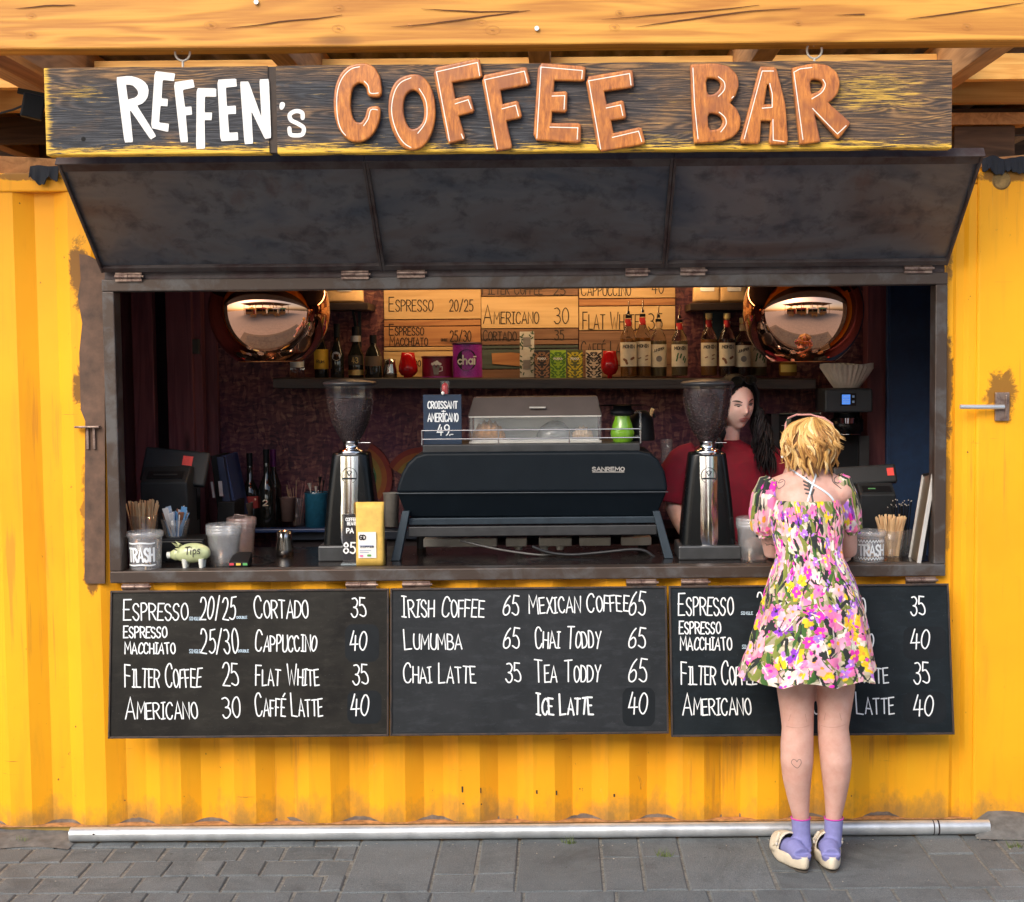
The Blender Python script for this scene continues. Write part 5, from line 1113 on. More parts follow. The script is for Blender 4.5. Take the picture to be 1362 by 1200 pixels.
def grinder(cx,by,lab,half=33):
    Y=PZ(cx,by,cz).y+.10; u=mpp(Y); p=P(cx,by,Y); g=thing('coffee_grinder',lab,'coffee grinder',(p.x,Y,cz),group='tall black coffee grinders on the counter'); h=lambda py:(P(cx,py,Y).z-cz)
    part('base',MB().box(-.125,-.10,0,.125,.13,h(722)),K('grey_grinder_base',(.075,.08,.085),.35,.5),g,world=False,bevel=.006)
    m=MB(); secs=[]
    for py,w in ((722,36),(700,34.5),(660,31),(625,27),(604,24.5),(602,23)):
        secs.append([(x,y*.9+.02,h(py)) for x,y in rrect(2*w*u,.20*(w/33),.035)])
    loft(m,secs); part('body',m,M_blk,g,world=False,bevel=.004)
    m=MB(); N_=8
    def sp(a_,v):
        py=722+(606-722)*v; w=24.5+(34.5-24.5)*((py-604)/(700-604)) if py<700 else 35; th=(a_-.5); return (th*2*11.5*u, -(.10*(w/33)*.9)+.02-.006*math.cos(th*3.1)-.001, h(py))
    m.grid(sp,10,10); part('front_panel',m,M_strip,g,world=False)
    yb=-.10*(27/33)*.9+.02-.0085
    ring=MB(); zc=h(631); R0=10.5*u
    pts=[(R0*math.cos(t*.2618),yb,zc+R0*math.sin(t*.2618)) for t in range(25)]
    ring.tube(pts,.0011,6,False); part('badge_ring',ring,K('dark_badge_ink',(.03,.035,.04),.4,.5),g,world=False)
    m=MB(); pf=lambda x,y,off=0: Vector((x*u,yb-.0004-off,zc-y*u))
    m.ribbon(cr([(-3,-5),(-1,-1),(0,0),(1.5,-2),(3.5,-5)]),1.1,pf); m.ribbon([(-3,-5),(0,-6.5),(3.5,-5)],.8,pf,.001); lettering(m,'SLTS' if False else 'GRIND',-7,7,5,2.6,.6,pf,1) if False else m.ribbon([(-8,4),(8,4)],2.2,pf,.001); part('badge_emblem',m,bpy.data.materials['dark_badge_ink'],g,world=False)
    part('collar',MB().lathe([(17*u,h(604)),(17.5*u,h(602)),(17.5*u,h(599)),(12*u,h(597)),(10*u,h(596)),(10*u,h(589)),(12*u,h(587))],n=32),M_chrome,g,world=False)
    part('lever',MB().tube([(10*u,0,h(589)),(26*u,-.005,h(589))],.0018,6),M_chrome,g,world=False)
    prof=[(11.5,588),(12.5,585),(19,575),(25,563),(29.5,548),(32,533),(32.6,522),(32.2,511)]
    part('hopper',MB().lathe([(r*u,h(py)) for r,py in prof],n=40,capb=False,capt=False),M_glass2 if False else thin_glass('smoky_hopper',(.30,.27,.30),.04,.03) if 'smoky_hopper' not in bpy.data.materials else bpy.data.materials['smoky_hopper'],g,world=False)
    fill=530 if half==33 else 517
    bp=[(r-1.2,py) for r,py in prof if py>=fill]+[(30.5,fill)]
    part('bean_fill',MB().lathe([(r*u*.97,h(py)) for r,py in bp],n=32),M_beans,g,world=False)
    m=MB(); r_=random.Random(int(cx))
    for i in range(520):
        py=fill+1+(584-fill)*r_.random()**.8; rr=0
        for (ra,pa),(rb,pb) in zip(bp,bp[1:]):
            if pb<=py<=pa: rr=ra+(rb-ra)*(pa-py)/(pa-pb+1e-6)
        if rr<5: continue
        a=R(r_.uniform(-185,5)); q=Euler((r_.uniform(0,6),r_.uniform(0,6),r_.uniform(0,6)))
        ico(m,Vector((rr*.95*u*math.cos(a),rr*.95*u*math.sin(a),h(py))),.0075,1,.72,.5,q)
    part('coffee_beans',m,M_beans,g,world=False,kind='stuff')
    part('lid',MB().lathe([(33*u,h(513)),(35*u,h(511)),(35.5*u,h(509)),(33*u,h(507.5)),(12*u,h(504)),(0.1*u,h(503.5))],n=40),simple('smoke_black_lid',(.03,.03,.033),.3,0,.1,20,0) if 'smoke_black_lid' not in bpy.data.materials else bpy.data.materials['smoke_black_lid'],g,world=False)
    return g
grinder(469.5,747,'left tall black coffee grinder with a clear bean hopper, beside the kraft bag')
grinder(941,745,'right tall black coffee grinder full of beans, in front of the barista in red',34)
# ================================================================ espresso machine
MY=.20; mu=mpp(MY)
em=thing('espresso_machine','large matt black espresso machine with splayed grey legs in the middle of the counter','coffee machine',(P(705,750,MY).x,MY,cz))
Z=lambda py,Y=MY:P(700,py,Y).z
Xp=lambda px,Y=MY:P(px,650,Y).x
# upper housing
def xz(pts,Y): return [(P(x,y,Y).x,P(x,y,Y).z) for x,y in pts]
up=xz([(527,656),(529,645),(534,630),(542,616),(553,606),(566,602),(700,601),(850,600),(865,603),(876,612),(884,627),(887,642),(888,654)],MY)
up=up[::-1]
part('upper_housing',MB().prism([(x,z) for x,z in up][::-1] if False else up[::-1],MY,MY+.42),M_blksat,em,fixn=True,bevel=.012,seg=3)
a,c=P(527,657,MY),P(888,655,MY); d,e=P(541,688,MY+.06),P(873,687,MY+.06)
m=MB(); m.add([(a.x+.004,MY+.008,a.z),(c.x-.004,MY+.008,c.z),(e.x,MY+.06,e.z),(d.x,MY+.06,d.z),(a.x+.004,MY+.40,a.z),(c.x-.004,MY+.40,c.z),(e.x,MY+.38,e.z),(d.x,MY+.38,d.z)],[(0,3,2,1),(0,1,5,4),(2,3,7,6),(0,4,7,3),(1,2,6,5),(4,5,6,7)])
part('lower_housing',m,M_blksat,em,fixn=True,bevel=.006)
m=MB(); m.tube([(a.x-.002,MY-.001,a.z+.002),(c.x+.002,MY-.001,c.z+.002)],.0022,6); part('seam_trim',m,M_ggrey,em)
part('cross_bar',MB().box(Xp(541),MY+.045,Z(699),Xp(874),MY+.10,Z(690)),K('blue_grey_steel',(.030,.045,.06),.45,.5),em,bevel=.003)
part('cross_bar',MB().box(Xp(541),MY+.03,Z(714),Xp(874),MY+.09,Z(701)),K('mid_grey_steel',(.05,.052,.055),.45,.5),em,bevel=.003)
def leg(p0,p1,w):
    (x0,y0),(x1,y1)=p0,p1; A=P(x0,y0,MY+.02); B=P(x1,y1,MY-.01); B.z=cz
    m=MB(); m.add([(A.x-w/2,A.y,A.z),(A.x+w/2,A.y,A.z),(A.x+w/2,A.y+.05,A.z),(A.x-w/2,A.y+.05,A.z),(B.x-w*.62,B.y,B.z),(B.x+w*.62,B.y,B.z),(B.x+w*.62,B.y+.05,B.z),(B.x-w*.62,B.y+.05,B.z)],[(0,1,2,3),(7,6,5,4),(0,4,5,1),(1,5,6,2),(2,6,7,3),(3,7,4,0)])
    part('leg',m,bpy.data.materials['blue_grey_steel'],em,fixn=True,bevel=.003)
leg((540,680),(526,751),.030); leg((873,680),(890,750),.030)
for x in (560,855):
    q=P(x,735,MY+.36); part('rear_foot',MB().tube([(q.x,MY+.38,cz),(q.x,MY+.38,Z(700))],.02,12),M_black,em)
# underside: drip tray lip, group bodies
for x0,x1 in ((562,660),(672,700),(716,760),(770,812),(826,866)):
    part('drain_pan',MB().box(Xp(x0,MY+.2),MY+.2,Z(727,MY+.2),Xp(x1,MY+.2),MY+.26,Z(716,MY+.2)),K('pale_plastic_pan',(.42,.40,.36),.5),em,bevel=.004)
for x in (690,724,745): 
    q=P(x,728,MY+.25); part('drain_cup',MB().lathe([(.015,0),(.02,.02),(.02,.05)],(q.x,MY+.25,q.z-.01),16),K('pale_plastic_pan',(.42,.40,.36),.5),em)
hose=cr([(612,719),(640,726),(676,733),(716,738),(744,737)],5); part('grey_hose',MB().tube([P(x,y,MY+.08) for x,y in hose],.0045,8),K('grey_braided_hose',(.16,.155,.15),.5,.4),em)
hose=cr([(708,727),(730,735),(760,738),(800,735),(840,731),(858,733),(870,741)],6); m=MB(); pts=[P(x,y,MY+.06) for x,y in hose]
m.tube(pts,.0065,10); part('corrugated_hose',m,K('dark_braided_hose',(.05,.05,.052),.35,.6),em)
# logo
k5=lambda x,y:(640+x/4.139,480+y/4.138)
m=MB(); x0,y1=k5(612,606); x1,_=k5(788,0); lettering(m,'SANREMO',x0,x1,y1,(606-586)/4.138,1.25,yplane(MY-.0008),1); m.ribbon([k5(612,612),k5(788,612)],1.2,yplane(MY-.0008),.001,False); part('nameplate',m,K('silver_badge',(.45,.43,.40),.4,.5),em)
# cup rail on top
zt=Z(601); 
part('top_tray',MB().box(Xp(562),MY+.03,zt-.002,Xp(852),MY+.38,Z(591,MY+.03)),K('mid_grey_steel',(.05,.052,.055),.45,.5),em,bevel=.003)
for py in (573,584.5):
    A=P(561,py,MY+.04);B=P(852,py-1,MY+.04); m=MB().tube([(A.x,MY+.04,A.z),(B.x,MY+.04,A.z)],.0028,8); 
    for X_ in (A.x,B.x): m.tube([(X_,MY+.04,A.z),(X_,MY+.34,A.z)],.0028,8)
    part('rail',m,M_chrome,em,kind='stuff')
for px in (561,663,757,852):
    A=P(px,573,MY+.04); part('rail_post',MB().tube([(A.x,MY+.04,A.z),(A.x,MY+.04,Z(591,MY+.04))],.003,8),M_chrome,em)
TT=Z(591,MY+.03)
# pastry display on top
Y=MY+.12
pd=thing('pastry_case','smoky plastic pastry display case with croissants on top of the espresso machine','display case',(P(711,588,Y).x,Y,TT))
q=xz([(622,553),(801,553),(795,528),(629,528)],Y)
M_smoky=simple('smoky_brown_plastic',(.10,.082,.075),.25,0,.1,10,0)
m=MB(); zt2=P(711,528,Y+.03).z; zm=P(711,553,Y).z
A=P(622,553,Y).x;B=P(801,553,Y).x;C_=P(795,528,Y).x;D=P(629,528,Y).x
m.add([(A,Y,zm),(B,Y,zm),(C_,Y+.05,zt2),(D,Y+.05,zt2),(A,Y+.22,zm),(B,Y+.22,zm),(C_,Y+.20,zt2),(D,Y+.20,zt2)],[(0,1,2,3),(5,4,7,6),(3,2,6,7),(0,3,7,4),(1,5,6,2)])
part('lid',m,M_smoky,pd,fixn=True,bevel=.004)
A_=P(704,543,Y+.01);B_=P(726,540,Y+.01); part('lid_handle',MB().box(A_.x,Y-.002,A_.z-.001,B_.x,Y+.02,A_.z+.006),K('pale_plastic_pan',(.42,.40,.36),.5),pd,bevel=.002)
wx0,wx1=P(624,590,Y).x,P(800,590,Y).x
part('window_trim',MB().box(wx0,Y-.001,zm-.006,wx1,Y+.006,zm-.001),K('pale_trim',(.55,.53,.48),.4),pd); part('window_trim',MB().box(wx0,Y-.001,TT,wx1,Y+.006,TT+.008),K('pale_trim',(.55,.53,.48),.4),pd)
part('side_wall',MB().box(wx0,Y,TT+.0,wx0+.005,Y+.22,zm-.001),M_glass2,pd); part('side_wall',MB().box(wx1-.005,Y,TT,wx1,Y+.22,zm-.001),M_glass2,pd)
part('front_glass',MB().box(wx0+.006,Y+.001,TT+.009,wx1-.006,Y+.003,zm-.007),M_glass2,pd)
part('inner_tray',MB().box(wx0+.01,Y+.02,TT+.001,wx1-.01,Y+.215,TT+.012).box(wx0+.01,Y+.205,TT+.012,wx1-.01,Y+.215,zm-.004),simple('white_tray',(.75,.75,.73),.5,0,.08,6,.1,em=None),pd)
def croissant(cx,by,w,lab,col):
    p=P(cx,by,Y+.09); s=mpp(Y+.09); c_=thing('croissant',lab,'pastry',(p.x,Y+.09,TT+.013)); n=30; secs=[]
    for i in range(n+1):
        t=i/n*2-1; r=(1-abs(t)**1.9)**.6*w*.26*s*(1+.10*math.sin(t*19))+.001
        secs.append([(t*w/2*s+0*a,.02*t*t+r*math.cos(a*.5236)*1.1,r*1.0+r*math.sin(a*.5236)) for a in range(12)])
    m=MB(); loft(m,secs); part('crust',m,col,c_,world=False,fixn=True)
M_crust=simple('baked_crust',(.48,.23,.08),.5,0,.4,60,.3)
croissant(650,588,46,'golden croissant at the left end of the pastry case',M_crust)
croissant(775,588,30,'small pale croissant at the right end of the pastry case',simple('pale_crust',(.50,.36,.24),.55,0,.2,40,.3))
p=P(738,588,Y+.08); s=mpp(Y+.08); b=thing('wrapped_bun','grey film-wrapped bun beside the right croissant in the pastry case','pastry',(p.x,Y+.10,TT+.013)); m=MB()
def bun(u_,v): a=u_*2*math.pi; t=v*math.pi/2; r=.068*(1+.06*noise.noise((math.cos(a)*2,math.sin(a)*2,v*3))); return (r*1.1*math.cos(a)*math.cos(t),r*.8*math.sin(a)*math.cos(t),r*1.05*math.sin(t))
m.grid(bun,28,10); part('wrap',m,simple('grey_film_wrap',(.17,.18,.18),.2,0,.4,18,.6),b,world=False)
# green glass jug and black kettle
Y=MY+.14; u=mpp(Y); p=P(828,589,Y); j=thing('glass_jug','small bright green glass jug with black lid at the right of the machine','jug',(p.x,Y,TT))
M_green=simple('bright_green_glass',(.16,.36,.02),.1,0,.1,8,0,coat=.5)
part('body',MB().lathe([(12*u,0),(15.5*u,6*u),(16*u,13*u),(13*u,24*u),(10.5*u,31*u),(10.5*u,36*u)],n=32),M_green,j,world=False)
part('lid',MB().lathe([(11.5*u,35*u),(16*u,37*u),(16*u,42*u),(12.5*u,44*u),(12.5*u,48*u),(10*u,49*u),(.1,49*u)],n=28),M_black,j,world=False)
part('handle',MB().tube([(12*u,0,40*u),(24*u,0,39*u),(24*u,0,8*u),(15*u,0,6*u)],.0055,8),M_glass2,j,world=False)
Y=MY+.24; p=P(853,590,Y); kt=thing('kettle','black kettle standing behind the green glass jug','kettle',(p.x,Y,TT)); u=mpp(Y)
part('body',MB().lathe([(18*u,0),(18*u,4*u),(16*u,28*u),(12*u,36*u),(6*u,40*u)],n=28),M_black,kt,world=False); part('handle',MB().tube([(-14*u,0,20*u),(-34*u,0,34*u),(-36*u,0,44*u),(-28*u,0,45*u)],.006,8).tube([(10*u,0,34*u),(14*u,0,44*u),(18*u,0,30*u)],.006,8),M_black,kt,world=False)
part('wood_knob',MB().tube([(12*u,-.01,33*u),(15*u,-.02,42*u)],.008,8),M_kraft,kt,world=False)
# croissant sign
Y=MY+.07; u=mpp(Y); A=P(563.5,592,Y);B=P(613.5,525,Y)
cs=thing('price_card','small navy card reading CROISSANT + AMERICANO 49 behind the machine rail','sign',((A.x+B.x)/2,Y,TT))
part('card',MB().box(A.x,Y,TT,B.x,Y+.008,P(588,525,Y).z),simple('navy_chalk_card',(.012,.030,.065),.6,0,.2,20,.05),cs,bevel=.001)
pf=yplane(Y-.001); kc=lambda x,y:(400+x/4.138,480+y/4.138)
for s_,x0,x1,yb,yt,w in (('CROISSANT',700,862,262,224,1.5),('AMERICANO',700,866,334,290,1.5),('49',752,818,410,352,1.6),('+',776,796,286,270,1.3)):
    m=MB(); q=kc(x0,yb); r_=kc(x1,yt); lettering(m,s_,q[0],r_[0],q[1],q[1]-r_[1],w,pf,1); part('chalk_writing',m,M_chalk,cs)
m=MB(); m.ribbon([kc(822,405),kc(820,412)],1.3,pf); m.ribbon([kc(828,405),kc(838,405)],1.3,pf); part('chalk_writing',m,M_chalk,cs)
p=P(592,525,Y+.004); u=mpp(Y); cn=thing('tea_light_glass','tiny clear glass with a red candle standing on the navy price card','candle',(p.x,Y+.004,p.z))
part('glass',MB().lathe([(5*u,0),(6.5*u,6*u),(6*u,18*u)],n=16,capt=False),M_glass2,cn,world=False); part('candle',MB().lathe([(4*u,1*u),(4.6*u,6*u),(4.4*u,13*u),(1*u,16*u)],n=14),M_redglass,cn,world=False)
part('white_bead',MB().lathe([(0.1*u,-.5*u),(2.2*u,1*u),(2.2*u,3*u),(.1*u,5*u)],(-2.6*u,-4.6*u,0),10),M_wh,cn,world=False)
# kraft bag and the 85 card in front of the left grinder
Y=PZ(492,748,cz).y-.085; b,u=bag(492,38,669,753,Y,'yellow kraft bag of coffee beans leaning on the left grinder with a white label',.06,simple('yellow_kraft_bag',(.68,.44,.09),.65,0,.16,25,.4))
b.location.z=cz
part('label',MB().add([(x*u,-.0035,(751-y)*u) for x,y in [(-15,741),(9,741),(9,706),(-15,706)]],[(0,1,2,3)]),M_wh,b,world=False)
pf=lambda x,y,off=0: Vector((x*u,-.0045-off,(751-y)*u)); m=MB(); lettering(m,'gd',-13,-5,716,6,1.6,pf,1); lettering(m,'COFFEE',-12,6,727,1.8,.5,pf,1); part('print',m,M_ink,b,world=False,kind='stuff')
m=MB(); m.ribbon([(-13,724.5),(5,724.5)],.9,pf); m.ribbon([(-13,731),(2,731)],.6,pf); m.ribbon([(-13,733.5),(-1,733.5)],.5,pf); part('blue_print',m,K('blue_print',(.05,.13,.35),.6),b,world=False)
m=MB(); m.ribbon([(-12,738),(-9.5,738)],2.4,pf); part('pink_sticker',m,K('pink_print',(.75,.12,.35),.6),b,world=False); m=MB(); m.ribbon([(-2,737.5),(1,737.5)],2.8,pf); part('green_sticker',m,K('green_print',(.12,.35,.08),.6),b,world=False)
Y2=Y+.035; A=P(456,749,Y2);B=P(479,684,Y2); pc=thing('price_card','narrow clear black price card with 85 beside the kraft bag','sign',((A.x+B.x)/2,Y2,cz))
part('card',MB().box(A.x,Y2,cz,B.x+.01,Y2+.003,B.z),thin_glass('smoked_acrylic',(.03,.03,.035),.62,.1),pc); pf=yplane(Y2-.001)
part('card_foot',MB().box(A.x-.005,Y2-.02,cz,P(508,749,Y2).x,Y2+.03,cz+.004),thin_glass('clear_acrylic_foot',(.5,.6,.65),.5,.1),pc)
for s_,x0,x1,yb,yt,w,sc in (('85',457,472.5,736,722,2.0,1),('På',461,470,709,703,1.6,.9),('COFFEE',460,474,693,689,.9,1),('BEANS',462,474,698.5,694.5,.9,1)):
    m=MB(); lettering(m,s_.replace('å','A'),x0,x1,yb,yb-yt,w,pf,sc); part('lettering',m,M_chalk,pc)
# ================================================================ left part of the counter
def oncounter(name,px,py,lab,cat,dy=0,group=None):
    q=PZ(px,py,cz); return thing(name,lab,cat,(q.x,q.y+dy,cz),group=group),mpp(q.y+dy)
def tub(mb,prof,u,n=32): return mb.lathe([(r*u,h*u) for r,h in prof],n=n,capt=False)
def trash(px,py,r0,r1,h,lab,txt,zig):
    t,u=oncounter('plastic_tub',px,py,lab,'tub',.06,'clear plastic tubs lettered TRASH'); 
    part('wall',tub(MB(),[(r0,0),(r0+.3,1),(r1-1,h-7)],u),M_tub,t,world=False,solid=.0012)
    part('rim',tub(MB(),[(r1-1,h-7),(r1+1,h-6.5),(r1+1,h-1),(r1,h)],u),M_tub,t,world=False,solid=.0018)
    part('handle',MB().tube([(r1*u*math.cos(a),-r1*u*math.sin(a)*1.05,(h-6)*u-.006*math.sin(a)) for a in [R(v) for v in range(0,181,15)]],.0016,6),M_tub,t,world=False)
    rm=(r0+r1)/2-.2; base=arcpf((rm+.6)*u,0,u); pf=lambda x,y,off=0:(lambda q:Vector((q.x*(1+.0),q.y-off,q.z)))(base(x,y,off))
    m=MB(); lettering(m,'TRASH',-18,17.5,-h*.24,h*.34,3.0 if not zig else 2.6,pf,1); part('lettering',m,M_chalk,t,world=False,label='white hand lettering TRASH')
    m=MB()
    if zig:
        for y in (-h*.14,-h*.70): 
            pts=[(-19+i*2.0,y+(1.6 if i%2 else -1.6)) for i in range(20)]; m.ribbon(pts,1.0,pf)
    else:
        for y in (-h*.14,-h*.72): m.ribbon([(-19+i*2,y+.5*math.sin(i*.5)) for i in range(20)],2.0,pf)
    part('painted_lines',m,M_chalk,t,world=False,kind='stuff'); 
    m=MB(); r_=random.Random(int(px))
    for i in range(9):
        a=r_.uniform(0,6.3); rr=r_.uniform(0,.6)*r0*u; m.mbox(Matrix.Translation((rr*math.cos(a),rr*math.sin(a),.006+.004*i))@Euler((r_.uniform(-.5,.5),r_.uniform(-.5,.5),a)).to_matrix().to_4x4(),.03,.006,.0015)
    part('used_stirrers',m,K('pale_stirrer_wood',(.76,.52,.28),.7),t,world=False,kind='stuff')
    return t,u
trash(188,759,20,23,50,'clear plastic tub lettered TRASH at the left end of the counter','TRASH',False)
trash(1160,749,20,22,41,'clear plastic tub lettered TRASH with zigzags, right of the woman in the flowered dress','TRASH',True)
M_stick=K('pale_stirrer_wood',(.76,.52,.28),.7)
def sticks(px,py,r0,r1,h,top,lab,seed,n=75):
    t,u=oncounter('stirrer_cup',px,py,lab,'cup',.06,'cups of wooden stirrers on the counter'); part('cup',tub(MB(),[(r0,0),(r1,h)],u,28),M_glass2,t,world=False,solid=.001)
    r_=random.Random(seed)
    for i in range(n):
        a=r_.uniform(0,6.3); rb=r_.uniform(0,.75)*r0*u; rt=r_.uniform(.5,1.0)*(r1+2)*u; b_=a+r_.uniform(-.5,.5); z1=top*u*r_.uniform(.93,1.03)
        A=Vector((rb*math.cos(a),rb*math.sin(a),.003)); B=Vector((rt*math.cos(b_),rt*math.sin(b_),z1)); d=B-A
        M=Matrix.Translation((A+B)/2)@d.to_track_quat('Z','Y').to_matrix().to_4x4()@Matrix.Rotation(r_.uniform(0,3),4,'Z')
        part('stirrer',MB().mbox(M,.0068,.0014,d.length),M_stick,t,world=False)
sticks(186,745,16,20,58,76,'glass of light wooden stirrers standing behind the left TRASH tub',3)
sticks(1189,743,15,19,36,54,'glass of light wooden stirrers to the right of the zigzag TRASH tub',4)
# sugar glass on the black box
bx=thing('box','low black box under the glass of sugar sachets','box',(0,0,0)); A=PZ(205,752,cz); 
YB=A.y+.10; x0,x1=P(207,740,YB).x,P(272,740,YB).x; bt=P(236,717,YB).z; bx.location=((x0+x1)/2,YB,cz); bx.matrix_basis=Matrix.Translation(bx.location)
part('body',MB().box(x0,YB,cz,x1,YB+.16,bt),M_black,bx,bevel=.004); part('edge_line',MB().box(x0+.01,YB-.001,bt-.012,x1-.01,YB,bt-.010),K('grey_print',(.22,.20,.19),.6),bx)
YS=YB+.07; u=mpp(YS); p=P(234,717,YS); sg=thing('sachet_glass','glass stuffed with blue and white sugar sachets, left of the piggy bank','glass',(p.x,YS,bt+.001))
part('glass',tub(MB(),[(13,0),(14,1),(19,24)],u,28),M_glass2,sg,world=False,solid=.0012)
r_=random.Random(8); cols=[K('blue_sachet',(.10,.26,.50),.5),K('white_sachet',(.72,.70,.70),.5),K('pale_blue_sachet',(.38,.52,.70),.5),K('brown_sachet',(.26,.10,.05),.5)]
for i in range(26):
    a=i/26*6.3; rb=r_.uniform(.1,.6)*12*u; rt=r_.uniform(.5,1.05)*18*u; A=Vector((rb*math.cos(a),rb*math.sin(a),.004)); B=Vector((rt*math.cos(a),rt*math.sin(a),r_.uniform(30,41)*u)); d=B-A
    M=Matrix.Translation((A+B)/2)@d.to_track_quat('Z','Y').to_matrix().to_4x4()@Matrix.Rotation(r_.uniform(-.6,.6)+(a),4,'Z'); part('sachet',MB().mbox(M,.024,.003,d.length),cols[[0,1,2,1,2,0,1,3][i%8]],sg,world=False,bevel=.001)
# piggy bank
pg,u=oncounter('piggy_bank',248,757,'pale green piggy bank marked Tips standing on the counter','piggy bank',.05)
M_pig=simple('pale_green_glaze',(.50,.56,.30),.25,0,.25,12,.05,coat=.4)
m=MB(); n=26; secs=[]
for i in range(n+1):
    t=i/n; x=-26+54*t
    r=(13.6*math.sin(math.pi*min(1,max(0,(t-.10)/.92)))**.45 if t>.16 else 4.0+ (t/.16)*5.2); r=max(r,.6 if t>.9 else 3.6)
    zc=19.5-(3.0*(1-t)**3)
    secs.append([((x)*u,r*.92*u*math.cos(k*.349),(zc+r*math.sin(k*.349))*u) for k in range(18)])
loft(m,secs); part('body',m,M_pig,pg,world=False,fixn=True,sub=1)
for s in (-1,1):
    part('ear',MB().add([(-16*u,s*6*u,28*u),(-11*u,s*9*u,29*u),(-21*u,s*9*u-.004,35*u),(-13*u,s*5*u,31*u)],[(0,1,2),(0,2,3),(1,3,2),(0,3,1)]),M_pig,pg,world=False,fixn=True)
    for x in (-5,17): part('leg',MB().lathe([(2.6*u,0),(3.6*u,7*u),(4*u,12*u)],(x*u,s*6*u,0),14),K('white_glaze',(.7,.72,.66),.3),pg,world=False)
part('snout',MB().tube([(-25*u,0,16.8*u),(-29.5*u,0,16.2*u)],[4.3*u,4.6*u],18),K('white_glaze',(.7,.72,.66),.3),pg,world=False,bevel=.001)
def pigpf(x,y,off=0):
    z=19.5; dz=-y-z; r=13.6*.92*math.sqrt(max(.05,1-(dz/13.6)**2))*(1-.10*abs((x-4)/22)**2.2); return Vector((x*u,-(r*u+.001+off),-y*u))
m=MB(); m.ribbon([(-2.5,-28),(3.5,-28.8)],1.25,pigpf); m.ribbon([(.2,-28.2),(.2,-19)],1.25,pigpf,.0012); m.ribbon([(5,-25),(5,-19)],1.25,pigpf); m.ribbon([(5,-27.4),(5.2,-27.9)],1.3,pigpf)
m.ribbon([(8,-25),(8,-15.5)],1.2,pigpf); m.ribbon(cr([(8,-24),(10.5,-25.3),(12,-22.6),(10.3,-19.6),(8,-20.2)]),1.2,pigpf,.0012); m.ribbon(cr([(17,-25.2),(14.8,-25.6),(14.4,-23.4),(16.8,-21.8),(16.4,-19.8),(13.8,-20)]),1.2,pigpf)
part('lettering',m,M_ink,pg,world=False,label='black hand lettering Tips')
m=MB(); m.ribbon([(-17,-25.5),(-13.5,-24.5)],1.6,pigpf); part('eye',m,M_ink,pg,world=False)
# stacks of clear tubs
def tubstack(px,py,r0,r1,h,k,lab,mat,dy=.06):
    t,u=oncounter('clear_tub_stack',px,py,lab,'tubs',dy)
    for i in range(k):
        part('tub',tub(MB(),[(r0,i*4),(r1,h-7+i*4),(r1+1.5,h-6+i*4),(r1+1.5,h-1+i*4),(r1+.4,h+i*4)],u),mat,t,world=False,solid=.0012)
    part('lid_disc',MB().lathe([((r1-1)*u,(h-2+(k-1)*4)*u),(.5*u,(h-1.5+(k-1)*4)*u)],n=24),mat,t,world=False); return t,u
tubstack(294,753,18,22,46,3,'stack of clear plastic tubs between the piggy bank and the card reader',M_tub)
t,u=tubstack(315,738,15,18,42,2,'stack of pinkish plastic tubs with handles behind the card reader',thin_glass('pinkish_plastic_tub',(.80,.62,.60),.14,.2),.1)
part('handle',MB().tube([(-12*u,-14*u,40*u),(-4*u,-20*u,52*u),(10*u,-16*u,50*u),(14*u,-10*u,30*u)],.0035,6),bpy.data.materials['pinkish_plastic_tub'],t,world=False)
tubstack(1004,746,18,21,48,3,'stack of clear plastic tubs between the right grinder and the woman',M_tub)
t,u=oncounter('card_reader',315,756,'small black card reader with coloured buttons in front of the clear tubs','card reader',.03)
m=MB(); m.add([(x*u,y,z*u) for x,y,z in [(-13,-.0,0),(13,-.0,0),(12,.09,0),(-12,.09,0),(-13,0,7),(13,0,7),(12,.09,17),(-12,.09,17)]],[(0,3,2,1),(4,5,6,7),(0,1,5,4),(1,2,6,5),(2,3,7,6),(3,0,4,7)]); part('body',m,M_black,t,world=False,fixn=True,bevel=.003)
for x,c_ in ((-9,'red_key'),(0,'yellow_key'),(9,'green_key')): part('key',MB().box((x-3)*u,-.003,2.5*u,(x+3)*u,0,5.5*u),K(c_,{'red_key':(.6,.05,.08),'yellow_key':(.7,.5,.08),'green_key':(.1,.4,.12)}[c_],.5),t,world=False)
part('cable',MB().tube([(12*u,.05,.003),(30*u,.05,.003),(40*u,.12,.003),(20*u,.2,.003)],.0018,6),M_black,t,world=False)
# point of sale terminals
def pos(x0,x1,y0,y1,Y,lab,slant):
    c=P((x0+x1)/2,(y0+y1)/2,Y); t=thing('cash_register',lab,'cash register',(c.x,Y,cz))
    A,B=P(x0,y1,Y),P(x1,y0,Y); w=B.x-A.x; h=B.z-A.z
    M=Matrix.Translation((c.x,Y,c.z))@Matrix.Rotation(R(slant),4,'Y')@Matrix.Rotation(R(-24),4,'X')
    part('screen_back',MB().mbox(M,w,.03,h),K('charcoal_register_plastic',(.016,.019,.022),.5,spec=.3),t,bevel=.010,seg=3)
    return t,M,w,h
t,M,w,h=pos(191,276,597,646,.56,'left black cash register with a red square sticker on its screen back',6)
m=MB(); m.mbox(M@Matrix.Translation((w*.18,-.0165,h*.18)),.042,.002,.042); part('red_sticker',m,K('coral_red_sticker',(.72,.06,.05),.5),t)
Yc=.42; A,B=P(188,712,Yc),P(248,622,Yc)
m=MB(); m.prismx([(Yc+.02,cz),(Yc+.20,cz),(Yc+.20,B.z-.01),(Yc+.08,B.z),(Yc,P(200,642,Yc).z)],A.x,B.x); part('receipt_printer',m,K('charcoal_register_plastic',(.016,.019,.022),.5,spec=.3),t,fixn=True,bevel=.006)
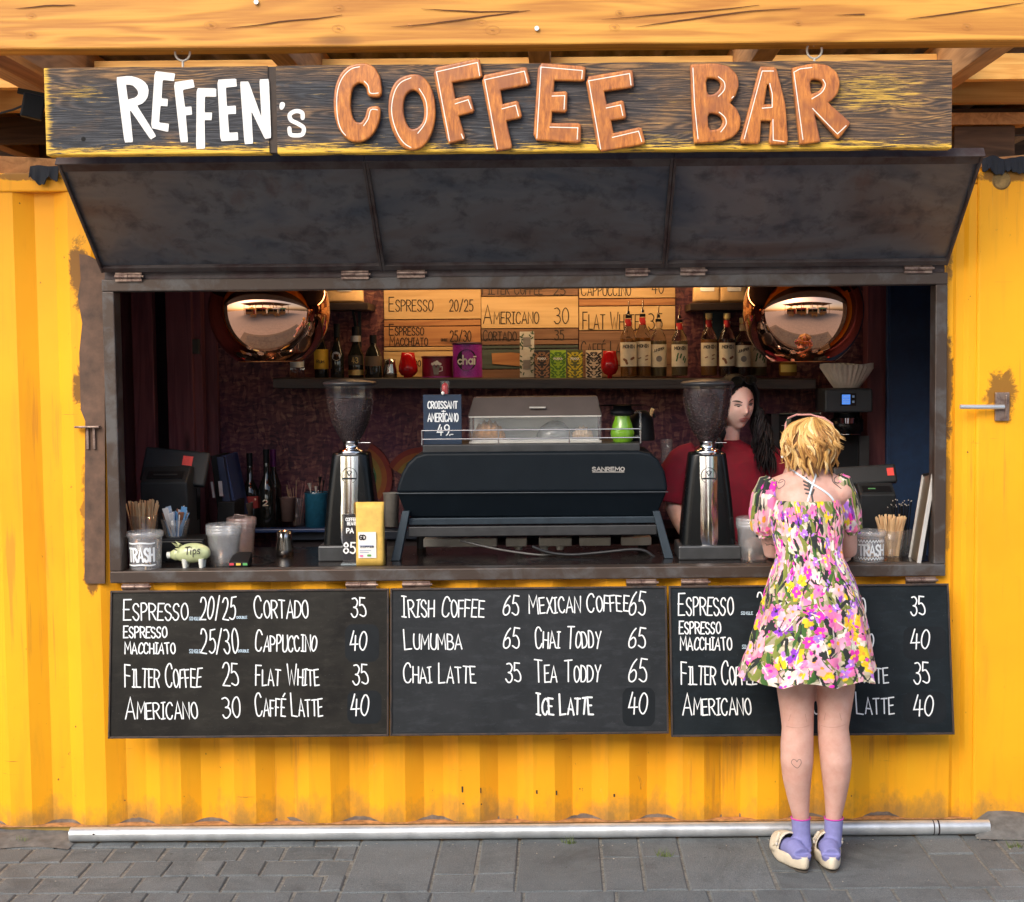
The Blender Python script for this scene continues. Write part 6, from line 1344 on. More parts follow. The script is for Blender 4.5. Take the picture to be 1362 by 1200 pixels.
zz=P(200,642,Yc).z; dv=Vector((0,.08,B.z-zz)).normalized(); nn=Vector((0,-dv.z,dv.y)); cc=Vector(((A.x+B.x)/2,Yc+.035,(zz+ (B.z-zz)*.44)))
def slab(c,w_,l_,th): 
    v=[]; 
    for s in (0,th):
        for a_,b_ in ((-1,-1),(1,-1),(1,1),(-1,1)): v.append(c+Vector((a_*w_/2,0,0))+dv*(b_*l_/2)+nn*s)
    return MB().add(v,[(0,3,2,1),(4,5,6,7),(0,1,5,4),(1,2,6,5),(2,3,7,6),(3,0,4,7)])
part('printer_lid',slab(cc,.15,.045,.003),M_black,t,fixn=True); part('paper_slot',slab(cc+nn*.003,.10,.008,.002),K('mid_grey_steel',(.05,.052,.055),.45,.5),t,fixn=True)
part('stand',MB().add([(P(x,y,.57).x,yy,max(cz,P(x,y,.57).z)) for yy in (.57,.63) for x,y in ((232,712),(262,712),(262,650),(238,650))],[(0,1,2,3),(7,6,5,4),(0,4,5,1),(1,5,6,2),(2,6,7,3),(3,7,4,0)]),M_blk,t,fixn=True)
t,M,w,h=pos(1108,1192,619,646,.52,'right black cash register behind the flowered dress, its screen laid back',-3)
m=MB(); m.mbox(M@Matrix.Translation((w*.40,-.0165,h*.05)),.028,.002,h*.4); part('red_sticker',m,K('coral_red_sticker',(.72,.06,.05),.5),t)
Yc=.38; A,B=P(1144,722,Yc),P(1192,644,Yc); m=MB(); zz=P(1160,658,Yc).z; m.prismx([(Yc+.02,cz),(Yc+.16,cz),(Yc+.16,B.z-.01),(Yc+.07,B.z),(Yc,zz)],A.x,B.x); part('receipt_printer',m,K('charcoal_register_plastic',(.016,.019,.022),.5,spec=.3),t,fixn=True,bevel=.006)
cc=Vector(((A.x+B.x)/2,Yc+.032,(zz+(B.z-zz)*.44))); dv=Vector((0,.07,B.z-zz)).normalized(); nn=Vector((0,-dv.z,dv.y)); part('printer_lid',slab(cc,.12,.04,.003),M_black,t,fixn=True); part('paper_slot',slab(cc+nn*.003+Vector((-.02,0,0)),.03,.006,.002),K('green_led',(.1,.3,.12),.5),t,fixn=True)
part('stand',MB().add([(P(x,y,.54).x,yy,max(cz,P(x,y,.54).z)) for yy in (.54,.60) for x,y in ((1120,725),(1160,725),(1160,646),(1130,646))],[(0,1,2,3),(7,6,5,4),(0,4,5,1),(1,5,6,2),(2,6,7,3),(3,7,4,0)]),M_blk,t,fixn=True)
# folders
def bk(name,pts,Y,d,mat,lab,cat,strip=None):
    A=[P(x,y,Y) for x,y in pts]; c=A[0]; t=thing(name,lab,cat,((A[0].x+A[1].x)/2,Y,min(a.z for a in A))); v=[(a.x,Y,a.z) for a in A]+[(a.x,Y+d,a.z) for a in A]
    part('cover',MB().add(v,[(0,1,2,3),(7,6,5,4),(0,4,5,1),(1,5,6,2),(2,6,7,3),(3,7,4,0)]),mat,t,fixn=True,bevel=.002)
    if strip: part('spine_label',MB().add([P(x,y,Y-.001)[:] for x,y in strip],[(0,1,2,3)]),K('pale_spine_label',(.42,.43,.48),.6),t)
    return t
bk('ring_binder',[(291,692),(300,692),(289,606),(280,607)],.80,.24,M_black,'black ring binder leaning left, next to the left cash register','binder',[(283,662),(286,662),(283,641),(280,641)])
bk('ring_binder',[(300,694),(310,694),(297,608),(288,608)],.78,.24,K('navy_folder',(.01,.02,.06),.5),'navy ring binder with a white spine label beside the bottles','binder',[(292,660),(297,660),(295,640),(290,640)])
bk('ring_binder',[(313,690),(317,690),(300,606),(296,606)],.82,.24,K('blue_folder',(.02,.04,.13),.5),'thin blue folder leaning against the navy binder','binder')
bk('organiser_box',[(288,700),(312,700),(312,668),(290,668)],.74,.2,M_black,'black plastic organiser box in front of the ring binders','box')
# bottles and cups on the back counter
gB='wine and whisky bottles on the back counter'
bY=1.12
bottle(334,703,bY,[(11,0),(11.5,2),(11.5,48),(8,58),(4,66),(3.6,96)],'whisky bottle with a slanted red label at the left of the back counter',gB,M_dkglass,label=[(28,44,K('red_cream_label',(.40,.05,.04),.6),70)],cap=[(4,84,101,M_black)],
   extra=lambda b,u:(lambda mb:(mb.ribbon([(-9,-33),(9,-40)],3,arcpf(12*u,0,u),.001),part('stripe',mb,M_cream,b,world=False)))(MB()))
bottle(356,703,bY,[(11,0),(11.5,2),(11.5,52),(8,62),(4,72),(3.8,100)],'black wine bottle with a small number label on the back counter',gB,M_dkglass,cap=[(4.2,88,106,M_black)],
   extra=lambda b,u:(lambda mb:(lettering(mb,'2',-3,3,-32,7,1.6,arcpf(12*u,0,u),1),part('print',mb,M_cream,b,world=False)))(MB()))
bottle(365,700,1.22,[(10,0),(10.5,2),(10.5,54),(4,74),(3.8,98)],'tall bottle with a purple capsule behind the wine bottle',gB,M_dkglass,cap=[(4.2,80,103,K('purple_capsule',(.14,.02,.12),.4,.4))])
def cup(px,py,Y,r0,r1,h,mat,lab,name='paper_cup'):
    u=mpp(Y);p=P(px,py,Y); t=thing(name,lab,'cup',(p.x,Y,p.z)); part('cup_wall',tub(MB(),[(r0,0),(r1,h),(r1+.8,h+.8)],u,24),mat,t,world=False,solid=.001); return t,u
t,u=cup(326,703,1.05,8,11,34,K('brown_paper_cup',(.24,.17,.11),.7),'plain brown paper cup in front of the whisky bottle')
part('lip',MB().tube([(11.4*u*math.cos(a*.5236),11.4*u*math.sin(a*.5236),34.5*u) for a in range(13)],.0016,6,False),K('pale_plastic_pan',(.42,.40,.36),.5),t,world=False)
cup(383,693,1.2,8.5,10.5,31,K('dusky_paper_cup',(.20,.12,.10),.7),'dusky brown paper cup beside the blue tin')
t,u=cup(395,698,1.25,9,11,34,M_glass2,'glass of thin drinking straws behind the dusky cup','straw_glass')
r_=random.Random(2)
for i in range(16):
    a=r_.uniform(0,6.3); part('straw',MB().tube([(4*u*math.cos(a),4*u*math.sin(a),0),(13*u*math.cos(a+.3),9*u*math.sin(a+.3),r_.uniform(46,60)*u)],.0012,5),M_stick if i%2 else K('pink_straw',(.45,.20,.18),.6),t,world=False)
u=mpp(1.05);p=P(422,704,1.05); t=thing('blue_tin','dark teal blue tin holding kitchen tools, left of the left grinder','tin',(p.x,1.05,p.z))
part('body',MB().lathe([(15.5*u,0),(15.5*u,47*u),(16*u,48*u),(16*u,50*u)],n=32,capt=False),simple('teal_blue_tin',(.015,.10,.17),.4,0,.25,60,.1),t,world=False,solid=.001)
part('rim',MB().tube([(16*u*math.cos(a*.2618),16*u*math.sin(a*.2618),50*u) for a in range(25)],.0016,6,False),M_chrome,t,world=False)
for x,y,hh,m_,rr in ((-8,0,62,K('pale_plastic_pan',(.42,.40,.36),.5),3),(4,3,70,M_black,2.4),(9,-2,66,M_black,1.6),(0,-4,58,K('pale_plastic_pan',(.42,.40,.36),.5),2)):
    part('utensil',MB().tube([(x*.4*u,y*u,2*u),(x*u,y*u,(hh-10)*u),(x*1.15*u,y*u,hh*u)],[.8*u,.8*u,rr*u],8),m_,t,world=False)
u=mpp(1.0);p=P(385,720,1.0)
tray=thing('tray','navy blue tray edge along the back counter at the left','tray',(P(380,712,.97).x,.97,bcz)); A=P(300,712,.97);B=P(436,712,.97)
part('tray_body',MB().box(A.x,.955,bcz+.001,B.x,1.02,bcz+.018),K('deep_blue_tray',(.008,.025,.09),.4),tray,bevel=.004)
# pale cups behind the machine's left side
cup(521,700,1.12,9,10.5,44,K('pale_plastic_pan',(.42,.40,.36),.5),'stack of pale paper cups between the kraft bag and the espresso machine','cup_stack')
# rainbow decoration on the wall
for cx,cy,rad,a0,a1,lab in ((470,636,52,-40,62,'faded rainbow ornament on the wall behind the left grinder'),(560,645,50,70,150,'faded rainbow ornament showing beside the espresso machine corner')):
    Y=1.345; c=P(cx,cy,Y); u=mpp(Y); t=thing('rainbow_ornament',lab,'ornament',(c.x,Y,c.z))
    for i,cn_ in enumerate([('dull_red_band',(.22,.03,.02)),('dull_orange_band',(.30,.09,.02)),('dull_yellow_band',(.26,.17,.03)),('dull_green_band',(.04,.13,.05)),('dull_blue_band',(.03,.07,.14))]):
        r1=(rad-i*7)*u; r0=r1-7*u; m=MB(); v=[];n=16
        for k in range(n+1):
            a=R(a0+(a1-a0)*k/n); v+=[(r1*math.cos(a),-.006,r1*math.sin(a)),(r0*math.cos(a),-.006,r0*math.sin(a)),(r0*math.cos(a),.012,r0*math.sin(a)),(r1*math.cos(a),.012,r1*math.sin(a))]
        f=[]
        for k in range(n):
            for q_ in range(4): a_=k*4+q_; b_=k*4+(q_+1)%4; f.append((a_,b_,b_+4,a_+4))
        f+=[(0,1,2,3),(n*4+3,n*4+2,n*4+1,n*4)]
        part('band',m.add(v,f),K(cn_[0],cn_[1],.7),t,world=False,fixn=True)
# ================================================================ right part
# filter coffee brewer with paper filters
Y=.95; br=thing('filter_brewer','black filter coffee brewer with a blue display, right of the shelf','coffee brewer',(P(1128,620,Y).x,Y,bcz)); u=mpp(Y)
def pb(name,x0,x1,y0,y1,Ya,Yb,mat,par,**k): 
    a=P(x0,y1,Ya); c=P(x1,y0,Ya); return part(name,MB().box(a.x,Ya,a.z,c.x,Yb,c.z),mat,par,**k)
M_brw=simple('dark_grey_brewer',(.028,.034,.040),.4,0,.1,20,.05)
pb('head',1097,1161,517,549,Y-.12,Y+.12,M_brw,br,bevel=.008)
dsp=pb('display',1118,1139,523,540,Y-.1225,Y-.1195,M_black,br,bevel=.001)
pb('screen',1120,1131,525,538,Y-.124,Y-.1228,simple('blue_lcd',(.03,.10,.35),.3,0,.1,100,0,em=((.10,.30,.9),.5)),dsp); 
m=MB(); pf=yplane(Y-.125); 
for yy in (528,531.5,535): m.ribbon([(1121.5,yy),(1129.5,yy)],1.0,pf)
part('screen_text',m,K('pale_blue_text',(.3,.5,.8),.5),dsp); pb('button',1133.5,1136.5,526,529,Y-.124,Y-.1228,K('pale_blue_text',(.3,.5,.8),.5),dsp); pb('button',1133.5,1136.5,533,536,Y-.124,Y-.1228,K('pale_blue_text',(.3,.5,.8),.5),dsp)
q=P(1126,578,Y-.02); part('brew_basket',MB().lathe([(15*u,0),(22*u,4*u),(22*u,20*u),(17*u,22*u),(17*u,30*u)],(q.x,Y-.02,q.z),32),M_blk,br)
part('chrome_band',MB().lathe([(9*u,0),(10*u,7*u)],(q.x-4*u,Y-.10,q.z+16*u),20),M_chrome,br)
part('basket_ring',MB().tube([(q.x+20*u*math.cos(a*.2618),Y-.02+20*u*math.sin(a*.2618),q.z+1*u) for a in range(25)],.002,6,False),M_chrome,br)
pb('column',1112,1142,549,626,Y+.05,Y+.12,M_black,br); pb('side_panel',1143,1156,580,626,Y+.02,Y+.06,K('mid_grey_steel',(.05,.052,.055),.45,.5),br); pb('base',1092,1160,626,650,Y-.12,Y+.12,M_brw,br,bevel=.004)
br.location.z=bcz
f=thing('paper_filters','stack of white fluted paper coffee filters on top of the brewer','filters',(P(1126,516,Y).x,Y,P(1126,516,Y).z+.001))
for k in range(4):
    m=MB(); nn_=60
    def ff(a_,v): a=a_*2*math.pi; r=(17+17.5*v**.9)*u*(1+.035*v*(1 if int(round(a_*nn_))%2 else -1)); return (r*math.cos(a),r*math.sin(a),(1.5*k+27*v+1.2*v*math.sin(a*3+k))*u)
    m.grid(ff,nn_,4,False); part('filter',m,K('filter_paper',(.60,.55,.47),.85),f,world=False)
q=P(1080,520,1.0); pb('steel_caddy' ,1083,1100,497,517,1.0,1.1,K('mid_grey_steel',(.05,.052,.055),.45,.5),br) if False else None
tk=thing('steel_urn','square steel and black water boiler half hidden behind the blonde customer','boiler',(P(1058,620,1.1).x,1.1,bcz))
pb('case',1026,1092,552,700,1.1,1.3,M_black,tk,bevel=.004); pb('steel_edge',1026,1036,551,700,1.095,1.0995,K('mid_grey_steel',(.05,.052,.055),.45,.5),tk); pb('steel_edge',1037,1092,549,551,1.095,1.0995,M_chrome,tk)
m=MB(); pf=yplane(1.094); lettering(m,'7',1041,1044,573,6,.8,pf,1); m.ribbon([(1040,566),(1046,566)],.8,pf); part('print',m,M_wh,tk,kind='stuff')
cup(887,640,1.1,7,8.5,55,M_glass2,'tall glass jar beside the barista\'s right sleeve','glass_jar')
# black straws, frame leaning at the right edge
t,u=oncounter('straw_holder',1206,742,'clear holder of black straws next to the right glass of stirrers','straws',.10)
part('holder',tub(MB(),[(13,0),(14,34)],u,24),M_glass2,t,world=False,solid=.001); r_=random.Random(4)
for i in range(26):
    a=r_.uniform(0,6.3); rr=r_.uniform(.2,1); A=(rr*9*u*math.cos(a),rr*9*u*math.sin(a),.002); B=(rr*19*u*math.cos(a)-2*u,rr*12*u*math.sin(a),r_.uniform(62,74)*u)
    part('straw',MB().tube([A,B],.0018,5),M_black,t,world=False); part('straw_tip',MB().tube([B,(B[0]*1.04,B[1],B[2]+.004)],.0019,5),K('pale_plastic_pan',(.42,.40,.36),.5),t,world=False)
A0=P(1213,743,.10); 
q0=PZ(1218,749,cz)
pf_=thing('leaning_frame','silver edged picture frame leaning against the right end of the window, seen almost edge-on','frame',(q0.x,q0.y,cz))
def fq(x,y,Y): a=P(x,y,Y); return (a.x,a.y,a.z)
Yf=q0.y; Yb_=Yf+.17
# two long frame stiles and the panel between them
def bar4(p,q,w,d,name,mat):
    P0=P(p[0],p[1],p[2]);P1=P(q[0],q[1],q[2]); dd=P1-P0; M=Matrix.Translation((P0+P1)/2)@dd.to_track_quat('Z','Y').to_matrix().to_4x4(); part(name,MB().mbox(M,w,d,dd.length),mat,pf_,bevel=.0015)
M_silv=simple('satin_silver',(.62,.62,.60),.4,.3,.06,20,0); bar4((1222,749,Yf),(1242,630,Yf),.010,.016,'front_stile',M_silv); bar4((1211,742,Yb_),(1229,632,Yb_),.009,.016,'rear_stile',M_silv)
bar4((1226.5,745,Yf+.02),(1245,630,Yf+.02),.007,.02,'frame_back',M_black)
v=[fq(1211.5,742,Yb_),fq(1221,748,Yf),fq(1240.5,630,Yf),fq(1229.5,632,Yb_)]; part('panel',MB().add(v,[(0,1,2,3)]),K('dull_olive_print',(.12,.10,.07),.35),pf_,solid=.004)
v=[fq(1229,632,Yb_),fq(1242,630,Yf)]; part('top_rail',MB().tube([v[0],v[1]],.007,6),M_black,pf_)
# ================================================================ people
import numpy as np
from mathutils.bvhtree import BVHTree
def skin_mat(name,c):
    m,nt,b=base_mat(name); w=tc(nt); n=nz(nt,w,14,5,.65); n2=nz(nt,w,90,3,.6)
    col=ramp(nt,n,[(.32,(c[0]*.86,c[1]*.74,c[2]*.70)),(.68,c)]).outputs[0]
    col=mix(nt,ramp(nt,n2,[(.62,0.0),(.75,.25)]).outputs[0],col,(c[0]*.75,c[1]*.5,c[2]*.45))
    nt.links.new(col,b.inputs['Base Color']); b.inputs['Roughness'].default_value=.5
    b.inputs['Subsurface Weight'].default_value=.12; b.inputs['Subsurface Radius'].default_value=(.02,.008,.004); b.inputs['Subsurface Scale'].default_value=.5
    bump(nt,b,n2,.08,.001); return m
M_skin=skin_mat('fair_skin',(.68,.42,.345)); M_skin2=skin_mat('pale_face_skin',(.95,.68,.60))
def ell(mb,c,rx,ry,rz,n=20,m=12,M=None):
    M=M or Matrix.Translation(c); sec=[]
    v=[M@Vector((0,0,-rz))]; f=[]
    for j in range(1,m):
        t=-math.pi/2+math.pi*j/m
        for k in range(n): a=2*math.pi*k/n; v.append(M@Vector((rx*math.cos(t)*math.cos(a),ry*math.cos(t)*math.sin(a),rz*math.sin(t))))
    v.append(M@Vector((0,0,rz))); L=len(v)-1
    f+=[(0,1+(k+1)%n,1+k) for k in range(n)]
    for j in range(m-2):
        for k in range(n): a=1+j*n+k;b=1+j*n+(k+1)%n; f.append((a,b,b+n,a+n))
    f+=[(L,L-n+k,L-n+(k+1)%n) for k in range(n)]
    mb.add(v,f,True)
def rings(mb,rs,n=28,fold=0,fn=None,cap=True):   # rs: (center Vector, rx, ry)
    secs=[]
    for j,(c,rx,ry) in enumerate(rs):
        secs.append([Vector((c.x+rx*math.cos(2*math.pi*k/n),c.y+ry*math.sin(2*math.pi*k/n),c.z)) for k in range(n)])
    loft(mb,secs,True,cap)
def remesh(name,mb,mat,parent,vox=.006,smooth=4,world=True):
    o=part(name,mb,mat,parent,world=world)
    m=o.modifiers.new('r','REMESH'); m.mode='VOXEL'; m.voxel_size=vox; m.use_smooth_shade=True
    s_=o.modifiers.new('s','SMOOTH'); s_.factor=.5; s_.iterations=smooth
    me_mat=mat; apply_mods(o); o.data.materials.clear(); o.data.materials.append(mat)
    for p in o.data.polygons: p.use_smooth=True
    return o
def bvh_of(o):
    M=chain(o); me=o.data; return BVHTree.FromPolygons([M@v.co for v in me.vertices],[tuple(p.vertices) for p in me.polygons])
def surf(bvh,Yf):
    cam_=Vector((0,CYY,CH))
    def f(x,y,off=0):
        d=ray(x,y).normalized(); h=bvh.ray_cast(cam_,d)
        if h[0] is None: return P(x,y,Yf-off)
        return h[0]-d*(off+.0006)
    return f
def headmesh(mb,M,s=1.0,n=56,m=40):
    g=lambda x,s_:math.exp(-(x/s_)**2)
    v=[]
    def pt(a,t):
        dx,dy,dz=math.cos(t)*math.sin(a),-math.cos(t)*math.cos(a),math.sin(t)
        x=.073*dx; y=.094*dy; z=.118*dz
        if z<0:
            k=-z/.118; x*=1-.30*k**2.0; 
            if dy>0: y*=1-.35*k
            else: y*=1-.10*k
        if dy<-.05:
            w=min(1,(-dy-.05)*2.5)
            y-=w*(.021*g(x,.0115)*g(z+.026,.016)+.012*g(x,.009)*g(z+.006,.022)+.004*g(x,.05)*g(z-.024,.013)+.006*g(x,.022)*g(z+.060,.012)+.009*g(x,.022)*g(z+.102,.016)+.004*g(abs(x)-.040,.02)*g(z+.03,.022))
            y+=w*(.011*g(abs(x)-.031,.013)*g(z-.004,.011)+.003*g(x,.03)*g(z+.078,.008))
            y*=.97
        return M@Vector((x*s,y*s,z*s))
    v=[M@Vector((0,0,-.118*s))]; f=[]
    for j in range(1,m):
        t=-math.pi/2+math.pi*j/m
        for k in range(n): v.append(pt(2*math.pi*k/n,t))
    v.append(M@Vector((0,0,.118*s))); L=len(v)-1
    f+=[(0,1+(k+1)%n,1+k) for k in range(n)]
    for j in range(m-2):
        for k in range(n): a=1+j*n+k;b=1+j*n+(k+1)%n; f.append((a,b,b+n,a+n))
    f+=[(L,L-n+k,L-n+(k+1)%n) for k in range(n)]
    mb.add(v,f,True)
    for sx in (-1,1): ell(mb,None,.010*s,.020*s,.031*s,12,8,M@Matrix.Translation((sx*.073*s,.010*s,-.008*s))@Matrix.Rotation(sx*R(-12),4,'Y'))
def hand(mb,wrist,dirv,palmn,s=1.0,curl=.5,side=1):
    """palm plus four bent fingers and a thumb; grown from the wrist along dirv, palm facing palmn"""
    d=dirv.normalized(); n=(palmn-d*palmn.dot(d)).normalized(); x=d.cross(n)*side
    secs=[]
    for t,w,th in ((-.01,.026,.020),(.02,.034,.018),(.05,.041,.015),(.085,.040,.013)):
        c=wrist+d*t*s; secs.append([c+x*(w*s*math.cos(a*.5236))+n*(th*s*math.sin(a*.5236)) for a in range(12)])
    loft(mb,secs)
    for i,(ox,L) in enumerate(((-.030,.072),(-.010,.082),(.010,.078),(.029,.062))):
        p=wrist+d*.075*s+x*ox*s; pts=[p]; a=0
        for seg,fr_ in ((.012/L*1.0,0),(.42,curl),(.32,curl*1.3),(.24,curl*.9)):
            a+=fr_*.9; dd=d*math.cos(a)+n*math.sin(a)+x*ox*.8; pts.append(pts[-1]+dd*L*s*seg)
        mb.tube(pts,[.0092*s,.0090*s,.0085*s,.0076*s,.0062*s],10)
    p=wrist+d*.018*s-x*.028*s; a=Vector(x)*-.75+d*.6+n*.35; a.normalize(); b=(a+n*.7+d*.5).normalized()
    mb.tube([p,p+a*.034*s,p+a*.034*s+b*.028*s,p+a*.034*s+b*.052*s],[.013*s,.011*s,.010*s,.0075*s],10)
def hairmat(name,stops,rough=.35):
    m,nt,b=base_mat(name); at=N(nt,'ShaderNodeAttribute',attribute_name='lock'); n=nz(nt,tc(nt,(60,60,10)),5,4,.7)
    f=math_(nt,'ADD',at.outputs['Fac'],math_(nt,'MULTIPLY',math_(nt,'ADD',n,-.5),.5))
    nt.links.new(ramp(nt,f,stops).outputs[0],b.inputs['Base Color']); b.inputs['Roughness'].default_value=rough; b.inputs['Anisotropic'].default_value=.4; b.inputs['Specular IOR Level'].default_value=.35; return m
class Locks:
    def __init__(s): s.mb=MB(); s.c=[]
    def add(s,pts,w,val,flat=.45,n=6):
        k=len(s.mb.v); s.mb.tube(pts,w,n,True,True,flat); s.c+=[val]*(len(s.mb.v)-k)
    def build(s,name,mat,parent):
        o=part(name,s.mb,mat,parent); at=o.data.attributes.new('lock','FLOAT','POINT'); at.data.foreach_set('value',s.c); return o
# ---------------------------------------------------------------- the customer, seen from behind
base=P(1085,1150,-.36)
cu=thing('person','blonde woman in a short flowered dress leaning on the counter, her back turned','person',(base.x,-.33,0))
m=MB(); q=lambda x,y,Y:P(x,y,Y)
def pr(l): return [q(x,y,Y) for x,y,Y,r in l],[r*mpp(Y) for x,y,Y,r in l]
LL=[(1064,820,-.33,30),(1060,870,-.335,28),(1058,915,-.34,25.5),(1060,945,-.345,23),(1061,968,-.35,21.5),(1060,990,-.355,22.3),(1060,1012,-.36,22.2),(1060,1035,-.358,19.5),(1062,1060,-.352,15.5),(1065,1085,-.350,11.5),(1066,1108,-.345,9.2),(1066,1125,-.345,9)]
RL=[(1104,820,-.33,30),(1109,870,-.335,28),(1112,915,-.34,25.5),(1110,945,-.345,22.5),(1108,968,-.35,21),(1110,990,-.355,21.8),(1112,1012,-.36,21.5),(1112,1035,-.358,19),(1111,1060,-.352,15),(1109,1085,-.350,11.2),(1107,1108,-.345,9),(1106,1125,-.345,9)]
for L in (LL,RL): a,b=pr(L); m.tube(a,b,20)
hl=[PZ(1066,1141,.045),PZ(1106,1141,.045)]
feet=[]
for h_,dx in ((hl[0],-.055),(hl[1],.012)):
    toe=h_+Vector((dx,.20,-.018)); feet.append((h_,toe)); m.tube([h_+Vector((0,.012,-.002)),h_+Vector((dx*.3,.06,.0)),h_+Vector((dx*.6,.12,-.008)),toe],[.022,.026,.028,.018],16,flat=.6)
TR=[(640,1074,24,-.185,.060),(650,1073,42,-.190,.075),(662,1074,44,-.20,.088),(690,1076,41,-.215,.092),(715,1078,38,-.235,.09),(738,1080,36,-.26,.09),(765,1083,44,-.285,.11),(795,1085,52,-.31,.12),(830,1085,54,-.325,.12),(850,1085,50,-.33,.10)]
rs=[(q(cx,py,Yc),hw*mpp(Yc),dp) for py,cx,hw,Yc,dp in TR]; rings(m,rs[::-1],28)
m.tube([q(1075,648,-.19),q(1076,628,-.185),q(1077,605,-.175)],[.058,.050,.052],18)
for x,s_ in ((1029,-1),(1117,1)): ell(m,q(x,655,-.185),.050,.055,.050)
# shoulder caps
m.tube([q(1029,652,-.185),q(1052,643,-.185),q(1076,636,-.185),q(1098,642,-.185),q(1117,652,-.185)],[.046,.045,.050,.045,.046],16)
# arms: left elbow on the counter with the hand up at the chin, right forearm resting on the counter
el=q(1028,738,-.085); el.z=max(el.z,cz+.05)
m.tube([q(1026,655,-.18),q(1024,690,-.15),q(1027,722,-.105),el],[.047,.044,.040,.034],16)
wr=q(1044,640,.02); m.tube([el,(el+wr)/2+Vector((-.005,0,0)),wr],[.034,.034,.023],16)
hand(m,wr,Vector((.25,-.25,1)),Vector((.9,-.2,0)),.95,.9,1)
er=q(1128,725,-.06); er.z=cz+.05; wr2=Vector((er.x-.16,.10,cz+.035))
m.tube([q(1119,655,-.18),q(1125,690,-.14),er],[.047,.043,.035],16); m.tube([er,(er+wr2)/2,wr2],[.035,.034,.023],16)
hand(m,wr2,Vector((-.7,.55,0)),Vector((0,0,-1)),.95,.35,-1)
MH=Matrix.Translation(q(1077,596,-.165))@Matrix.Rotation(R(180-12),4,'Z')@Matrix.Rotation(R(4),4,'X')
headmesh(m,MH,.98)
body=remesh('body',m,M_skin,cu,.0065,5)
bv=bvh_of(body); sf=surf(bv,-.28)
# tattoos
M_tat=K('faded_tattoo_ink',(.16,.11,.10),.6,var=.3); M_tatd=K('dark_tattoo_ink',(.07,.06,.055),.6,var=.3)
kb=lambda x,y:(860+x/4.0,470+y/4.0)
def tat(name,lines,w,mat,lab,k=kb):
    mb=MB()
    for i,l in enumerate(lines): mb.ribbon(cr([k(*p) for p in l],4) if len(l)>2 else [k(*p) for p in l],w,sf,.0004+.00015*i)
    part(name,mb,mat,body,label=lab,kind='stuff')
tat('tattoo',[[(692,690),(680,672),(662,668),(668,690),(690,700),(700,720),(715,715),(732,700),(735,678),(715,672),(700,690)],[(678,680),(690,690)],[(705,690),(725,682)]],1.0,M_tat,'faint butterfly shaped line tattoo on the left shoulder')
tat('tattoo',[[(850,660),(868,700),(885,790)],[(835,680),(862,695)],[(838,700),(868,712)],[(842,722),(872,730)],[(848,745),(878,750)],[(880,690),(870,712)],[(888,700),(874,730)],[(890,725),(880,752)],[(858,690),(875,740)]],2.4,M_tatd,'dark feathery tattoo down the middle of the back')
tat('tattoo',[[(968,615),(985,650),(990,680),(1010,700),(1035,720)],[(1010,655),(998,668),(1002,685),(1020,690),(1032,675)]],1.2,M_tatd,'curling line tattoo on the right shoulder')
kl=lambda x,y:(980+x/4.0,880+y/4.0)
sfl=sf; tat('tattoo',[[(322,567),(300,552),(290,535),(300,521),(315,526),(320,534),(326,524),(338,522),(343,537),(338,550),(322,567)]],.7,M_tat,'small outline heart tattoo on the left calf',kl)
mb=MB()
for i,l in enumerate(([(1046,966),(1056,968),(1068,967.5),(1078,964)],[(1092,965),(1102,967.5),(1114,967),(1124,964)],[(1049,959),(1052,950)],[(1073,960),(1071,950)],[(1096,958),(1098,949)],[(1119,958),(1117,949)])): mb.ribbon(cr(l,4) if len(l)>2 else l,.9,sf,.0002)
part('knee_crease_shade',mb,K('crease_shade',(.52,.29,.23),.6,var=.2),body,kind='stuff')  # knee folds are not modelled: their shade is painted as darker skin lines
tat('tattoo',[[(630,1010),(645,1020),(660,1015),(680,1025)],[(638,1022),(672,1020)]],.8,M_tatd,'tiny marks tattooed on the left forearm')
# crossed white straps
mb=MB()
for i,l in enumerate(([(762,612),(800,640),(850,672),(890,700),(940,730),(980,762),(1000,795)],[(908,630),(895,665),(880,710),(865,760),(856,790)])):
    mb2=MB(); mb2.ribbon(cr([kb(*p) for p in l],4),2.3,sf,.003+.001*i); part('strap',mb2,K('white_strap',(.66,.76,.84),.7),cu,solid=.0015)
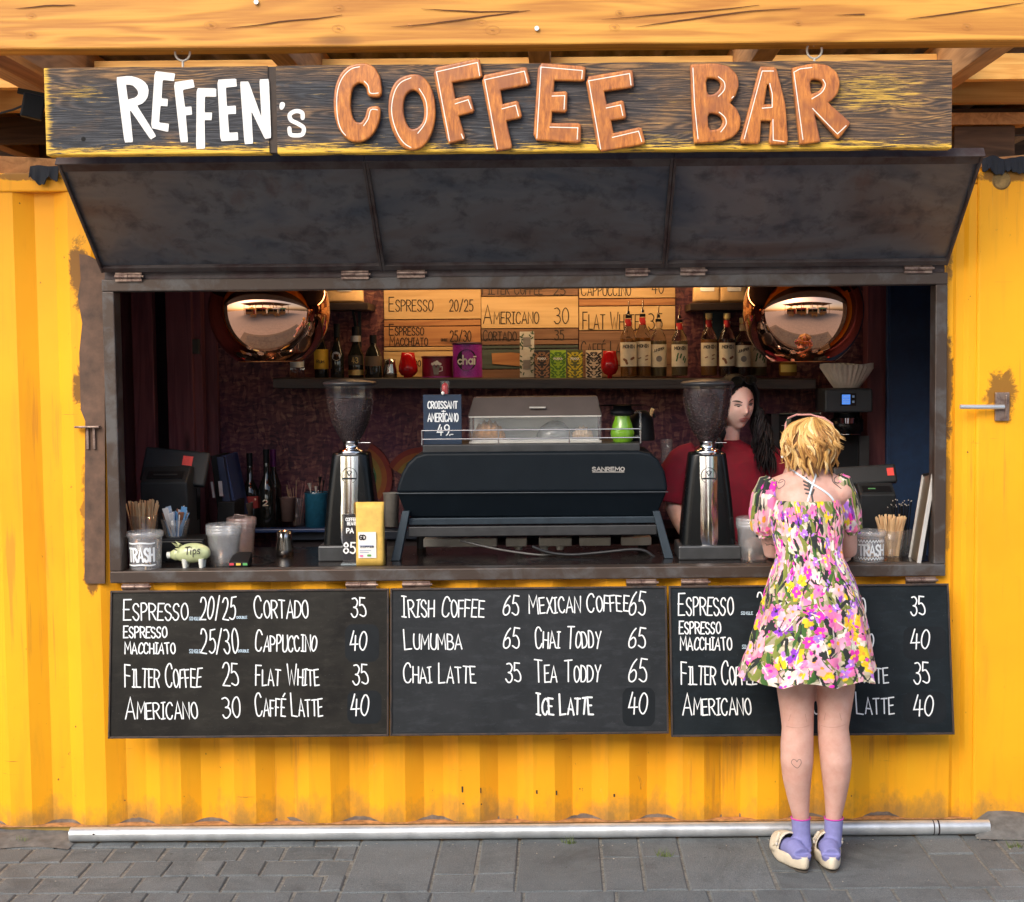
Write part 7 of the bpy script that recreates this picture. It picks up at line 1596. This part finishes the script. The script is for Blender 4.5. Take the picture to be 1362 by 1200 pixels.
# ---- flower print painted into vertex colours
def floral(W,H,wm,hm,seed,dens=1.0):
    r=np.random.RandomState(seed); img=np.empty((H,W,3)); img[:]=(.36,.31,.19)
    sx,sy=W/wm,H/hm
    def blob(x,y,a,b,th,c,soft=0):
        R_=max(a,b); x0,x1=int((x-R_)*sx)-1,int((x+R_)*sx)+2; y0,y1=max(0,int((y-R_)*sy)-1),min(H,int((y+R_)*sy)+2)
        if y1<=y0: return
        X,Y_=np.meshgrid(np.arange(x0,x1),np.arange(y0,y1)); dx=X/sx-x; dy=Y_/sy-y
        u_=(dx*math.cos(th)+dy*math.sin(th))/a; v_=(-dx*math.sin(th)+dy*math.cos(th))/b
        wob=1+.18*np.sin(5*np.arctan2(v_,u_)+x*90)
        mk=(u_*u_+v_*v_)<wob
        c=np.array(c); sh=c*(1+.16*v_[...,None]); img[Y_[mk],X[mk]%W]=np.clip(sh[mk],0,1)
    DK=(.012,.016,.014);OL=(.18,.21,.03);GR=(.035,.11,.012);PK=(.84,.20,.42);LP=(.86,.42,.50);WH=(.82,.70,.60);MG=(.78,.02,.42);PU=(.25,.03,.50);LV=(.46,.18,.72);YE=(.86,.55,.01);OR=(.85,.33,.02)
    A=wm*hm
    for _ in range(int(900*A*dens)): blob(r.rand()*wm,r.rand()*hm,.022+.02*r.rand(),.008+.008*r.rand(),r.rand()*3.14,[LP,WH,OL,PK,(.55,.48,.33)][r.randint(5)])
    for _ in range(int(640*A*dens)): blob(r.rand()*wm,r.rand()*hm,.024+.024*r.rand(),.005+.006*r.rand(),1.57+r.randn()*.6,[DK,DK,OL,GR][r.randint(4)])
    for _ in range(int(260*A*dens)):
        cx,cy=r.rand()*wm,r.rand()*hm; k=r.randint(8); col=[PK,LP,WH,MG,PU,YE,PK,LV][k]; R0=[.028,.027,.023,.019,.018,.022,.023,.017][k]
        for i in range(5):
            a=i*1.2566+r.rand(); blob(cx+R0*.62*math.cos(a),cy+R0*.62*math.sin(a),R0*.55,R0*.42,a,[min(1,c*(.8+.35*r.rand())) for c in col])
        blob(cx,cy,R0*.24,R0*.24,0,[YE,OR,MG,YE,DK,OR,MG,WH][k])
    for _ in range(int(380*A*dens)): blob(r.rand()*wm,r.rand()*hm,.006+.006*r.rand(),.004+.003*r.rand(),r.rand()*3,[MG,PU,YE,WH,MG,PK,LV,DK][r.randint(8)])
    for _ in range(int(200*A*dens)): blob(r.rand()*wm,r.rand()*hm,.016+.014*r.rand(),.0022,1.57+r.randn()*.7,[DK,GR,WH][r.randint(3)])
    return img
def cloth_mat():
    m,nt,b=base_mat('flowered_cotton'); at=N(nt,'ShaderNodeAttribute',attribute_name='print')
    n=nz(nt,tc(nt),400,2); nt.links.new(at.outputs['Color'],b.inputs['Base Color']); b.inputs['Roughness'].default_value=.75; b.inputs['Sheen Weight'].default_value=.15; bump(nt,b,n,.15,.0006); return m
M_cloth=cloth_mat()
def cloth(name,fn,nu,nv,img,parent,close=True):
    v=[fn(i/nu,j/nv) for j in range(nv+1) for i in range(nu)]
    f=[(j*nu+i,j*nu+(i+1)%nu,(j+1)*nu+(i+1)%nu,(j+1)*nu+i) for j in range(nv) for i in range(nu)]
    mb=MB().add(v,f,True); o=part(name,mb,M_cloth,parent)
    H,W,_=img.shape; ii=np.tile((np.arange(nu)/nu*W).astype(int)%W,nv+1); jj=np.repeat(np.minimum(H-1,(np.arange(nv+1)/nv*(H-1)).astype(int)),nu)
    col=np.ones((len(v),4)); col[:,:3]=img[jj,ii]; at=o.data.color_attributes.new('print','FLOAT_COLOR','POINT'); at.data.foreach_set('color',col.ravel())
    return o
DR=[(0.0,666,1076,44,-.205,.096),(.08,685,1077,49,-.215,.106),(.20,712,1078,48,-.232,.108),(.30,736,1080,43.5,-.258,.104),(.34,745,1081,45,-.266,.110),(.46,775,1085,57,-.292,.142),(.60,808,1087,66,-.318,.165),(.76,845,1086,74.5,-.336,.180),(.90,885,1083,84,-.350,.192),(1.0,908,1081,90,-.356,.198)]
def drf(v):
    for a,b in zip(DR,DR[1:]):
        if v<=b[0]+1e-9:
            t=(v-a[0])/(b[0]-a[0]); t2=t*t*(3-2*t)*.35+t*.65; return [a[i]+(b[i]-a[i])*t2 for i in range(1,6)]
    return list(DR[-1][1:])
def dress(u,v):
    py,cx,hw,Yc,dp=drf(v); a=u*2*math.pi
    c=P(cx,py,Yc-dp*.6); c.y=Yc
    k=max(0,(v-.30)/.7); gath=math.exp(-((v-.31)/.05)**2)
    fo=k**1.2*.060*math.sin(a*7+1.2*math.sin(a*2)+.6)+k*.028*math.sin(a*17+2*math.sin(v*4))+gath*.020*math.sin(a*40)+.006*math.sin(a*26)*(1-k)
    sm=.012*math.sin(v*150)*(1 if v<.30 else 0)*.22
    rr=1+fo+sm
    wr_=.004*noise.noise((math.cos(a)*6,math.sin(a)*6,v*22))
    z=c.z+ (0.010*math.sin(a*7+.9)+.006*math.sin(a*3))*k**2 -(.014*max(0,math.sin(a))*(v<.03))
    return (c.x+hw*mpp(Yc)*rr*math.cos(a)+wr_,c.y+dp*rr*math.sin(a)+wr_,z)
img=floral(900,700,1.25,.66,11,1.35)
dr=cloth('dress',dress,640,480,img,cu)
def sleeve(pts,seed,lab):
    # pts: (px,py,Y,halfwidth px) from shoulder to cuff
    cs=[P(x,y,Y) for x,y,Y,w in pts]; ws=[w*mpp(Y) for x,y,Y,w in pts]; n=len(cs)
    def f(u,v):
        s=v*(n-1); i=min(n-2,int(s)); t=s-i; c=cs[i].lerp(cs[i+1],t); w=ws[i]+(ws[i+1]-ws[i])*(t*t*(3-2*t)); a=u*2*math.pi
        d=(cs[i+1]-cs[i]).normalized(); x=Vector((1,0,0)); x=(x-d*x.dot(d)).normalized(); y=d.cross(x)
        pk=1+.07*math.sin(a*9+v*5)*(1-v*.3)+.05*math.sin(a*15)*max(0,v-.7)*3
        return c+x*w*pk*math.cos(a)+y*w*1.05*pk*math.sin(a)
    return cloth('sleeve',f,150,110,floral(200,160,.42,.20,seed,1.1),cu)
sleeve([(1030,638,-.185,12),(1026,645,-.185,18),(1021,663,-.182,21),(1019,683,-.165,22),(1019,697,-.150,20.5),(1022,705,-.145,17),(1023,708,-.143,17.5)],3,'')
sleeve([(1113,634,-.185,9),(1117,642,-.185,15),(1122,662,-.17,18),(1127,683,-.14,18.5),(1130,698,-.12,17),(1130,706,-.11,14),(1130,709,-.11,14.5)],7,'')
# ---- socks and clogs
M_sock=simple('lavender_ribbed_sock',(.22,.22,.46),.85,0,.10,60,.3); M_sockt=K('magenta_sock_edge',(.65,.05,.40),.8)
M_clog=simple('cream_rubber_clog',(.66,.58,.44),.55,0,.14,16,.08); M_sole=K('dark_outsole',(.10,.085,.07),.8)
for (h_,toe),lg,lab in ((feet[0],LL,'left'),(feet[1],RL,'right')):
    A=[(lg[-3][0],1085,-.350,11),(lg[-3][0]*.5+lg[-2][0]*.5+.3,1108,-.352,11),(lg[-1][0],1125,-.356,12)]; top=q(A[0][0],1088,A[0][2])
    cs=[top,q(A[1][0],1108,-.352),q(A[2][0],1124,-.356),h_+Vector((0,.004,.008))]
    sm_=MB(); n=40; secs=[]
    tt=(toe-h_); tt.z=0; tt.normalize(); side=Vector((tt.y,-tt.x,0))
    for c,w,d_ in ((cs[0],.0345,.0345),(cs[0].lerp(cs[1],.5),.0335,.034),(cs[1],.0325,.035),(cs[1].lerp(cs[2],.6),.0335,.041),(cs[2],.0360,.047),(h_+Vector((0,.012,.012)),.0355,.048),(h_+Vector((0,.016,-.012)),.0310,.042)):
        secs.append([c+side*(w*math.cos(2*math.pi*k/n)*(1+.012*(k%2)))+tt*(d_*math.sin(2*math.pi*k/n)*(1+.012*(k%2))) for k in range(n)])
    loft(sm_,secs); sm_.tube([h_+Vector((0,.006,.002)),h_+tt*.06+Vector((0,0,.014)),h_+tt*.12+Vector((0,0,.002)),h_+tt*.17-Vector((0,0,.012))],[.0335,.0350,.034,.024],20); so_=remesh('sock',sm_,M_sock,cu,.0035,6)
    part('sock_edge',MB().tube([secs[0][k%n]+Vector((0,0,.001)) for k in range(n+1)],.0022,6,False),M_sockt,so_)
    # clog: oval footbed with raised rim, vamp over the toes, heel strap
    L_=.262; mid=h_+tt*.092; mid.z=0; out=[]
    for k in range(36):
        a=2*math.pi*k/36; yy=math.sin(a); w=.044*(1.08 if yy>0 else .90)*(1-.12*max(0,-yy)**2); out.append((w*math.cos(a)*(1 if True else 1),L_/2*yy*(1 if yy>0 else 1.0)))
    def lv(z,sc,dz=0): return [mid+side*(x*sc)+tt*(y*(1-(1-sc)*.35))+Vector((0,0,z+ (0.010*((y/L_*2)**2) if z>.004 else 0)+dz)) for x,y in out]
    part('outsole',loft(MB(),[lv(.000,.92),lv(.004,.97)]),M_sole,cu,fixn=True)
    cg=loft(MB(),[lv(.0045,.97),lv(.010,1.04),lv(.026,1.07),lv(.040,1.03),lv(.049,.95),lv(.046,.86),lv(.030,.80)],True,True); cl=part('clog',cg,M_clog,cu,fixn=True)
    def vf(u,v): 
        a=math.pi*u; yy=.010+.118*v; w=.046*(1-.55*max(0,(v-.45)/.55)**2); hgt=.078*(1-.42*v**1.6)*(1 if v<.98 else .6)
        return mid+side*(w*math.cos(a))+tt*(yy)+Vector((0,0,.026+hgt*math.sin(a)**.8))
    part('vamp',MB().grid(vf,24,12),M_clog,cl,solid=.005)
    pts=[mid+side*(sx*.047)+tt*yy+Vector((0,0,z)) for sx,yy,z in ((-1,.03,.055),(-1.02,-.01,.060),(-1.0,-.035,.062))]
    for sx in (-1,1):
        p0=mid+side*(sx*.046)+tt*.045+Vector((0,0,.050)); p1=mid+side*(sx*.049)+tt*.012+Vector((0,0,.078)); p2=mid+side*(sx*.030)+tt*.03+Vector((0,0,.100))
        part('strap',MB().tube([p0,p1,p2],[.007,.007,.006],8,flat=.5),M_clog,cl)
        ell_=MB(); ell(ell_,mid+side*(sx*.050)+tt*.015+Vector((0,0,.066)),.006,.008,.008,10,6); part('rivet',ell_,K('pale_rivet',(.55,.50,.42),.4),cl)
# ---- blonde bob
M_blond=hairmat('blonde_hair',[(.0,(.16,.075,.030)),(.22,(.40,.19,.055)),(.5,(.66,.37,.11)),(.8,(.80,.53,.21)),(1.0,(.88,.68,.38))],.38)
M_blondin=K('blonde_underlayer',(.36,.17,.055),.6,scale=60)
hc=q(1078,592,-.165); rx,ry,rz=.098,.108,.108
mb=MB(); ell(mb,hc+Vector((0,-.004,.0)),rx*.92,ry*.92,rz*.95,28,18); rings(mb,[(hc+Vector((0,-.012,-.085)),rx*.60,ry*.52),(hc+Vector((0,-.010,-.045)),rx*.82,ry*.78),(hc+Vector((0,-.004,.0)),rx*.90,ry*.90)],28)
part('hair_underlayer',mb,M_blondin,cu)
K_=Locks(); r_=random.Random(21); crown=hc+Vector((.012,-.045,rz*.93))
ncl=46; CLS=[(R(-205+230*(c+.5)/ncl+r_.uniform(-3,3)),r_.uniform(0,6.3),r_.uniform(.006,.019),r_.uniform(1.0,1.9),r_.gauss(.5,.24),r_.uniform(-.118,-.066)) for c in range(ncl)]+[(R(r_.uniform(25,155)),r_.uniform(0,6.3),.008,1.4,r_.gauss(.5,.2),r_.uniform(-.1,-.05)) for c in range(14)]
CLS+=[(R(r_.uniform(-200,20)),r_.uniform(0,6.3),r_.uniform(.008,.02),r_.uniform(1,2),r_.gauss(.6,.25),r_.uniform(-.06,.015)) for c in range(34)]
for ci,(azc,ph,am,fq_,cv,tzc) in enumerate(CLS):
    radc=1+.05*r_.random()+(.05 if ci>=ncl+14 else 0)
    for i in range(13):
        az=azc+R(r_.uniform(-7,7)); tz=tzc+r_.uniform(-.006,.006); n=13; el0=R(r_.uniform(60,86)); pts=[]; rad=radc+r_.uniform(-.02,.03)
        if math.cos(az)>.8 or math.cos(az)<-.8: tz+=.012
        for k in range(n):
            t=k/(n-1); z=rz*math.sin(el0)*(1-t)+tz*t; zz=z/rz
            rr=math.sqrt(max(.05,1-max(0,zz)**2)) if zz>0 else 1-.26*min(1,(-zz))**1.7
            cl=(1-.75*t); a=azc+(az-azc)*cl+math.sin(ph+t*fq_*6.28)*am*(t**.6)/rx
            rr*=rad*(1+.075*math.sin(ph+t*fq_*6.28+1.5)*t); 
            if t>.85 and ci%4==0: rr*=1+(t-.85)*.9
            p=hc+Vector((rx*rr*math.cos(a),ry*rr*math.sin(a),z))
            if t<.25: p=p.lerp(crown+Vector((r_.uniform(-.01,.01),0,0)),(.25-t)*1.6)
            pts.append(p)
        w0=r_.uniform(.0018,.0046); val=min(1,max(0,cv+r_.gauss(0,.10)))
        if abs(pts[4].x-hc.x-.022)<.016 and pts[4].y<hc.y: val*=.35
        K_.add(pts,[w0*.5]+[w0]*(n-4)+[w0*.8,w0*.5,w0*.12],val,.45,5)
# loose wisps at the left
for i in range(16):
    a=q(1046+r_.uniform(-3,3),575+r_.uniform(0,40),-.17); K_.add([a,a+Vector((-.012,0,-.004)),a+Vector((-.02,-.004,.002+r_.uniform(-.01,.006)))],[.0012,.0009,.0004],.8,1,4)
K_.build('hair',M_blond,cu)
e_=q(1040.5,608,-.17); mb=MB(); ell(mb,e_,.005,.005,.005,10,8); part('pearl_earring',mb,K('pearl_white',(.8,.8,.8),.2),cu)
sg_=thing('sunglasses','pink framed sunglasses pushed up on the blonde hair','sunglasses',q(1077,556,-.16))
M_pinkf=simple('pink_clear_frame',(.62,.30,.27),.3,0,.08,30,0)
fr_=[q(x,y,Y) for x,y,Y in ((1044,580,-.15),(1045,564,-.13),(1049,556,-.09),(1060,551.5,-.05),(1080,552.5,-.04),(1096,556,-.06),(1107,564,-.10),(1110,580,-.15))]
part('frame',MB().tube([p for p in fr_],.0038,8),M_pinkf,sg_)
part('lens',MB().add([q(1046,558,-.14),q(1052,556,-.11),q(1052,573,-.12),q(1047,577,-.15)],[(0,1,2,3)]),K('green_grey_lens',(.05,.08,.05),.1),sg_,solid=.002)
part('bridge',MB().tube([q(1060,552,-.05),q(1078,551.5,-.05),q(1096,557,-.06)],.0035,8),M_pinkf,sg_)
# ---------------------------------------------------------------- the barista in red
bY=.74
ba=thing('person','dark haired barista in a loose dark red t-shirt behind the right grinder, looking down','person',(P(970,700,bY).x,bY,.10))
HM=Matrix.Translation(P(979,536,bY))@Matrix.Rotation(R(20),4,'Z')@Matrix.Rotation(R(9),4,'X')@Matrix.Rotation(R(-4),4,'Y')
m=MB(); headmesh(m,HM,1.0)
hcn=P(979,536,bY)
m.tube([P(972,566,bY+.035),P(970,582,bY+.045),P(968,600,bY+.05)],[.044,.045,.055],18)
rs=[(P(966,603,bY+.05),.07,.055),(P(965,614,bY+.05),.155,.080),(P(965,640,bY+.05),.165,.10),(P(966,700,bY+.05),.145,.10),(P(966,760,bY+.05),.13,.095),(P(966,830,bY+.05),.16,.11),(P(966,880,bY+.05),.17,.11)]
rings(m,rs[::-1],26)
for sx,px_ in ((-1,912),(1,1022)):
    sh_=P(px_,617,bY+.05); ell(m,sh_,.045,.050,.045)
    m.tube([P(965+sx*16,612,bY+.05),sh_],[.05,.045],14)
    el=P(895 if sx<0 else 1036,672,bY+.03); wr=P(915 if sx<0 else 1012,712,bY-.14) ; wr.z=cz+.03
    m.tube([sh_,(sh_+el)/2,el],[.050,.045,.038],14); m.tube([el,(el+wr)/2,wr],[.038,.036,.025],14); hand(m,wr,Vector((-sx*.4,-.8,-.1)),Vector((0,0,-1)),.95,.45,sx)
for sx in (-1,1): c0=P(966+sx*26,880,bY+.05); m.tube([c0,Vector((c0.x,bY+.05,.55)),Vector((c0.x,bY+.06,.18)),Vector((c0.x,bY+.05,.12))],[.085,.062,.042,.045],14)
bb=remesh('body',m,M_skin2,ba,.0052,2); bvb=bvh_of(bb)
# eyes, brows, lips
def hp(x,y,z): return HM@Vector((x,y,z))
M_eyew=K('eye_white',(.50,.40,.37),.25,var=0,bmp=0); M_iris=K('brown_iris',(.06,.03,.02),.15,var=0,bmp=0); M_brow=K('dark_brow_hair',(.03,.016,.012),.7,var=0,bmp=0); M_lip=simple('rose_lip',(.62,.20,.19),.4,0,.1,60,.1)
camo=Vector((0,CYY,CH)); fwd=HM.to_3x3()@Vector((0,1,0))
def hf(x,z,off=0):
    o=HM@Vector((x,-.3,z)); h=bvb.ray_cast(o,fwd); return (h[0] if h[0] else HM@Vector((x,-.09,z)))-fwd*(off+.0004)
for sx in (-1,1):
    ex=sx*.031
    def eo(k,w,h_,dz=0): a=2*math.pi*k/20; c=math.cos(a); s_=math.sin(a); return (ex+w*c, .004+dz+ (h_*s_ if s_>0 else h_*.55*s_))
    part('eye',MB().add([hf(*eo(k,.0125,.0040),.0006) for k in range(20)],[tuple(range(20))]),M_eyew,ba,fixn=False)
    part('iris',MB().add([hf(ex+.003+.0058*math.cos(k*.5236),.0036+min(.0034,.0052*math.sin(k*.5236)),.0012) for k in range(12)],[tuple(range(12))]),M_iris,ba)
    pts=[(eo(k,.0145,.0062)) for k in range(0,11)]
    mb=MB()
    def rib(pts,w,off,mat,nm):
        mb=MB(); L_=[];Rr=[]
        for i,(x,z) in enumerate(pts):
            t=i/(len(pts)-1); ww=w*(math.sin(math.pi*min(.97,max(.06,t)))**.5); L_.append(hf(x,z+ww/2,off)); Rr.append(hf(x,z-ww/2,off))
        v=L_+Rr; n=len(pts); mb.add(v,[(i,i+n,i+1+n,i+1) for i in range(n-1)]); part(nm,mb,mat,ba)
    rib(pts,.0042,.0018,M_brow,'eyelashes'); rib([(ex+.0125*math.cos(k*.314),.0125+.0050*math.sin(k*.314)) for k in range(0,11)],.0016,.0010,K('eyelid_crease',(.42,.22,.18),.6,var=0,bmp=0),'eyelid_crease')
    rib([(ex-sx*.016+sx*.036*t,.0195+.006*math.sin(t*2.4)) for t in [k/10 for k in range(11)]],.0066,.0012,M_brow,'eyebrow')
rib([(-.022+.044*k/14,-.0565+.0030*math.sin(math.pi*k/14)-(.0016 if k==7 else 0)) for k in range(15)],.0070,.0012,M_lip,'upper_lip')
rib([(-.019+.038*k/12,-.0645-.0025*math.sin(math.pi*k/12)) for k in range(13)],.0078,.0014,M_lip,'lower_lip')
rib([(-.023+.046*k/12,-.0600+.0006*math.sin(k)) for k in range(13)],.0016,.0022,K('mouth_line',(.16,.04,.04),.6,var=0,bmp=0),'mouth_line')
for sx in (-1,1): part('nostril',MB().add([hf(sx*.0062+.0028*math.cos(k*.7854),-.0385+.0014*math.sin(k*.7854),.0006) for k in range(8)],[tuple(range(8))]),K('nostril_shadow',(.22,.07,.06),.8,var=0,bmp=0),ba)
# shirt
M_shirt=simple('dark_red_cotton',(.20,.004,.022),.8,0,.18,25,.25)
SR=[(586,967,17,.06,.058),(592,966,30,.055,.075),(599,965,52,.052,.090),(612,965,60,.05,.108),(640,965,60,.045,.122),(680,965,57,.04,.122),(720,965,55,.04,.118),(770,965,56,.04,.118)]
def shf(u,v):
    s=v*(len(SR)-1); i=min(len(SR)-2,int(s)); t=s-i; py,cx,hw,dy,dp=[SR[i][k]+(SR[i+1][k]-SR[i][k])*t for k in range(5)]; a=u*2*math.pi; c=P(cx,py,bY+dy)
    k=1+.035*math.sin(a*6+v*9)*v+.05*noise.noise((math.cos(a)*3+v*2,math.sin(a)*3,v*6))+.03*noise.noise((math.cos(a)*8+v*5,math.sin(a)*8,v*14)); return (c.x+hw*mpp(bY)*k*math.cos(a),c.y+dp*k*math.sin(a),c.z)
mb=MB().grid(shf,90,60); part('tshirt',mb,M_shirt,ba,solid=.004)
part('neckband',MB().tube([Vector(shf(k/40,.004)) for k in range(41)],.0050,8,False),M_shirt,ba)
for sx in (-1,1):
    pts=[(965+sx*38,602,.05,15),(965+sx*56,612,.05,21),(965+sx*68,632,.045,22),(965+sx*73,652,.04,22),(965+sx*76,668,.035,22.5)]
    cs=[P(x,y,bY+d) for x,y,d,w in pts]; ws=[w*mpp(bY) for *_,w in pts]
    def slf(u,v):
        s=v*4; i=min(3,int(s)); t=s-i; c=cs[i].lerp(cs[i+1],t); w=ws[i]+(ws[i+1]-ws[i])*t; a=u*2*math.pi; d=(cs[i+1]-cs[i]).normalized(); x=Vector((1,0,0)); x=(x-d*x.dot(d)).normalized(); y=d.cross(x); k=1+.05*math.sin(a*5+v*4); return c+x*w*k*math.cos(a)+y*w*k*math.sin(a)
    part('sleeve',MB().grid(slf,40,24),M_shirt,ba,solid=.004)
M_blackhair=hairmat('black_wavy_hair',[(0,(.003,.002,.003)),(.6,(.006,.005,.007)),(1,(.016,.012,.018))],.55)
mb=MB(); n=120
# cap leaves the face free
capv=[];capf=[]
for j in range(73):
    t=R(-55+143*j/72)
    for k in range(n+1):
        a=R(-180+360*k/n); fz=.052 if True else 0
        x=.081*math.cos(t)*math.sin(a); y=-.100*math.cos(t)*math.cos(a)+.006; z=.126*math.sin(t)
        capv.append((x,y,z))
for j in range(72):
    for k in range(n):
        i=[j*(n+1)+k,j*(n+1)+k+1,(j+1)*(n+1)+k+1,(j+1)*(n+1)+k]; c=[sum(capv[q_][d] for q_ in i)/4 for d in range(3)]
        face=(c[1]<-.005) and (c[2]<.084-14*c[0]*c[0])
        if c[1]<-.0 and c[2]<-.02 and abs(c[0])<.079: face=True
        if not face: capf.append(tuple(i))
mb.add([HM@Vector(p) for p in capv],capf,True); part('hair_cap',mb,M_blackhair,ba,solid=.004)
K_=Locks(); r_=random.Random(9)
for i in range(230):
    side=1 if r_.random()<.68 else -1; part_x=-.012
    a=r_.uniform(.15,1.0); ph=r_.choice((0,.9,2.1,3.3,4.6))+r_.uniform(-.3,.3)
    p0=hp(part_x+side*.006,-.062+.12*r_.random(),.120-.01*r_.random())
    y_=-.048+.10*r_.random() if side>0 else -.02+.08*r_.random()
    if i%5==0: y_=-.066
    p1=hp(side*.048,y_*1.0-.008,.100); p2=hp(side*.080,y_*.9,.050); p3=hp(side*.086,y_*.62,-.015)
    L_=r_.uniform(.15,.31) ; out=r_.uniform(.0,.075)
    pts=[p0,p1,p2,p3]; base_=p3
    for k in range(1,9):
        t=k/8; pts.append(base_+Vector((side*(.004+out*t+.013*math.sin(ph+t*10)),-.02*t+.013*math.cos(ph+t*9)-.055*t*(side>0),-L_*t)))
    w=r_.uniform(.006,.011); K_.add(cr([tuple(p) for p in pts],1) if False else pts,[w*.5,w,w,w]+[w]*5+[w*.8,w*.5,w*.2],r_.random())
K_.build('hair',M_blackhair,ba)
hs=thing('sunglasses','black sunglasses resting on the barista\'s dark hair','sunglasses',hp(0,-.05,.12))
for sx in (-1,1):
    M=HM@Matrix.Translation((sx*.033,-.072,.112))@Matrix.Rotation(R(62),4,'X'); mb=MB(); mb.v=[]; v=[M@Vector((.029*math.cos(k*.3927)*(1),.020*math.sin(k*.3927),0)) for k in range(16)]
    part('lens',MB().add(v,[tuple(range(16))]),M_dkglass,hs,solid=.003); part('rim',MB().tube(v+[v[0]],.0028,6,False),M_black,hs)
    part('temple',MB().tube([hp(sx*.064,-.064,.108),hp(sx*.080,-.01,.075),hp(sx*.083,.03,.05)],.003,6),M_black,hs)
part('bridge',MB().tube([hp(-.006,-.078,.118),hp(.006,-.078,.118)],.003,6),M_black,hs)
# ================================================================ what the copper lamps mirror: the yard behind the camera
def stall(x,y,w,h,wc,rc,lab,i):
    t=thing('market_stall',lab,'stall',(x,y,0)); M1=K('stall_paint_%s'%['red','green','white','blue','orange'][i],wc,.7); M2=K('stall_awning_%s'%['red','green','white','blue','orange'][i],rc,.7)
    part('wall',MB().box(-w/2,-2.2,0,w/2,-.0,h),M1,t,world=False); part('counter',MB().box(-w/2+.2,.001,.0,w/2-.2,.4,1.0),M_rafter,t,world=False)
    part('opening',MB().box(-w/2+.3,.001,1.1,w/2-.3,.03,h-.5),M_indark,t,world=False)
    v=[(-w/2-.1,.0,h),(w/2+.1,.0,h),(w/2+.1,1.2,h-.45),(-w/2-.1,1.2,h-.45)]; part('awning',MB().add(v,[(0,1,2,3)]),M2,t,world=False,solid=.03)
stall(-7.5,-12.6,4.5,2.7,(.5,.08,.05),(.75,.7,.6),'red market stall with a pale awning across the yard',0)
stall(-2.2,-13.2,4.5,2.8,(.75,.45,.03),(.6,.1,.05),'yellow orange market stall across the yard, straight opposite the coffee bar',4)
stall(3.0,-12.8,4.2,2.6,(.08,.25,.12),(.7,.5,.05),'green market stall with a yellow awning across the yard',1)
stall(8.2,-13.0,4.2,2.9,(.6,.6,.58),(.1,.2,.45),'white market stall with a blue awning across the yard',2)
for i,(x,y,cn,lab) in enumerate(((-4.2,-7.6,(.85,.50,.03),'yellow parasol over a picnic table at the left of the yard'),(-.9,-9.4,(.75,.12,.06),'red parasol over a picnic table in the middle of the yard'),(2.4,-7.9,(.80,.76,.68),'cream parasol over a picnic table right of the middle of the yard'),(5.4,-9.0,(.12,.35,.16),'green parasol over a picnic table at the right of the yard'))):
    t=thing('parasol',lab,'parasol',(x,y,0),group='parasols in the yard'); n=8
    v=[(0,0,2.75)]+[(1.5*math.cos(k*math.pi/4),1.5*math.sin(k*math.pi/4),2.15) for k in range(8)]
    part('canopy',MB().add(v,[(0,1+k,1+(k+1)%8) for k in range(8)]),K('parasol_cloth_%s'%('yellow','red','cream','green')[i],cn,.8),t,world=False,solid=.01); part('pole',MB().tube([(0,0,0),(0,0,2.8)],.025,8),M_rafter,t,world=False)
    t=thing('picnic_table','picnic table under the %s parasol in the yard'%('yellow','red','cream','green')[i],'table',(x+.3,y-.1,0),group='picnic tables in the yard')
    part('tabletop',MB().box(-.9,-.38,.70,.9,.38,.75),M_purlin,t,world=False)
    for sy in (-1,1): part('bench',MB().box(-.9,sy*.75-.13,.42,.9,sy*.75+.13,.46),M_purlin,t,world=False)
    for sx in (-1,1): part('leg',MB().box(sx*.6-.04,-.8,.38,sx*.6+.04,.8,.42).box(sx*.6-.04,-.35,.0,sx*.6+.04,-.27,.70).box(sx*.6-.04,.27,.0,sx*.6+.04,.35,.70),M_purlin,t,world=False,kind='stuff')
hall=thing('market_shelter','open timber market shelter over the stalls across the yard','shelter',(0,-14,0))
for x in (-9,-5.2,-1.4,2.4,6.2,10): 
    for y in (-10.4,-15.6): part('post',MB().box(x-.09,y-.09,0,x+.09,y+.09,4.2),M_rafter,hall)
for x in (-9,-5.2,-1.4,2.4,6.2,10): part('truss',MB().box(x-.06,-18,4.2,x+.06,-9.9,4.45),M_rafter,hall)
for y in (-10.4,-13.0,-15.6): part('beam',MB().box(-10,y-.06,4.451,11,y+.06,4.6),M_rafter,hall)
part('roof',MB().box(-11,-18,4.601,12,-9.8,4.66),M_darkwood,hall)
